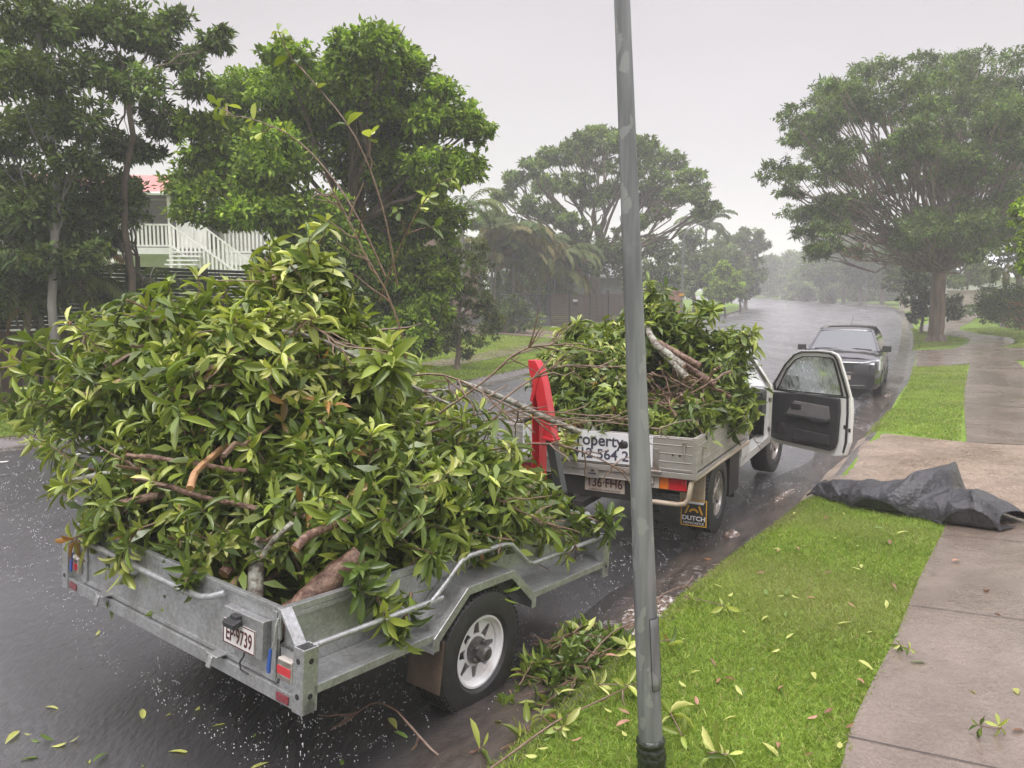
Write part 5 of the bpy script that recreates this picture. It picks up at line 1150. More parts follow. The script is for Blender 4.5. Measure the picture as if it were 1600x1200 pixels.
spray('small leafy sprig caught on the side step ahead of the wheel', [(-.12, .72, .74), (-.1, .68, .66), (-.08, .62, .6)], (.3, .7, 1.), 3, tl=.12, wl=.12, wp=(.3, .35, .25, .1, 0, 0))
spray('leafy branch hanging at the front corner under the crane', [(-.4, 2.25, .88), (-.15, 2.4, .84), (.05, 2.45, .80)], (.3, .6, .8, 1.), 4, tl=.16, wp=(.25, .35, .25, .15, 0, 0))
spray('big-leaved branch end high on the right shoulder of the heap', [(-.9, 1.1, 1.6), (-.75, 1.0, 1.78), (-.62, 1.0, 1.86)], (.5, .8, 1.), 4, wl=.17, tl=.22)

for (a_, b__, z_), lb3 in (((-2.55, .35, 1.95), 'spiky leafy shoot leftmost along the heap shoulder'), ((-2.25, .35, 2.03), 'second spiky leafy shoot along the left shoulder of the heap'), ((-1.95, .35, 2.05), 'spiky leafy shoot in the middle of the left shoulder'), ((-1.6, .35, 2.1), 'leafy shoot standing tallest on the left shoulder of the heap'), ((-1.25, .4, 2.08), 'leafy shoot on the shoulder just left of the heap crown')):
    spray(lb3, [(a_+.12, b__+.25, z_-.45), (a_+.05, b__+.1, z_-.18), (a_, b__, z_)], (.6, .85, 1.), 4, wl=.14, tl=.2)
# ------- load on the truck tray
hu = empty('brush_heap', (0, 0, 0)); hu.matrix_world = UTM
tag(hu, 'heap of cut leafy branches piled high on the truck tray', 'brush heap', kind='stuff')
HU = [(-.80, -.1, 1.22, .86, .92, .42), (-.95, -.1, 1.45, .72, .75, .38), (-.55, .1, 1.5, .6, .65, .36), (-.75, .15, 1.78, .45, .5, .28), (-.75, .2, 2.02, .26, .3, .18), (-1.35, -.2, 1.42, .4, .6, .34), (-.1, .2, 1.4, .34, .62, .34), (-.2, .35, 1.62, .34, .5, .25), (-1.15, .1, 1.7, .42, .5, .22), (-.08, .45, 1.2, .2, .4, .25), (-.3, -.6, 1.15, .38, .38, .2), (-1.0, -.75, 1.15, .5, .3, .2), (-1.2, -.5, 1.6, .3, .3, .2)]
def keep_u(q):
    if q[2] < .95 or (q[1] < -1.04 and q[2] < 1.1) or (q[0] > .02 and q[2] < 1.08 and q[1] < .55) or q[0] < -1.75 or q[0] > .10: return False
    if -.62 < q[0] < .05 and q[1] < .05 and 1.30 < q[2] < 1.88 and rng.random() < .93: return False
    if -.70 < q[0] < -.12 and q[1] < -.25 and q[2] > 1.12 and rng.random() < .7: return False
    return True
Cu, Au = heap_points(HU, 1300, keep=keep_u)
lt_ = (Cu[:, 0] < -.6) & (Cu[:, 2] > 1.45)
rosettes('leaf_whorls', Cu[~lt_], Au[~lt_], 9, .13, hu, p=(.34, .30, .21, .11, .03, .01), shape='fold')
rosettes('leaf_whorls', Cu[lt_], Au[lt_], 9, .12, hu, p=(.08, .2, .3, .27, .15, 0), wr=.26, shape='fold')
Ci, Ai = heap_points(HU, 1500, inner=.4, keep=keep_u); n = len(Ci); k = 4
leaves('inner_leaves', np.repeat(Ci, k, 0)+rng.normal(0, .08, (n*k, 3)), rdir(n*k)*[1, 1, .5], rdir(n*k)+[0, 0, .8], .13, .042, mixc(n*k, LC[:3]), 'fold', m_leaf, hu)  # darker greens only: shade inside the load put into leaf colour
tw = MB()
for _ in range(170):
    i = rng.integers(len(Cu)); c = Cu[i]; a = Au[i]; stick(tw, c-a*rng.uniform(.1, .35)+rng.normal(0, .05, 3), c, .009, .003, .1, 4, sides=4)
for _ in range(90):
    c = np.array([rng.uniform(-.7, .02), rng.uniform(-.75, -.1), rng.uniform(1.1, 1.5)]); d = rdir(1)[0]*[1, .6, .7]; l_ = rng.uniform(.25, .7); stick(tw, c-d*l_/2, c+d*l_/2, .007+.006*rng.random(), .004, .14, 6, sides=5)
tw.obj('twigs', m_twig, hu, smooth=70)
for pts, r, mt, lab in (
    ([(-.22, -.50, 1.60), (-.36, -.48, 1.70), (-.50, -.46, 1.80), (-.66, -.2, 1.92)], .034, m_barkg, 'pale mottled log topmost on the truck load, sawn end toward us'),
    ([(-.10, -.42, 1.61), (-.24, -.42, 1.68), (-.5, -.35, 1.80)], .030, m_bark, 'sawn log just right of the topmost one on the truck load'),
    ([(-.19, -.52, 1.51), (-.30, -.50, 1.62), (-.46, -.40, 1.73)], .036, m_barkg, 'lichened log under the topmost one on the truck load'),
    ([(.02, -.34, 1.44), (-.12, -.36, 1.52), (-.32, -.36, 1.64)], .036, m_bark, 'thick sawn log rightmost on the truck load'),
    ([(.13, -.2, 1.32), (-.06, -.22, 1.42), (-.25, -.25, 1.50), (-.4, -.2, 1.56)], .018, m_bark, 'long reddish branch sloping down right across the truck load'),
    ([(-.56, -.62, 1.10), (-.54, -.58, 1.28), (-.62, -.5, 1.45), (-.72, -.4, 1.62)], .024, m_bark, 'upright reddish limb in the middle of the truck load'),
    ([(-.30, -.6, 1.28), (-.18, -.5, 1.40), (-.08, -.4, 1.50)], .010, m_bark, 'thin forked stick above the tray corner on the truck load'),
    ([(-.80, -.7, 1.25), (-.78, -.5, 1.5), (-.7, -.2, 1.75)], .018, m_bark, 'dark slender limb half hidden by the street pole on the truck load')):
    branch('cut_log', lab, 'log', pts, r, r*.85, mt, UTM)
for pts, lab in (([(-.75, .1, 1.95), (-.72, .05, 2.12), (-.70, .02, 2.22)], 'leafy shoot at the very top of the truck load'), ([(-.4, .2, 1.8), (-.28, .15, 1.98), (-.2, .1, 2.06)], 'leafy shoot on the right shoulder of the truck load'),
                 ([(-1.2, -.1, 1.75), (-1.3, -.2, 1.86), (-1.4, -.2, 1.9)], 'leafy shoot at the upper left of the truck load'), ([(-.05, .3, 1.65), (.08, .25, 1.76), (.15, .2, 1.8)], 'leafy shoot beside the cab on the truck load'),
                 ([(-1.25, -.8, 1.25), (-1.3, -1.05, 1.15), (-1.28, -1.12, 1.0)], 'yellowish leafy branch hanging over the white sign'), ([(-1.0, -.8, 1.2), (-1.05, -1.05, 1.12), (-1.08, -1.12, .95)], 'leafy tip hanging over the first digits of the sign'),
                 ([(.0, .2, 1.25), (.1, .2, 1.15), (.13, .2, 1.02)], 'leafy branch hanging over the tray side by the cab'), ([(-.05, .5, 1.35), (.08, .5, 1.3), (.12, .48, 1.2)], 'leafy branch brushing the open door frame')):
    spray(lab, pts, (.5, .8, 1.), 6, wl=.13, M=UTM, tl=.22, wp=(.15, .27, .3, .2, .08, 0) if 'yellow' not in lab and 'tip' not in lab else (0, .1, .25, .35, .3, 0))
for pts, lab in (([(.02, .3, 1.12), (.12, .45, 1.12), (.19, .6, 1.2)], 'thin bare twig sticking out toward the door'), ([(.02, .4, 1.05), (.14, .6, .88), (.22, .85, .66)], 'thin bare twig drooping past the tray rail')):
    branch('thin_stem', lab, 'branch', pts, .005, .003, m_twig, UTM, cut=False, twigs=2, tl=.12)

# ------- prunings on the ground by the trailer wheel
I4 = Matrix.Identity(4)
def G_(x, y, dz=0): return (x, y, sf(x, y)+dz)
hg = empty('pruned_greenery', (0, 0, 0)); tag(hg, 'flattened pile of leafy prunings in the gutter beside the trailer wheel', 'prunings', kind='stuff')
n = 150; px_ = np.clip(rng.normal(0, 1, n), -1.8, 1.6); py_ = np.clip(rng.normal(0, 1, n), -2, 1.4); cx_ = .40+.13*px_; cy_ = 4.45+.23*py_; cx_ += (cy_-4.50)*.55
Cg = np.c_[cx_, cy_, surf(cx_, cy_)+rng.uniform(.02, .2, n)*np.exp(-(px_**2+py_**2)*.4)+.02]
rosettes('leaf_whorls', Cg, unit(rng.normal(0, .7, (n, 3))+[0, 0, .5]), 8, .105, hg, p=(.5, .32, .13, .04, .01, .0), wr=.3)
tw = MB()
for _ in range(60):
    c = Cg[rng.integers(n)]; d = rdir(1)[0]*[1, 1, .25]; stick(tw, c-d*.15, c+d*.2, .006, .003, .14, 5, sides=4)
tw.obj('twigs', m_twig, hg, smooth=70)
branch('fallen_branch', 'bare forked twig arching on the wet road behind the trailer wheel', 'branch', [G_(-.33, 3.50, .02), G_(-.42, 3.55, .07), G_(-.58, 3.68, .16), G_(-.72, 3.78, .14), G_(-.85, 3.8, .03)], .007, .004, m_twig, I4, cut=False, twigs=4, tl=.3)
branch('fallen_branch', 'brown stick lying in the gutter stream by the mudflap', 'branch', [G_(-.38, 3.48, .01), G_(-.22, 3.52, .03), G_(.0, 3.62, .03), G_(.1, 3.7, .02)], .010, .006, m_bark, I4, cut=False, twigs=4, tl=.15, whorls=(.9, 1.), wl=.11, nl=6, wp=(0, .1, .3, .4, .2, 0))
branch('fallen_branch', 'long thin twig lying on the lawn edge at the bottom', 'branch', [G_(-.12, 3.22, .04), G_(.2, 3.5, .06), G_(.5, 3.75, .06), G_(.75, 3.98, .05)], .006, .003, m_twig, I4, cut=False, twigs=3, tl=.2)
branch('fallen_branch', 'curved twig rising from the prunings beside the wheel', 'branch', [G_(.3, 4.1, .03), G_(.45, 4.3, .16), G_(.62, 4.55, .2), G_(.8, 4.7, .12)], .007, .004, m_twig, I4, cut=False, twigs=3, tl=.15)
branch('fallen_branch', 'dark twig snagged in the white water', 'branch', [G_(.95, 5.2, .03), G_(1.05, 5.35, .10), G_(1.2, 5.45, .10), G_(1.32, 5.5, .05)], .005, .003, m_twig, I4, cut=False, twigs=4, tl=.18)
def sprig(x, y, label, wl=.10, nl=7, wp=(.02, .1, .33, .35, .2, 0), dz=.05): branch('leafy_sprig', label, 'sprig', [G_(x, y, dz), G_(x+rng.normal(0, .05), y+rng.normal(0, .05), dz+.01), G_(x+rng.normal(0, .09), y+rng.normal(0, .09), dz+.02)], .004, .003, m_twig, I4, cut=False, whorls=(.2, 1.), wl=wl, nl=nl, wp=wp)
for (u, v), lab in (((1090, 952), 'yellow-green sprig on the lawn right of the street pole'), ((935, 1085), 'yellow-green sprig on the lawn left of the street pole'), ((1065, 1165), 'leafy sprig against the foot of the street pole'), ((1045, 1020), 'dark leafy sprig beside the street pole'), ((1120, 1192), 'broad-leaved sprig at the bottom edge of the lawn'), ((985, 1030), 'leafy sprig between the wheel and the street pole'), ((880, 1150), 'leafy sprig on the lawn edge at the bottom'), ((1405, 1020), 'pale leafy scrap on the edge of the footpath'), ((1560, 1150), 'brown withered sprig on the wet footpath'), ((925, 985), 'leafy sprig at the end of the prunings pile')):
    q = None
    Yq = 3.0
    for Yt in np.linspace(2.5, 9, 900):
        P_ = at(u, v, Yt)
        if P_.z <= sf_fast(P_.x, P_.y)+0.0: q = P_; break
    if q is not None: sprig(q.x, q.y, lab, wp=(.02, .1, .33, .35, .2, 0) if 'dark' not in lab and 'brown' not in lab else (.3, .3, .2, .1, 0, .1), wl=.12 if 'broad' in lab else (.06 if 'path' in lab else .095))

# ------------------------------------------------------------------ trees, houses and fences beyond
def gp(u, v, Y, dz=0):
    """point on the ground surface under photo column u at depth Y"""
    p = at(u, v, Y); return (p.x, Y, sf(p.x, Y)+dz)
def pb(lst, Y, fl=.85, dY=0., dep=1.):
    """crown masses traced from the photo: (u, v, radius px[, depth shift m])"""
    out = []
    for q in lst:
        yy = Y+(q[3] if len(q) > 3 else rng.uniform(-1, 1)*dY); c = at(q[0], q[1], yy); r = q[2]*yy/F
        out.append((c.x, c.y, c.z, r, r*dep, r*fl))
    return out
BRIGHT = [(.11, .18, .02), (.17, .265, .028), (.25, .37, .04), (.36, .46, .07)]
DULL = [(.065, .10, .028), (.10, .15, .04), (.145, .20, .055)]
GREY = [(.09, .13, .045), (.13, .18, .06), (.185, .24, .08)]  # dull and grey greens both lifted, haze over far trees partly in the colour
# 1 the big bright tree
B1 = [(590, 62, 38), (545, 75, 40), (560, 125, 70), (475, 150, 68), (400, 165, 60), (640, 135, 62), (695, 180, 52), (735, 195, 34), (345, 215, 55), (310, 265, 45), (430, 250, 75), (530, 230, 80), (620, 235, 72), (690, 260, 55), (330, 325, 50), (405, 325, 52), (480, 340, 70), (570, 330, 72), (650, 330, 60), (690, 350, 40),
      (470, 415, 58), (545, 415, 62), (620, 420, 62), (680, 420, 45), (610, 480, 55), (670, 470, 38), (540, 480, 50), (640, 520, 45), (580, 530, 45), (500, 490, 40), (450, 100, 40), (620, 90, 40), (360, 270, 40), (590, 180, 60)]
tree('broadleaf_tree', 'big bushy bright green tree towering behind the trailer load', gp(560, 600, 17.5), tuple(at(545, 360, 17)), .26, pb(B1, 16.5, .8, 1.6), BRIGHT, (.22, .33, .32, .13), dens=380, ln=.13, wd=.07, nsub=2, clump=.5, limbr=.25, shell=(.35, 1.05))
# 2 umbrella tree far ahead
B2 = [(945, 215, 30), (905, 225, 30), (985, 225, 32), (870, 243, 28), (1020, 240, 28), (1050, 255, 27), (1075, 275, 25), (930, 250, 32), (975, 262, 32), (835, 262, 24), (805, 280, 22), (850, 290, 28), (895, 285, 30), (1030, 285, 26), (1060, 305, 24), (1092, 300, 24), (1110, 325, 18), (1098, 335, 17), (785, 305, 18), (815, 320, 24), (765, 335, 18), (790, 350, 20), (1010, 310, 28), (930, 310, 28), (860, 330, 24), (1030, 330, 18), (890, 345, 22), (750, 350, 14), (960, 290, 26), (1000, 345, 18)]
tree('umbrella_tree', 'tall wide-crowned umbrella tree beyond the timber fence, its bare limbs showing', gp(928, 500, 49), tuple(at(930, 415, 49)), .5, pb(B2, 49, .50, 3.), [(.10, .155, .045), (.15, .22, .055), (.21, .29, .07)], dens=80, ln=.28, wd=.12, nsub=5, clump=.5, limbr=.28, sides=7)
# 3 the spreading tree on the right
B3 = []
for k_ in range(100):
    a = rng.uniform(0, 2*math.pi); ra = rng.uniform(.25, 1)**.5; u_ = 1440+ra*225*math.cos(a); v_ = 255+ra*165*math.sin(a)
    if v_ > 375 and u_ > 1330: continue
    B3.append((u_, v_, rng.uniform(26, 44)))
for k_ in range(46):
    a = rng.uniform(0, 2*math.pi); ra = rng.uniform(0, .8); B3.append((1450+ra*190*math.cos(a), 235+ra*130*math.sin(a), rng.uniform(22, 34)))
B3 += [(1290, 385, 24), (1255, 365, 22), (1340, 395, 24), (1235, 300, 20), (1530, 395, 28), (1245, 215, 26), (1240, 265, 24), (1250, 330, 28), (1300, 360, 26), (1310, 130, 30), (1370, 110, 34), (1440, 98, 34), (1510, 92, 36), (1580, 95, 36), (1640, 120, 40), (1620, 330, 45), (1560, 360, 40), (1270, 395, 22), (1400, 365, 26), (1660, 220, 50)]
tree('spreading_tree', 'large spreading rain tree on the right lawn with a pale fluted trunk', gp(1463, 525, 33.2), tuple(at(1468, 425, 33.2)), .33, pb(B3, 33.2, .42, 4.5), [(.075, .125, .036), (.115, .175, .046), (.16, .23, .056)], dens=50, ln=.22, wd=.065, tm=m_trunkb, nsub=2, clump=.9, limbr=.13, sides=14, r1=.27, shell=(.1, 1.1))
# 4 tall thicket at the upper left
BL1 = [(40, 40, 60), (110, 30, 55), (20, 120, 60), (95, 110, 50), (60, 180, 55), (130, 190, 45), (15, 220, 50), (110, 250, 42), (40, 290, 50)]
tree('feathery_tree', 'tall feathery dark tree at the left edge with a thin pale trunk', gp(92, 600, 14), tuple(at(70, -30, 14)), .085, pb(BL1, 14, .6, 1.2), DULL, dens=260, ln=.16, wd=.055, tm=m_trunkg, nsub=4, clump=.7, limbr=.3, shell=(.2, 1.1))
BL2 = [(175, 30, 55), (240, 60, 45), (215, 130, 50), (170, 100, 40), (290, 95, 35), (255, 190, 42), (185, 220, 45), (315, 140, 34), (225, 235, 32), (160, 290, 40), (270, 30, 30), (335, 60, 26), (300, 200, 25)]
tree('feathery_tree', 'airy light-green tree with forking limbs beside the big bright tree', gp(205, 600, 15), tuple(at(195, 130, 15)), .085, pb(BL2, 15, .55, 1.2), [(.07, .115, .03), (.105, .16, .04), (.15, .215, .05)], dens=230, ln=.15, wd=.055, tm=m_trunk, nsub=5, clump=.7, limbr=.35, shell=(.2, 1.1))
BL3 = [(60, 330, 50), (10, 340, 50), (110, 345, 42), (150, 320, 36), (30, 410, 45), (90, 410, 40), (140, 390, 34), (10, 470, 34), (70, 470, 36), (130, 450, 30)]
tree('understorey_tree', 'dark bushy tree over the verandah posts between palm clumps', gp(215, 600, 16), tuple(at(215, 400, 16)), .08, pb([(195, 330, 34), (205, 295, 26), (170, 370, 26)], 16, .8, .7), DULL, dens=200, ln=.14, wd=.055, nsub=3, clump=.65, shell=(.2, 1.1))
tree('understorey_tree', 'low dark tree in the shade at the left edge', gp(40, 600, 14.5), tuple(at(45, 420, 14.5)), .09, pb(BL3, 14.5, .8, .7), DULL, dens=260, ln=.15, wd=.065, nsub=3, clump=.6)
# 5 reddish green shrub right of the big tree
B5 = [(700, 400, 30), (730, 420, 32), (695, 450, 36), (740, 465, 32), (710, 500, 34), (765, 480, 24), (745, 390, 18), (765, 510, 24), (680, 530, 34), (725, 535, 26)]
tree('shrub', 'tall olive-brown shrub between the big bright tree and the picket fence', gp(715, 560, 22), tuple(at(715, 500, 22)), .09, pb(B5, 22, .9, .6), [(.06, .085, .025), (.09, .11, .03), (.13, .12, .045), (.08, .14, .03)], dens=150, ln=.12, wd=.05, nsub=2, cat='shrub')
BB = [(780, 490, 22), (805, 478, 20), (825, 500, 18), (760, 520, 20), (795, 512, 18)]
tree('shrub', 'low green bush in front of the black picket fence', gp(790, 525, 36), tuple(at(790, 505, 36)), .07, pb(BB, 36, .9, .4), DULL, dens=90, ln=.2, wd=.08, nsub=1, cat='shrub')
# palms
def palm(label, basept, h, nf, fl, cols, lean=(0, 0), ntr=3, wdt=.055, droop=.9, group=None):
    root = empty('palm', basept); tag(root, label, 'palm', group); mb = MB(); allP = [[], [], [], [], [], []]
    fr = MB()
    for t in range(ntr):
        ax = Vector((rng.normal(0, .35)*(ntr > 1), rng.normal(0, .35)*(ntr > 1), 0)); tp = ax*1.6+Vector((lean[0], lean[1], h*rng.uniform(.75, 1.05)))
        limb(mb, ax-Vector((0, 0, .1)), tp, .07 if ntr > 1 else .13, .045 if ntr > 1 else .11, .05, 7, 7)
        for k in range(nf):
            az = k*2.399+rng.normal(0, .3); el = rng.uniform(.15, 1.25); L_ = fl*rng.uniform(.75, 1.1); pts = []
            hz = Vector((math.cos(az), math.sin(az), 0)); p = tp.copy(); e = el; st = L_/9
            for q in range(10):
                pts.append(p.copy()); p = p+(hz*math.cos(e)+Vector((0, 0, math.sin(e))))*st; e -= droop*(.12+.035*q)
            fr.tube(pts, [.014-.0012*i for i in range(10)], 4)
            tint = np.clip(np.array(cols[rng.integers(len(cols))])*rng.uniform(.8, 1.2), .005, .8)
            for q in range(1, 10):
                for m in range(4):
                    f = m/4; a = pts[q-1].lerp(pts[q], f); tg_ = (pts[q]-pts[q-1]).normalized(); sd = tg_.cross(Vector((0, 0, 1)))
                    if sd.length < .05: continue
                    sd.normalize()
                    for s_ in (-1, 1):
                        d = (sd*s_+tg_*.55+Vector((0, 0, -.25-.25*rng.random()))).normalized(); l_ = L_*.26*math.sin(math.pi*(q-.3)/10.2)**.6
                        allP[0].append(tuple(a)); allP[1].append(tuple(d)); allP[2].append((0, 0, 1)); allP[3].append(l_*rng.uniform(.8, 1.1)); allP[4].append(wdt); allP[5].append(tint)
    mb.obj('trunk', m_trunkg, root, smooth=60); fr.obj('frond_stems', m_twig, root)
    leaves('fronds', np.array(allP[0]), np.array(allP[1]), np.array(allP[2])+rng.normal(0, .1, (len(allP[0]), 3)), np.array(allP[3]), np.array(allP[4]), np.array(allP[5]), 'diamond', m_fol, root)
    return root
PC = [(.06, .10, .025), (.085, .135, .03), (.13, .16, .04)]; PY = [(.10, .135, .035), (.14, .165, .045), (.17, .15, .05), (.08, .12, .03)]
palm('clumping palm with arching fronds in front of the white house stairs', gp(185, 600, 16.3), 2.3, 8, 1.4, PC, ntr=2)
palm('clumping palm with hanging brown fronds at the left', gp(125, 600, 15.6), 2.5, 9, 2.0, PC+[(.20, .13, .06)], ntr=3)
palm('clumping palm at the far left edge', gp(15, 600, 15.0), 2.9, 9, 2.0, PC, ntr=3)
palm('golden cane palm clump left of the umbrella tree', gp(800, 520, 43), 4.6, 14, 3.2, PY, ntr=5, wdt=.16, droop=1.25)
palm('golden cane palm clump behind the picket fence with orange dead fronds', gp(850, 520, 44), 3.7, 14, 2.9, PY+PY+[(.28, .13, .05)], ntr=4, wdt=.12)
palm('palm clump against the brown gabled house', gp(765, 520, 42), 4.6, 12, 3.2, PY, ntr=3, wdt=.12)
palm('small palm showing beside the big bright tree crown', gp(725, 520, 38), 6.4, 11, 2.4, PC, ntr=1, wdt=.1)
palm('slender palm over the distant trees behind the street lamp', gp(1100, 480, 72), 7.6, 12, 3.4, GREY, ntr=1, wdt=.2)
# 7 dark evergreens behind the timber fence
def simple_tree(name, label, u, v, Y, lst, cols, fl=.85, dens=45, ln=None, wd=None, r0=.18, **k):
    ln = ln or max(.14, Y*.0052); wd = wd or ln*.5
    tops = [q for q in lst]; mu = sum(q[0] for q in tops)/len(tops); mv = sum(q[1] for q in tops)/len(tops)
    return tree(name, label, gp(u, v, Y), tuple(at((u+mu)/2, mv, Y)), r0, pb(lst, Y, fl, Y*.03), cols, dens=dens, ln=ln, wd=wd, **k)
simple_tree('evergreen_tree', 'dark evergreen hanging over the timber fence by the street pole', 915, 500, 46, [(890, 380, 26), (925, 370, 28), (960, 385, 28), (900, 420, 26), (940, 415, 28), (975, 420, 24), (870, 440, 18)], DULL, nsub=4)
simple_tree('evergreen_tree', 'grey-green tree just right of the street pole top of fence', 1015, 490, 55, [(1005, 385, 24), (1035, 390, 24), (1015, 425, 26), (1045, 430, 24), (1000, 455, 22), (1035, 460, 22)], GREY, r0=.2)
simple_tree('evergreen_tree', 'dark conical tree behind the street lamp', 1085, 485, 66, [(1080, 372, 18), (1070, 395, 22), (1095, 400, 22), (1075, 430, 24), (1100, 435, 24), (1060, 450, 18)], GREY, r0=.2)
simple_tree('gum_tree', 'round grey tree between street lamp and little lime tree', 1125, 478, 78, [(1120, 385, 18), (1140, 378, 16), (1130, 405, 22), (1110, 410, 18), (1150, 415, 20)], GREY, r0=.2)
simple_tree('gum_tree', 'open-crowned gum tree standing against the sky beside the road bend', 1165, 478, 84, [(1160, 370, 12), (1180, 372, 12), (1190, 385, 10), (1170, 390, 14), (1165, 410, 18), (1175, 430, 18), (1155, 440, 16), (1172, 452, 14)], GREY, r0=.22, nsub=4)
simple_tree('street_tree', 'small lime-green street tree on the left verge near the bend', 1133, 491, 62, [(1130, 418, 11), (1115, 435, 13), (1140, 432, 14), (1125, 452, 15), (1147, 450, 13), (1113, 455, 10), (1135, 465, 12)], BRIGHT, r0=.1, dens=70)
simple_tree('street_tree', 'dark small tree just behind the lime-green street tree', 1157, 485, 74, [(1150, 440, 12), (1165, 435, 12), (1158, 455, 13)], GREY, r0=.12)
# the hazy far side of the bend
far = [(1205, 1.0), (1225, .9), (1245, 1.05)]
for k_, (u, v, Y, r) in enumerate([(1200, 462, 150, 17), (1222, 462, 165, 20), (1243, 463, 155, 18), (1262, 465, 140, 17)]):
    simple_tree('distant_tree', ['hazy rounded tree at the far left of the bend', 'tallest hazy tree closing the far end of the road', 'hazy tree right of the far road end', 'hazy thin-trunked tree where the far tree row starts'][k_], u, v+3, Y,
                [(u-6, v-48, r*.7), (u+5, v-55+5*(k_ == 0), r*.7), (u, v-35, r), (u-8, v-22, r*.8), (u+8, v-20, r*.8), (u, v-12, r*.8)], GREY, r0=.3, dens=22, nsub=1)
rows = [(1283, 472, 112, 22, 0), (1318, 473, 106, 24, 1), (1345, 474, 100, 26, 2), (1378, 476, 96, 28, 3), (1410, 478, 92, 28, 4)]
lab = ['first slim-trunked tree in the row along the far kerb', 'second tree in the far row, pale green and airy', 'third tree in the far row, left of the grey sign post', 'dark tree right of the grey sign post in the far row', 'dark tree last in the far row, behind the fluted trunk']
for (u, v, Y, r, k_) in rows:
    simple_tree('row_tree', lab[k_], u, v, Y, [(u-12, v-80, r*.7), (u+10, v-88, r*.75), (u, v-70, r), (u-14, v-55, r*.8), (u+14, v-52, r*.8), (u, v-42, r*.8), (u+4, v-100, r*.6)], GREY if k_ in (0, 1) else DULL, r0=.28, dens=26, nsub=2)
for (u, v, Y, w_, lb_) in ((1300, 470, 128, 60, 'long dark hedge of shrubs behind the far row of trees'), (1395, 474, 112, 60, 'dark shrubbery under the far trees at the right'), (1215, 466, 172, 40, 'low hazy shrubs at the far end of the road')):
    bs = [(u+rng.uniform(-w_, w_), v-rng.uniform(8, 34), rng.uniform(12, 18)) for _ in range(22)]
    o = blob_leaves(pb(bs, Y, .8, 3), 16, Y*.006, Y*.003, GREY, name='shrubbery'); tag(o, lb_, 'shrubbery', kind='stuff')
simple_tree('shrub', 'round pale shrub in front of the far hedge', 1260, 470, 118, [(1258, 458, 8), (1266, 462, 7)], DULL, r0=.08, cat='shrub')
simple_tree('shrub', 'clipped shrub beside the first slim-trunked far tree', 1292, 472, 106, [(1290, 462, 8), (1298, 466, 7)], GREY, r0=.08, cat='shrub')
# right-hand side
simple_tree('shrub', 'dark drooping bush with pale blooms behind the fluted trunk', 1440, 505, 39, [(1430, 430, 18), (1445, 450, 22), (1425, 465, 20), (1455, 475, 22), (1430, 488, 16), (1480, 470, 18), (1492, 488, 14)], [(.04, .07, .025), (.06, .095, .035), (.3, .32, .28)], p=(.5, .42, .08), r0=.09, dens=90, ln=.2, wd=.08, cat='shrub')
simple_tree('shrub', 'pale feathery bush in front of the white roof', 1510, 470, 58, [(1500, 420, 18), (1525, 412, 20), (1515, 435, 20), (1540, 430, 16), (1490, 440, 14)], GREY, r0=.12, cat='shrub')
o = blob_leaves(pb([(1540+rng.uniform(-8, 60), 475+rng.uniform(-14, 14), 20) for _ in range(16)], 36, .9, 1.6), 130, .13, .07, [(.04, .08, .02), (.06, .11, .025), (.10, .17, .03)], name='clipped_hedge'); tag(o, 'clipped rounded hedge at the right edge beyond the winding path', 'hedge')
o = blob_leaves(pb([(1582+rng.uniform(-8, 30), 490+rng.uniform(-10, 14), 14) for _ in range(9)], 33, .9, .8), 150, .12, .06, [(.05, .08, .025), (.09, .11, .03), (.35, .13, .10)], p=(.5, .38, .12), name='flowering_shrub'); tag(o, 'pink-flowering shrub at the right edge in front of the clipped hedge', 'shrub')
o = blob_leaves(pb([(1480+q*11, 486-q*.4, 9) for q in range(8)], 52, .8, 1), 70, .2, .1, [(.06, .12, .025), (.08, .15, .03)], name='ground_cover'); tag(o, 'low green ground cover below the cream boundary wall', 'ground cover', kind='stuff')
palm('yellowish palm with a stout trunk above the clipped hedge', gp(1568, 480, 42), 3.6, 12, 1.5, [(.3, .22, .08), (.14, .14, .05), (.08, .11, .03)], ntr=1, wdt=.09, droop=1.3)
simple_tree('broadleaf_tree', 'dark tree whose crown fills the right edge behind the palm', 1600, 470, 46, [(1560, 345, 34), (1600, 360, 36), (1580, 390, 30), (1540, 375, 26), (1620, 400, 30)], DULL, r0=.25)
simple_tree('broadleaf_tree', 'lime-green tree leaning in at the right edge', 1650, 560, 17, [(1622, 330, 32), (1618, 380, 30), (1630, 300, 26), (1625, 420, 26), (1640, 350, 40), (1612, 410, 16)], BRIGHT, r0=.09, dens=150, ln=.13, wd=.06)
simple_tree('evergreen_tree', 'dark dense tree behind the fluted trunk of the right lawn', 1440, 478, 60, [(1400, 400, 34), (1440, 410, 34), (1420, 440, 30), (1470, 420, 30)], DULL, r0=.2)

# ------------------------------------------------------------------ fences
def line_pts(p, q, step):
    p, q = Vector(p), Vector(q); n = max(1, round((q-p).length/step)); return [p.lerp(q, i/n) for i in range(n+1)]
m_slat = mat('charcoal_slats', (.018, .022, .022), (.03, .034, .033), rough=.4, scale=5)
m_timb = mat('dark_brown_timber', (.075, .045, .035), (.13, .08, .06), rough=.7, scale=4, stretch=(1, 1, 6), bump=.2)
m_block = mat('grey_block_wall', (.10, .10, .10), (.15, .15, .15), rough=.8, scale=3)
A, B = Vector((-15.5, 6.0, 0)), Vector((-5.2, 21.1, 0)); dv = (B-A).normalized(); ang = math.atan2(dv.y, dv.x); Lf = (B-A).length
fn = empty('slatted_fence', (A.x, A.y, sf(A.x, A.y)), (0, 0, ang)); tag(fn, 'charcoal horizontal slat screen on a brown timber base along the left verge', 'fence')
mb = MB(); npn = int(Lf/1.85)
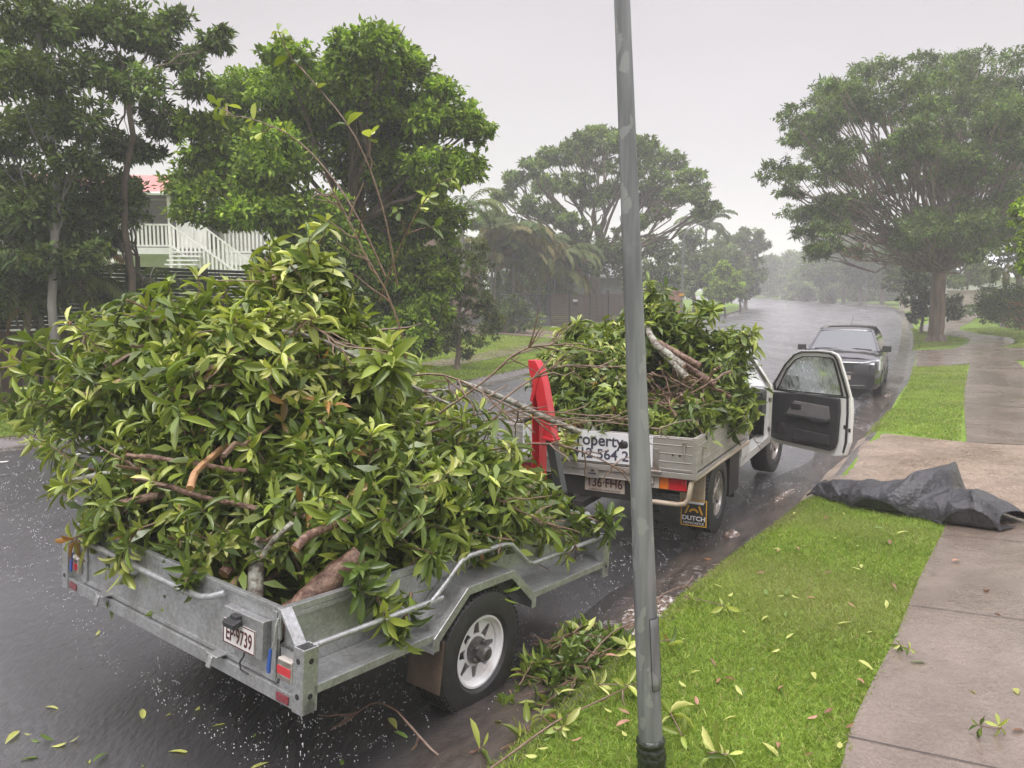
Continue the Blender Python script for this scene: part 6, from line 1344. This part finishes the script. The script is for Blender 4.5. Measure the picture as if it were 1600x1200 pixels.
for k_ in range(npn):
    x0 = k_*1.85; solid = (k_ % 3 == 1)
    z = 1.62
    while z < 2.84: mb.bx(x0+.05, x0+1.82, -.012, .012, z, z+(.070 if solid else .066)); z += .080
mb.obj('slats', m_slat, fn)
for k_ in range(npn+1): MB().bx(k_*1.85-.05, k_*1.85+.05, -.05, .05, -.1, 2.92).obj('post', m_slat, fn, bevel=.005)
mb = MB(); x = 0
while x < Lf: mb.bx(x, x+.13, .0, .022, .0, 1.5); x += .142
mb.obj('palings', m_timb, fn); MB().bx(0, Lf, -.03, .03, 1.5, 1.58).obj('capping', m_timb, fn)
# timber screen fence, pier and picket fence beyond the lawn
def post_fence(name, label, p, q, h, mt, kind, cat='fence', z0=0.):
    p, q = Vector(p), Vector(q); d = q-p; L_ = Vector((d.x, d.y, 0)).length
    o = empty(name, (p.x, p.y, sf(p.x, p.y)+z0), (0, -math.atan2(d.z, L_)*0, math.atan2(d.y, d.x))); tag(o, label, cat); rise = sf(q.x, q.y)-sf(p.x, p.y)
    sl = lambda x: rise*x/L_
    if kind == 'screen':
        m_ = MB(); n_ = int(L_/.9)
        for i in range(n_):
            x0, x1 = L_*i/n_, L_*(i+1)/n_
            for k in range(int(h/.11)): m_.box(((x0+x1)/2, (.015 if (k+i) % 2 else -.015), sl((x0+x1)/2)+.05+k*.11), ((x1-x0)*.99, .02, .098))
        m_.obj('woven_boards', mt, o)
        for i in range(0, n_+1, 3): MB().bx(L_*i/n_-.04, L_*i/n_+.04, -.06, .06, sl(L_*i/n_)-.1, sl(L_*i/n_)+h+.12).obj('post', m_slat, o)
    else:
        m_ = MB(); x = 0
        while x < L_: m_.bx(x-.009, x+.009, -.009, .009, sl(x)+.05, sl(x)+h); x += .12
        m_.obj('pickets', m_slat, o)
        for zz in (.12, h-.12): MB().add([(0, -.018, zz), (L_, -.018, zz+rise), (L_, .018, zz+rise), (0, .018, zz), (0, -.018, zz+.04), (L_, -.018, zz+rise+.04), (L_, .018, zz+rise+.04), (0, .018, zz+.04)], [(0, 1, 5, 4), (1, 2, 6, 5), (2, 3, 7, 6), (3, 0, 4, 7), (4, 5, 6, 7), (3, 2, 1, 0)]).obj('rail', m_slat, o)
    return o
f1 = post_fence('timber_fence', 'tall brown woven board fence on the far lawn left of the street pole', (3.15, 42.6, 0), (8.6, 52.5, 0), 1.85, m_timb, 'screen')
g1 = post_fence('timber_gate', 'brown board gate panel between picket fence and woven fence', (2.05, 42.2, 0), (3.1, 42.5, 0), 1.8, m_timb, 'screen', 'gate')
f2 = post_fence('picket_fence', 'black metal picket fence on a low grey block wall', (-3.6, 41.5, 0), (2.0, 42.2, 0), 1.25, m_slat, 'picket', z0=.5)
MB().bx(0, 5.7, -.1, .1, -.62, .02).obj('block_wall', m_block, f2)
lb_ = empty('letterbox', (3.45, 42.6, sf(3.45, 42.6)+1.25)); tag(lb_, 'small white letterbox fixed to the brown woven fence', 'letterbox'); MB().bx(-.12, .12, -.3, -.05, -.1, .12).obj('box', m_trim, lb_, bevel=.02); MB().prism([(-.32, .12), (-.04, .12), (-.04, .24)], -.13, .13).obj('lid', m_white, lb_)
m_brick = mat('red_brick', (.25, .11, .075), (.36, .2, .15), rough=.8, scale=8)
pr = MB().bx(-.42, .42, -.25, .25, 0, 2.15).bx(-.48, .48, -.3, .3, 2.15, 2.25); po = pr.obj('brick_pier', m_brick, None, gp(1054, 500, 46), bevel=.01); tag(po, 'red brick gate pier left of the distant street lamp', 'pier')
# distant street lamp
sl_ = gp(1063, 505, 44); lp = empty('street_lamp', sl_); tag(lp, 'slim grey street lamp with a curved outreach arm on the left verge', 'street lamp')
MB().tube([(0, 0, -.1), (.05, 0, 1.8), (.09, 0, 4.9), (.12, 0, 5.25), (.25, 0, 5.55), (.45, 0, 5.72), (.95, 0, 5.98)], [.07, .06, .045, .04, .035, .032, .028], 8).obj('pole', m_pole, lp, smooth=60)
MB().box((1.15, 0, 6.05), (.5, .2, .1), (0, R(-18), 0)).obj('lamp_head', m_trunkg, lp, bevel=.02); MB().bx(-.12, .14, -.1, .1, 1.95, 2.1).obj('collar', m_gold, lp)
sp_ = empty('sign_post', gp(1352, 472, 97)); tag(sp_, 'thin grey sign post on the far verge', 'sign post'); MB().tube([(0, 0, -.1), (0, 0, 3.2)], .07, 6).obj('post', m_trunkg, sp_); MB().bx(-.16, .16, -.05, -.02, 2.3, 3.2).obj('sign_plate', m_trunkg, sp_)
bo_ = empty('bollard', gp(1410, 478, 74)); tag(bo_, 'short grey verge post near the cream gate pillar', 'post'); MB().tube([(0, 0, -.1), (0, 0, 1.2)], .08, 8).lathe([(1.2, .1), (1.28, .09), (1.3, .001)], 'z', n=10).obj('shaft', m_trunkg, bo_)
# cream boundary wall, gate pillar and pale roof on the right
m_render = mat('cream_render', (.46, .42, .34), (.36, .32, .25), rough=.85, scale=2)
wl_ = MB(); W = [at(1482, 470, 58), at(1510, 470, 56), at(1545, 470, 54), at(1600, 470, 54), at(1700, 470, 54)]
wo_ = empty('boundary_wall', (W[0].x, W[0].y, sf(W[0].x, W[0].y))); tag(wo_, 'curved cream rendered boundary wall with a capping on the right', 'wall')
for a, b in zip(W[:-1], W[1:]):
    p = Vector((a.x-W[0].x, a.y-W[0].y, -.3)); q = Vector((b.x-W[0].x, b.y-W[0].y, -.3)); n_ = (q-p).normalized().cross(Vector((0, 0, 1)))*.12
    wl_.add([p-n_, q-n_, q+n_, p+n_]+[v+Vector((0, 0, 2.15)) for v in (p-n_, q-n_, q+n_, p+n_)], [(0, 1, 5, 4), (1, 2, 6, 5), (2, 3, 7, 6), (3, 0, 4, 7), (4, 5, 6, 7)])
    MB().add([p-n_*1.5+Vector((0, 0, 2.152)), q-n_*1.5+Vector((0, 0, 2.152)), q+n_*1.5+Vector((0, 0, 2.152)), p+n_*1.5+Vector((0, 0, 2.152))]+[v+Vector((0, 0, 2.25)) for v in (p-n_*1.5, q-n_*1.5, q+n_*1.5, p+n_*1.5)], [(0, 1, 5, 4), (1, 2, 6, 5), (2, 3, 7, 6), (3, 0, 4, 7), (4, 5, 6, 7), (3, 2, 1, 0)]).obj('capping', m_render, wo_)
wl_.obj('wall', m_render, wo_)
gpil = MB().bx(-.5, .5, -.5, .5, 0, 2.6).bx(-.58, .58, -.58, .58, 2.6, 2.75).obj('gate_pillar', m_render, None, gp(1417, 478, 72), bevel=.02); tag(gpil, 'cream square gate pillar left of the dark drooping bush', 'pillar')
m_roofw = mat('pale_metal_roof', (.55, .56, .58), (.46, .47, .5), rough=.4, scale=3)
m_wallw = mat('white_weatherboard', (.70, .70, .68), (.60, .60, .58), rough=.6, scale=2)
def house(name, label, loc, rz, w_, d_, h, rh, mw, mr, hip=1.5, wins=()):
    o = empty(name, loc, (0, 0, rz)); tag(o, label, 'house')
    MB().bx(0, w_, 0, d_, -.5, h).obj('wall', mw, o)
    e = .5; V = [(-e, -e, h), (w_+e, -e, h), (w_+e, d_+e, h), (-e, d_+e, h), (hip, d_/2, h+rh), (w_-hip, d_/2, h+rh), (-e, -e, h-.12), (w_+e, -e, h-.12), (w_+e, d_+e, h-.12), (-e, d_+e, h-.12)]
    MB().add(V, [(0, 1, 5, 4), (1, 2, 5), (2, 3, 4, 5), (3, 0, 4), (0, 6, 7, 1), (1, 7, 8, 2), (2, 8, 9, 3), (3, 9, 6, 0), (9, 8, 7, 6)]).obj('roof', mr, o)
    for x0, x1, z0, z1 in wins:
        wf = MB().ring([(x0, z0), (x1, z0), (x1, z1), (x0, z1)], [(x0+.08, z0+.08), (x1-.08, z0+.08), (x1-.08, z1-.08), (x0+.08, z1-.08)], -.06, -.003, 'y').obj('window', mr if mw is not m_wallw else m_wallw, o); MB().bx(x0+.08, x1-.08, -.03, -.02, z0+.08, z1-.08).obj('pane', m_wsc, wf)
    return o
q = gp(1490, 470, 70); house('house', 'low house with a pale metal roof behind the cream wall on the right', q, R(-8), 16, 9, 3.0, 2.4, m_wallw, m_roofw, wins=((2, 3.6, 1, 2.2), (6, 7.6, 1, 2.2)))
# brown gabled house
m_tile = mat('grey_tile_roof', (.18, .17, .17), (.3, .29, .3), rough=.6, scale=10)
q = gp(640, 520, 47); gh_ = empty('house', q, (0, 0, R(12))); tag(gh_, 'brown gabled house with a pale barge board behind the big bright tree', 'house')
MB().prism([(-2, -.5), (4.2, -.5), (4.2, 3.2), (1.1, 6.3), (-2, 3.2)], 0, 12, 'y').obj('wall', mat('brown_cladding', (.20, .12, .09), (.26, .17, .13), rough=.8, scale=4), gh_)
for s_ in (-1, 1): MB().add([(1.1, -.4, 6.45), (1.1+s_*3.7, -.4, 2.75), (1.1+s_*3.7, 12.4, 2.75), (1.1, 12.4, 6.45), (1.1, -.4, 6.3), (1.1+s_*3.7, -.4, 2.6), (1.1+s_*3.7, 12.4, 2.6), (1.1, 12.4, 6.3)], [(0, 1, 2, 3), (7, 6, 5, 4), (0, 4, 5, 1), (1, 5, 6, 2)]).add([(1.1, -.43, 6.5), (1.1+s_*3.75, -.43, 2.75), (1.1+s_*3.75, -.43, 2.45), (1.1, -.43, 6.2)], [(0, 1, 2, 3)]).obj('roof', m_roofw if s_ < 0 else m_tile, gh_)
q = gp(800, 500, 58); house('house', 'low grey-tiled house glimpsed behind the palm clumps', q, R(10), 12, 9, 2.9, 2.2, m_block, m_tile)
simple_tree('evergreen_tree', 'dark bush mass behind the picket fence and palms', 800, 500, 50, [(760, 450, 24), (790, 440, 24), (820, 450, 24), (850, 445, 24), (880, 450, 20), (805, 478, 18), (845, 480, 18), (770, 480, 18)], DULL, nsub=2)

# white raised timber house (verandah, stairs, fretwork porch)
m_pink = mat('faded_red_roof', (.42, .12, .10), (.55, .22, .19), rough=.5, scale=4)
m_shade = mat('verandah_shade', (.13, .12, .11), (.18, .16, .14), rough=.8)  # dark colour for the shade under the verandah roof
HY = 34.0
P0 = at(60, 400, HY); wh_ = empty('raised_house', (P0.x, HY, sf(P0.x, HY)), (0, 0, R(4))); tag(wh_, 'white raised timber house with red roof, verandah and stairs behind the fence', 'house')
# local x right along the facade, z up from the ground
fl = at(250, 386, HY).z-wh_.location.z; rz_ = at(250, 303, HY).z-wh_.location.z
MB().bx(-8, 11.2, 2.4, 10, .0, fl+2.4).obj('wall', m_wallw, wh_)
MB().bx(-8, 5.75, 0, 2.4, fl-.28, fl).obj('verandah_floor', m_wallw, wh_)
MB().bx(-7.9, 7.0, 2.32, 2.39, fl+.1, fl+2.3).obj('verandah_shade', m_shade, wh_)  # dark sheet added before the white wall as painted verandah shade
MB().add([(-8.6, -.6, rz_), (5.9, -.6, rz_), (11.6, 2.6, rz_-.15), (11.6, 10.6, rz_-.15), (-8.6, 10.6, rz_), (-4, 5, rz_+1.6), (6.5, 5, rz_+1.6)], [(0, 1, 6, 5), (1, 2, 6), (2, 3, 6), (3, 4, 5, 6), (4, 0, 5)]).obj('roof', m_pink, wh_)
MB().tube([(-8.6, -.65, rz_-.02), (5.95, -.65, rz_-.02), (11.6, 2.55, rz_-.17)], .07, 6).obj('gutter', m_wallw, wh_)
for x in (-7.6, -5, -2.4, .4, 3.1, 5.6, 5.95, 7.1): MB().bx(x-.07, x+.07, -.02, .12, .0, rz_-.05).obj('verandah_post', m_white, wh_)
def balustrade(x0, x1, y, z, parent, step=.17, h=1.0, z1=None):
    m_ = MB(); z1 = z if z1 is None else z1; n_ = int(abs(x1-x0)/step)
    for i in range(n_+1):
        x = x0+(x1-x0)*i/n_; zz = z+(z1-z)*i/n_; m_.bx(x-.045, x+.045, y-.012, y+.012, zz+.05, zz+h-.04)
    for dz in (.04, h-.05):
        m_.add([(x0, y-.03, z+dz), (x1, y-.03, z1+dz), (x1, y+.03, z1+dz), (x0, y+.03, z+dz), (x0, y-.03, z+dz+.08), (x1, y-.03, z1+dz+.08), (x1, y+.03, z1+dz+.08), (x0, y+.03, z+dz+.08)], [(0, 1, 5, 4), (1, 2, 6, 5), (2, 3, 7, 6), (3, 0, 4, 7), (4, 5, 6, 7), (3, 2, 1, 0)])
    return m_.obj('balustrade', m_white, parent)
balustrade(-7.6, 5.6, .03, fl, wh_)
balustrade(7.7, 11.2, .9, fl-.2, wh_); MB().bx(7.7, 11.2, .8, 1.1, fl-.7, fl-.22).obj('deck_beam', m_wallw, wh_)
balustrade(7.7, 11.2, .95, fl-2.2, wh_, .17, 1.4)
st_ = MB()
for k in range(10): st_.bx(5.8, 7.1, -.3-.27*k, -.02-.27*k, fl-.19*k-.06, fl-.19*k)
st_.obj('stairs', m_wallw, wh_)
balustrade(5.75, 8.4, -.5, fl, wh_, .17, 1.0, fl-2.0); balustrade(7.0, 9.2, -.3, fl, wh_, .17, 1.0, fl-1.7)
for cx_, rr_ in ((6.25, .38), (6.85, .26)):
    MB().prism([(cx_-rr_, fl+.9)]+[(cx_+rr_*math.cos(a), fl+1.5+rr_*math.sin(a)) for a in np.linspace(math.pi, 0, 12)]+[(cx_+rr_, fl+.9)], .0, .04, 'y').obj('porch_screen', m_white, wh_)
MB().bx(5.9, 7.1, .0, .05, fl, fl+.9).obj('porch_gate', m_white, wh_)
MB().bx(6.50, 6.62, -.04, .06, fl, fl+2.0).lathe([(fl+2.0, .09), (fl+2.1, .05), (fl+2.18, .001)], 'z', (6.56, .01, 0), 8).obj('newel_post', m_white, wh_)

# ------------------------------------------------------------------ grass, fallen leaves, rain splashes, haze
GC = [(.17, .255, .032), (.23, .33, .045), (.30, .40, .065), (.40, .46, .12), (.42, .36, .16)]; GPp = (.24, .32, .26, .13, .05)
def blades(name, P, h, wd, label, cols=GC, p=GPp, lean_=.75, tintf=None):
    n = len(P); d = unit(np.c_[rng.normal(0, lean_, (n, 2)), np.ones(n)]); N2 = unit(np.c_[rng.normal(0, 1, (n, 2)), np.full(n, .15)])
    C = mixc(n, cols, p, .14)
    pat = .92+.30*(np.sin(P[:, 0]*3.1+np.sin(P[:, 1]*2.3)*1.4)*np.sin(P[:, 1]*2.7+P[:, 0]))*.5+.06*rng.normal(size=n); C = C*np.clip(pat, .6, 1.3)[:, None]; dry = np.clip((np.sin(P[:, 0]*1.7+2*np.sin(P[:, 1]*.9))*np.sin(P[:, 1]*1.3+.5*P[:, 0])-.25)*.9+.12*rng.normal(size=n), 0, .75)[:, None]; C = C*(1-dry)+np.array([.33, .33, .13])*dry
    P = np.c_[P, surf(P[:, 0], P[:, 1])-.006]
    o = leaves(name, P, d, N2, h*rng.uniform(.5, 1.25, n), wd*rng.uniform(.7, 1.3, n), C, 'blade', m_grass); tag(o, label, 'grass', kind='stuff'); return o
def band(K, s0, s1, d0, d1, n, right=True, power=1.):
    s = s0+(s1-s0)*rng.random(n)**power; base_ = station(K, s); t_ = unit(station(K, s+.05)-base_); n_ = np.stack([t_[:, 1], -t_[:, 0]], 1)*(1 if right else -1)
    return base_+n_*(d0+(d1-d0)*rng.random(n))[:, None]
def inpoly(P, poly):
    x, y = P[:, 0], P[:, 1]; r = np.zeros(len(P), bool); m = len(poly)
    for i in range(m):
        x0, y0 = poly[i]; x1, y1 = poly[(i+1) % m]; c = ((y0 > y) != (y1 > y)) & (x < (x1-x0)*(y-y0)/((y1-y0) or 1e-9)+x0); r ^= c
    return r
def region(poly, n): 
    P = np.array(poly, float); lo, hi = P.min(0), P.max(0); Q = lo+(hi-lo)*rng.random((n, 2)); return Q[inpoly(Q, poly)]
near = [(-.3, 2.3), (-.27, 3.3), (.22, 4.07), (.7, 4.82), (1.30, 5.76), (2.19, 7.02), (3.15, 8.3), (3.6, 8.0), (4.22, 7.28), (3.68, 6.47), (3.01, 5.52), (2.33, 4.5), (1.69, 3.6), (1.38, 3.08), (.9, 2.3)]
Pn = region(near, 330000); tr_ = sdist(Pn, KRd); e_ = rng.normal(0, .018, len(Pn)); Pn = Pn[(tr_ > -.035+e_*1.4)]
dens_keep = np.clip(5.2/np.hypot(Pn[:, 0], Pn[:, 1]), .25, 1); Pn = Pn[rng.random(len(Pn)) < dens_keep]
blades('grass', Pn, .045, .0048, 'short wet lime-green turf on the verge around the street pole')
# ragged runners creeping over kerb and path
for K_, n_ in ((near[1:7], 5000),):
    pass
P1 = region([(5.35, 11.9), (5.8, 12.2), (6.45, 11.0), (10, 17), (13.7, 23.2), (12.0, 23.1), (9.9, 19.2), (7.5, 15.0)], 170000); P1 = P1[sdist(P1, KRd) > .05]
blades('grass', P1, .05, .012, 'bright lawn strip beyond the pebble driveway')
P2_ = region([(7.8, 10.1), (11.1, 16.0), (14.9, 22.3), (24, 18), (18, 6), (12, 4)], 90000); blades('grass', P2_, .05, .014, 'lawn to the right of the footpath at the picture edge')
P3_ = region([(15.2, 29.4), (18.2, 31.4), (20.1, 34.5), (20.8, 38), (22.4, 43), (23.5, 46), (21, 40.6), (16.4, 31.6)], 90000); P3_ = P3_[sdist(P3_, KRd) > .05]; blades('grass', P3_, .055, .024, 'lawn under the spreading tree')
P4_ = region([(18.1, 28.8), (20.3, 31), (22, 34), (22.5, 37), (24.4, 42), (34, 44), (34, 28)], 90000); blades('grass', P4_, .055, .024, 'lawn right of the winding path')
P5_ = band(KLd, 8, 46, .1, 3.3, 150000, False); blades('grass', P5_, .055, .016, 'lawn between the left kerb and the slatted fence')
P6_ = region([(-3, 23), (.2, 27.6), (2.6, 32), (4, 31), (7.5, 41), (3.2, 42.4), (-3.4, 41), (-6, 30)], 130000); P6_ = P6_[(sdist(P6_, KLd, False) > .1) & ~inpoly(P6_, [(-2.6, 35.3), (.8, 34.4), (3.4, 32), (6.0, 35.0), (4.4, 36.4), (.6, 39.2), (-2.9, 41.2)])]
P6_ = P6_[~inpoly(P6_, [(-1.9, 22.4), (.4, 27.0), (2.4, 31.4), (4.6, 36.2), (9.4, 50), (8.2, 50.6), (3.4, 36.6), (1.3, 31.8), (-.6, 27.6), (-2.9, 22.8)])]
blades('grass', P6_, .06, .028, 'lawn in front of the brown woven fence')

# fallen leaves
FLC = {'green': (.14, .22, .04), 'yellow': (.48, .50, .14), 'brown': (.20, .10, .05), 'pink': (.45, .24, .16), 'orange': (.55, .22, .05)}
flm = {}
def leaf_mesh(kind, L_, W_, fold):
    T, Fc = TEMPL['leaf']; V = T*[L_, W_, L_*fold]; m = new_mesh('fallen_leaf', V, Fc, True); ca = m.color_attributes.new('tint', 'FLOAT_COLOR', 'POINT')
    cc = np.ones((len(V), 4), np.float32); cc[:, :3] = np.array(FLC[kind])*(1+rng.normal(0, .12, (len(V), 1))); ca.data.foreach_set('color', np.clip(cc, 0, 1).ravel()); m.materials.append(m_leaf); return m
for kd in FLC: flm[kd] = [leaf_mesh(kd, l_, w_, f_) for l_, w_, f_ in ((.085, .026, .3), (.10, .030, .8), (.065, .024, -.5))]
def drop_leaves(pts, kinds, label, group, zoff=.006):
    for (x, y) in pts:
        kd = kinds[rng.integers(len(kinds))]; me = flm[kd][rng.integers(3)]
        o = bpy.data.objects.new('fallen_leaf', me); col.objects.link(o); o.location = (x, y, sf_any(x, y)+zoff); o.rotation_euler = (rng.normal(0, .18), rng.normal(0, .18), rng.uniform(0, 6.28)); s_ = rng.uniform(.7, 1.15); o.scale = (s_, s_*rng.uniform(.8, 1.2), s_)
        tag(o, label % {'green': 'green', 'yellow': 'yellow-green', 'brown': 'brown', 'pink': 'pinkish brown', 'orange': 'orange'}[kd], 'leaf', group % {'green': 'green', 'yellow': 'yellow-green', 'brown': 'brown', 'pink': 'pinkish', 'orange': 'orange'}[kd])
def sf_any(x, y): return sf(x, y)
def from_px(lst, zo=0.0):
    out = []
    for u, v in lst:
        for Yt in np.linspace(1.8, 20, 1400):
            P_ = at(u, v, Yt)
            if P_.z <= (float(sf_fast(P_.x, P_.y)) if zo else -.0)+0: out.append((P_.x, P_.y)); break
    return out
road_px = [(70, 1108), (125, 1050), (38, 1150), (62, 1162), (108, 1160), (85, 1158), (222, 1108), (312, 1102), (258, 1120), (170, 1175), (262, 1172), (225, 1195), (80, 1168), (8, 1165), (330, 1135), (150, 1000), (955, 872), (600, 1165), (540, 1190), (30, 1190), (140, 1192), (395, 1150), (420, 1185)]
drop_leaves(from_px(road_px), ['green', 'yellow', 'yellow'], '%s fallen leaf lying on the wet asphalt behind the trailer', '%s fallen leaves on the asphalt')
lawn_px = [(1090, 1115), (1010, 1088), (1215, 1090), (1260, 1135), (1190, 1175), (1310, 1185), (1160, 1100), (1060, 1075), (1120, 1080), (950, 1050), (965, 1120), (900, 1100), (870, 1130), (1250, 945), (1225, 940), (1330, 983), (1305, 1010), (1330, 895), (1285, 905), (1110, 885), (1145, 935), (1195, 930), (1190, 980), (1165, 1000), (1110, 1040), (1070, 1010), (1140, 1020), (1205, 1030), (1340, 860), (1250, 860), (1215, 870), (1180, 905), (1240, 810), (1300, 800), (1390, 850), (1400, 930), (1355, 1000), (1240, 1000), (1290, 1060), (1350, 1080), (1130, 1140), (1075, 1130), (1215, 1185), (910, 1165), (840, 1185), (1030, 1120), (985, 1140), (1010, 1045), (905, 1010), (940, 1008), (975, 1000), (1095, 1060), (1150, 1075), (1170, 1060), (1100, 910), (1230, 965), (1320, 1150), (1270, 1190), (860, 1165), (820, 1195)]
drop_leaves(from_px(lawn_px, 1), ['yellow', 'yellow', 'green', 'pink', 'brown', 'yellow'], '%s fallen leaf lying on the wet lawn around the street pole', '%s fallen leaves on the lawn', .04)
ex_ = region(near, 110); ex_ = ex_[sdist(ex_, KRd) > .08]
drop_leaves([tuple(q) for q in ex_], ['yellow', 'brown', 'green', 'pink', 'yellow'], '%s fallen leaf lying on the wet lawn around the street pole', '%s fallen leaves on the lawn', .035)
drop_leaves(from_px([(1112, 878)], 1), ['orange'], '%s fallen leaf at the lawn edge above the stream', '%s fallen leaf', .045)
gut_px = [(800, 1100), (770, 1120), (745, 1135), (705, 1150), (670, 1160), (690, 1120), (760, 1085), (835, 1075), (850, 1050), (640, 1150), (730, 1160), (700, 1180), (655, 1190), (790, 1140), (620, 1135), (880, 1035)]
drop_leaves(from_px(gut_px), ['green', 'yellow', 'brown', 'green'], '%s fallen leaf washed into the gutter by the trailer wheel', '%s fallen leaves in the gutter', .012)
path_px = [(1525, 1090), (1590, 1092), (1540, 930), (1552, 962), (1500, 880), (1420, 1040), (1395, 1000), (1580, 1150), (1455, 900), (1480, 760)]
drop_leaves(from_px(path_px, 1), ['brown', 'yellow', 'pink', 'green'], '%s fallen leaf stuck to the wet footpath', '%s fallen leaves on the footpath', .02)

# raindrops bursting on road and water
def splashes():
    V = []; Fq = []
    n = 11000; out = []
    r = rng.uniform(1.2, 16, n); ang_ = rng.uniform(-.75, .62, n); X_ = r*np.sin(ang_)*1.3; Y_ = 2.4+r*np.cos(ang_); P = np.stack([X_, Y_], 1); ins = (sdist(P, KRd) < 0) & (sdist(P, KLd, False) < 0)
    P = P[ins]; Zs = surf(P[:, 0], P[:, 1]); mb_V = []; mb_F = []
    ico = np.array([(0, 0, 1), (1, 0, 0), (0, 1, 0), (-1, 0, 0), (0, -1, 0), (0, 0, -1)]); icf = [(0, 1, 2), (0, 2, 3), (0, 3, 4), (0, 4, 1), (5, 2, 1), (5, 3, 2), (5, 4, 3), (5, 1, 4)]
    V = []; Fc = []
    for (x, y), z in zip(P, Zs):
        for _ in range(rng.integers(1, 5)):
            s_ = rng.uniform(.0012, .0038)*(1+.07*y); q = np.array([x, y, z])+rng.normal(0, .018, 3)*[1, 1, .0]+[0, 0, rng.uniform(.002, .03)]
            b = len(V); V += list(q+ico*s_*[1, 1, 1.3]); Fc += [(b+i, b+j, b+k) for i, j, k in icf]
    m = new_mesh('rain_splashes', np.array(V), np.array(Fc), True); o = link('rain_splashes', m, m_drop); tag(o, 'tiny raindrop splashes leaping off the wet road', 'splashes', kind='stuff')
m_drop, t_, b_ = M_('water_drops'); b_.inputs['Base Color'].default_value = (.85, .86, .88, 1); b_.inputs['Roughness'].default_value = .05; b_.inputs['Transmission Weight'].default_value = .3; b_.inputs['IOR'].default_value = 1.33
splashes()
dp = MB()
for px_, py_, h_ in ((-.03, -.0, .43), (-.14, -.0, .43), (-.07, .02, .43), (-2.1, .0, .42), (-1.2, 0, .42)):
    z = h_
    while z > .03:
        z -= rng.uniform(.02, .08); c = TRw((px_+rng.normal(0, .004), py_+rng.normal(0, .004), z)); dp.tube([tuple(c), tuple(c-Vector((0, 0, rng.uniform(.008, .022))))], [.0022, .0014], 5)
o = dp.obj('dripping_water', m_drop, smooth=60); tag(o, 'drops of rain water falling from the rear beam of the trailer', 'drips', kind='stuff')
foam_patch(.98, 5.18, .42, .22, R(58), .07, seed=4); foam_patch(2.06, 7.05, .12, .08, R(58), .04, n=34, seed=5); foam_patch(3.05, 8.5, .40, .07, R(56), .03, n=44, seed=6); foam_patch(8.6, 17.6, .4, .08, R(58), .04, n=34, seed=7)

# the rain-filled air
hz = MB().bx(-420, 420, -60, 520, -4, 40).obj('haze', None); m, t, b = M_('rain_haze'); t.nodes.remove(b); pv = t.nodes.new('ShaderNodeVolumePrincipled')
pv.inputs['Color'].default_value = (1., .985, 1., 1); pv.inputs['Density'].default_value = .0031; pv.inputs['Anisotropy'].default_value = 0.
t.links.new(pv.outputs[0], t.nodes['Material Output'].inputs['Volume']); hz.data.materials.append(m); tag(hz, kind='stuff')
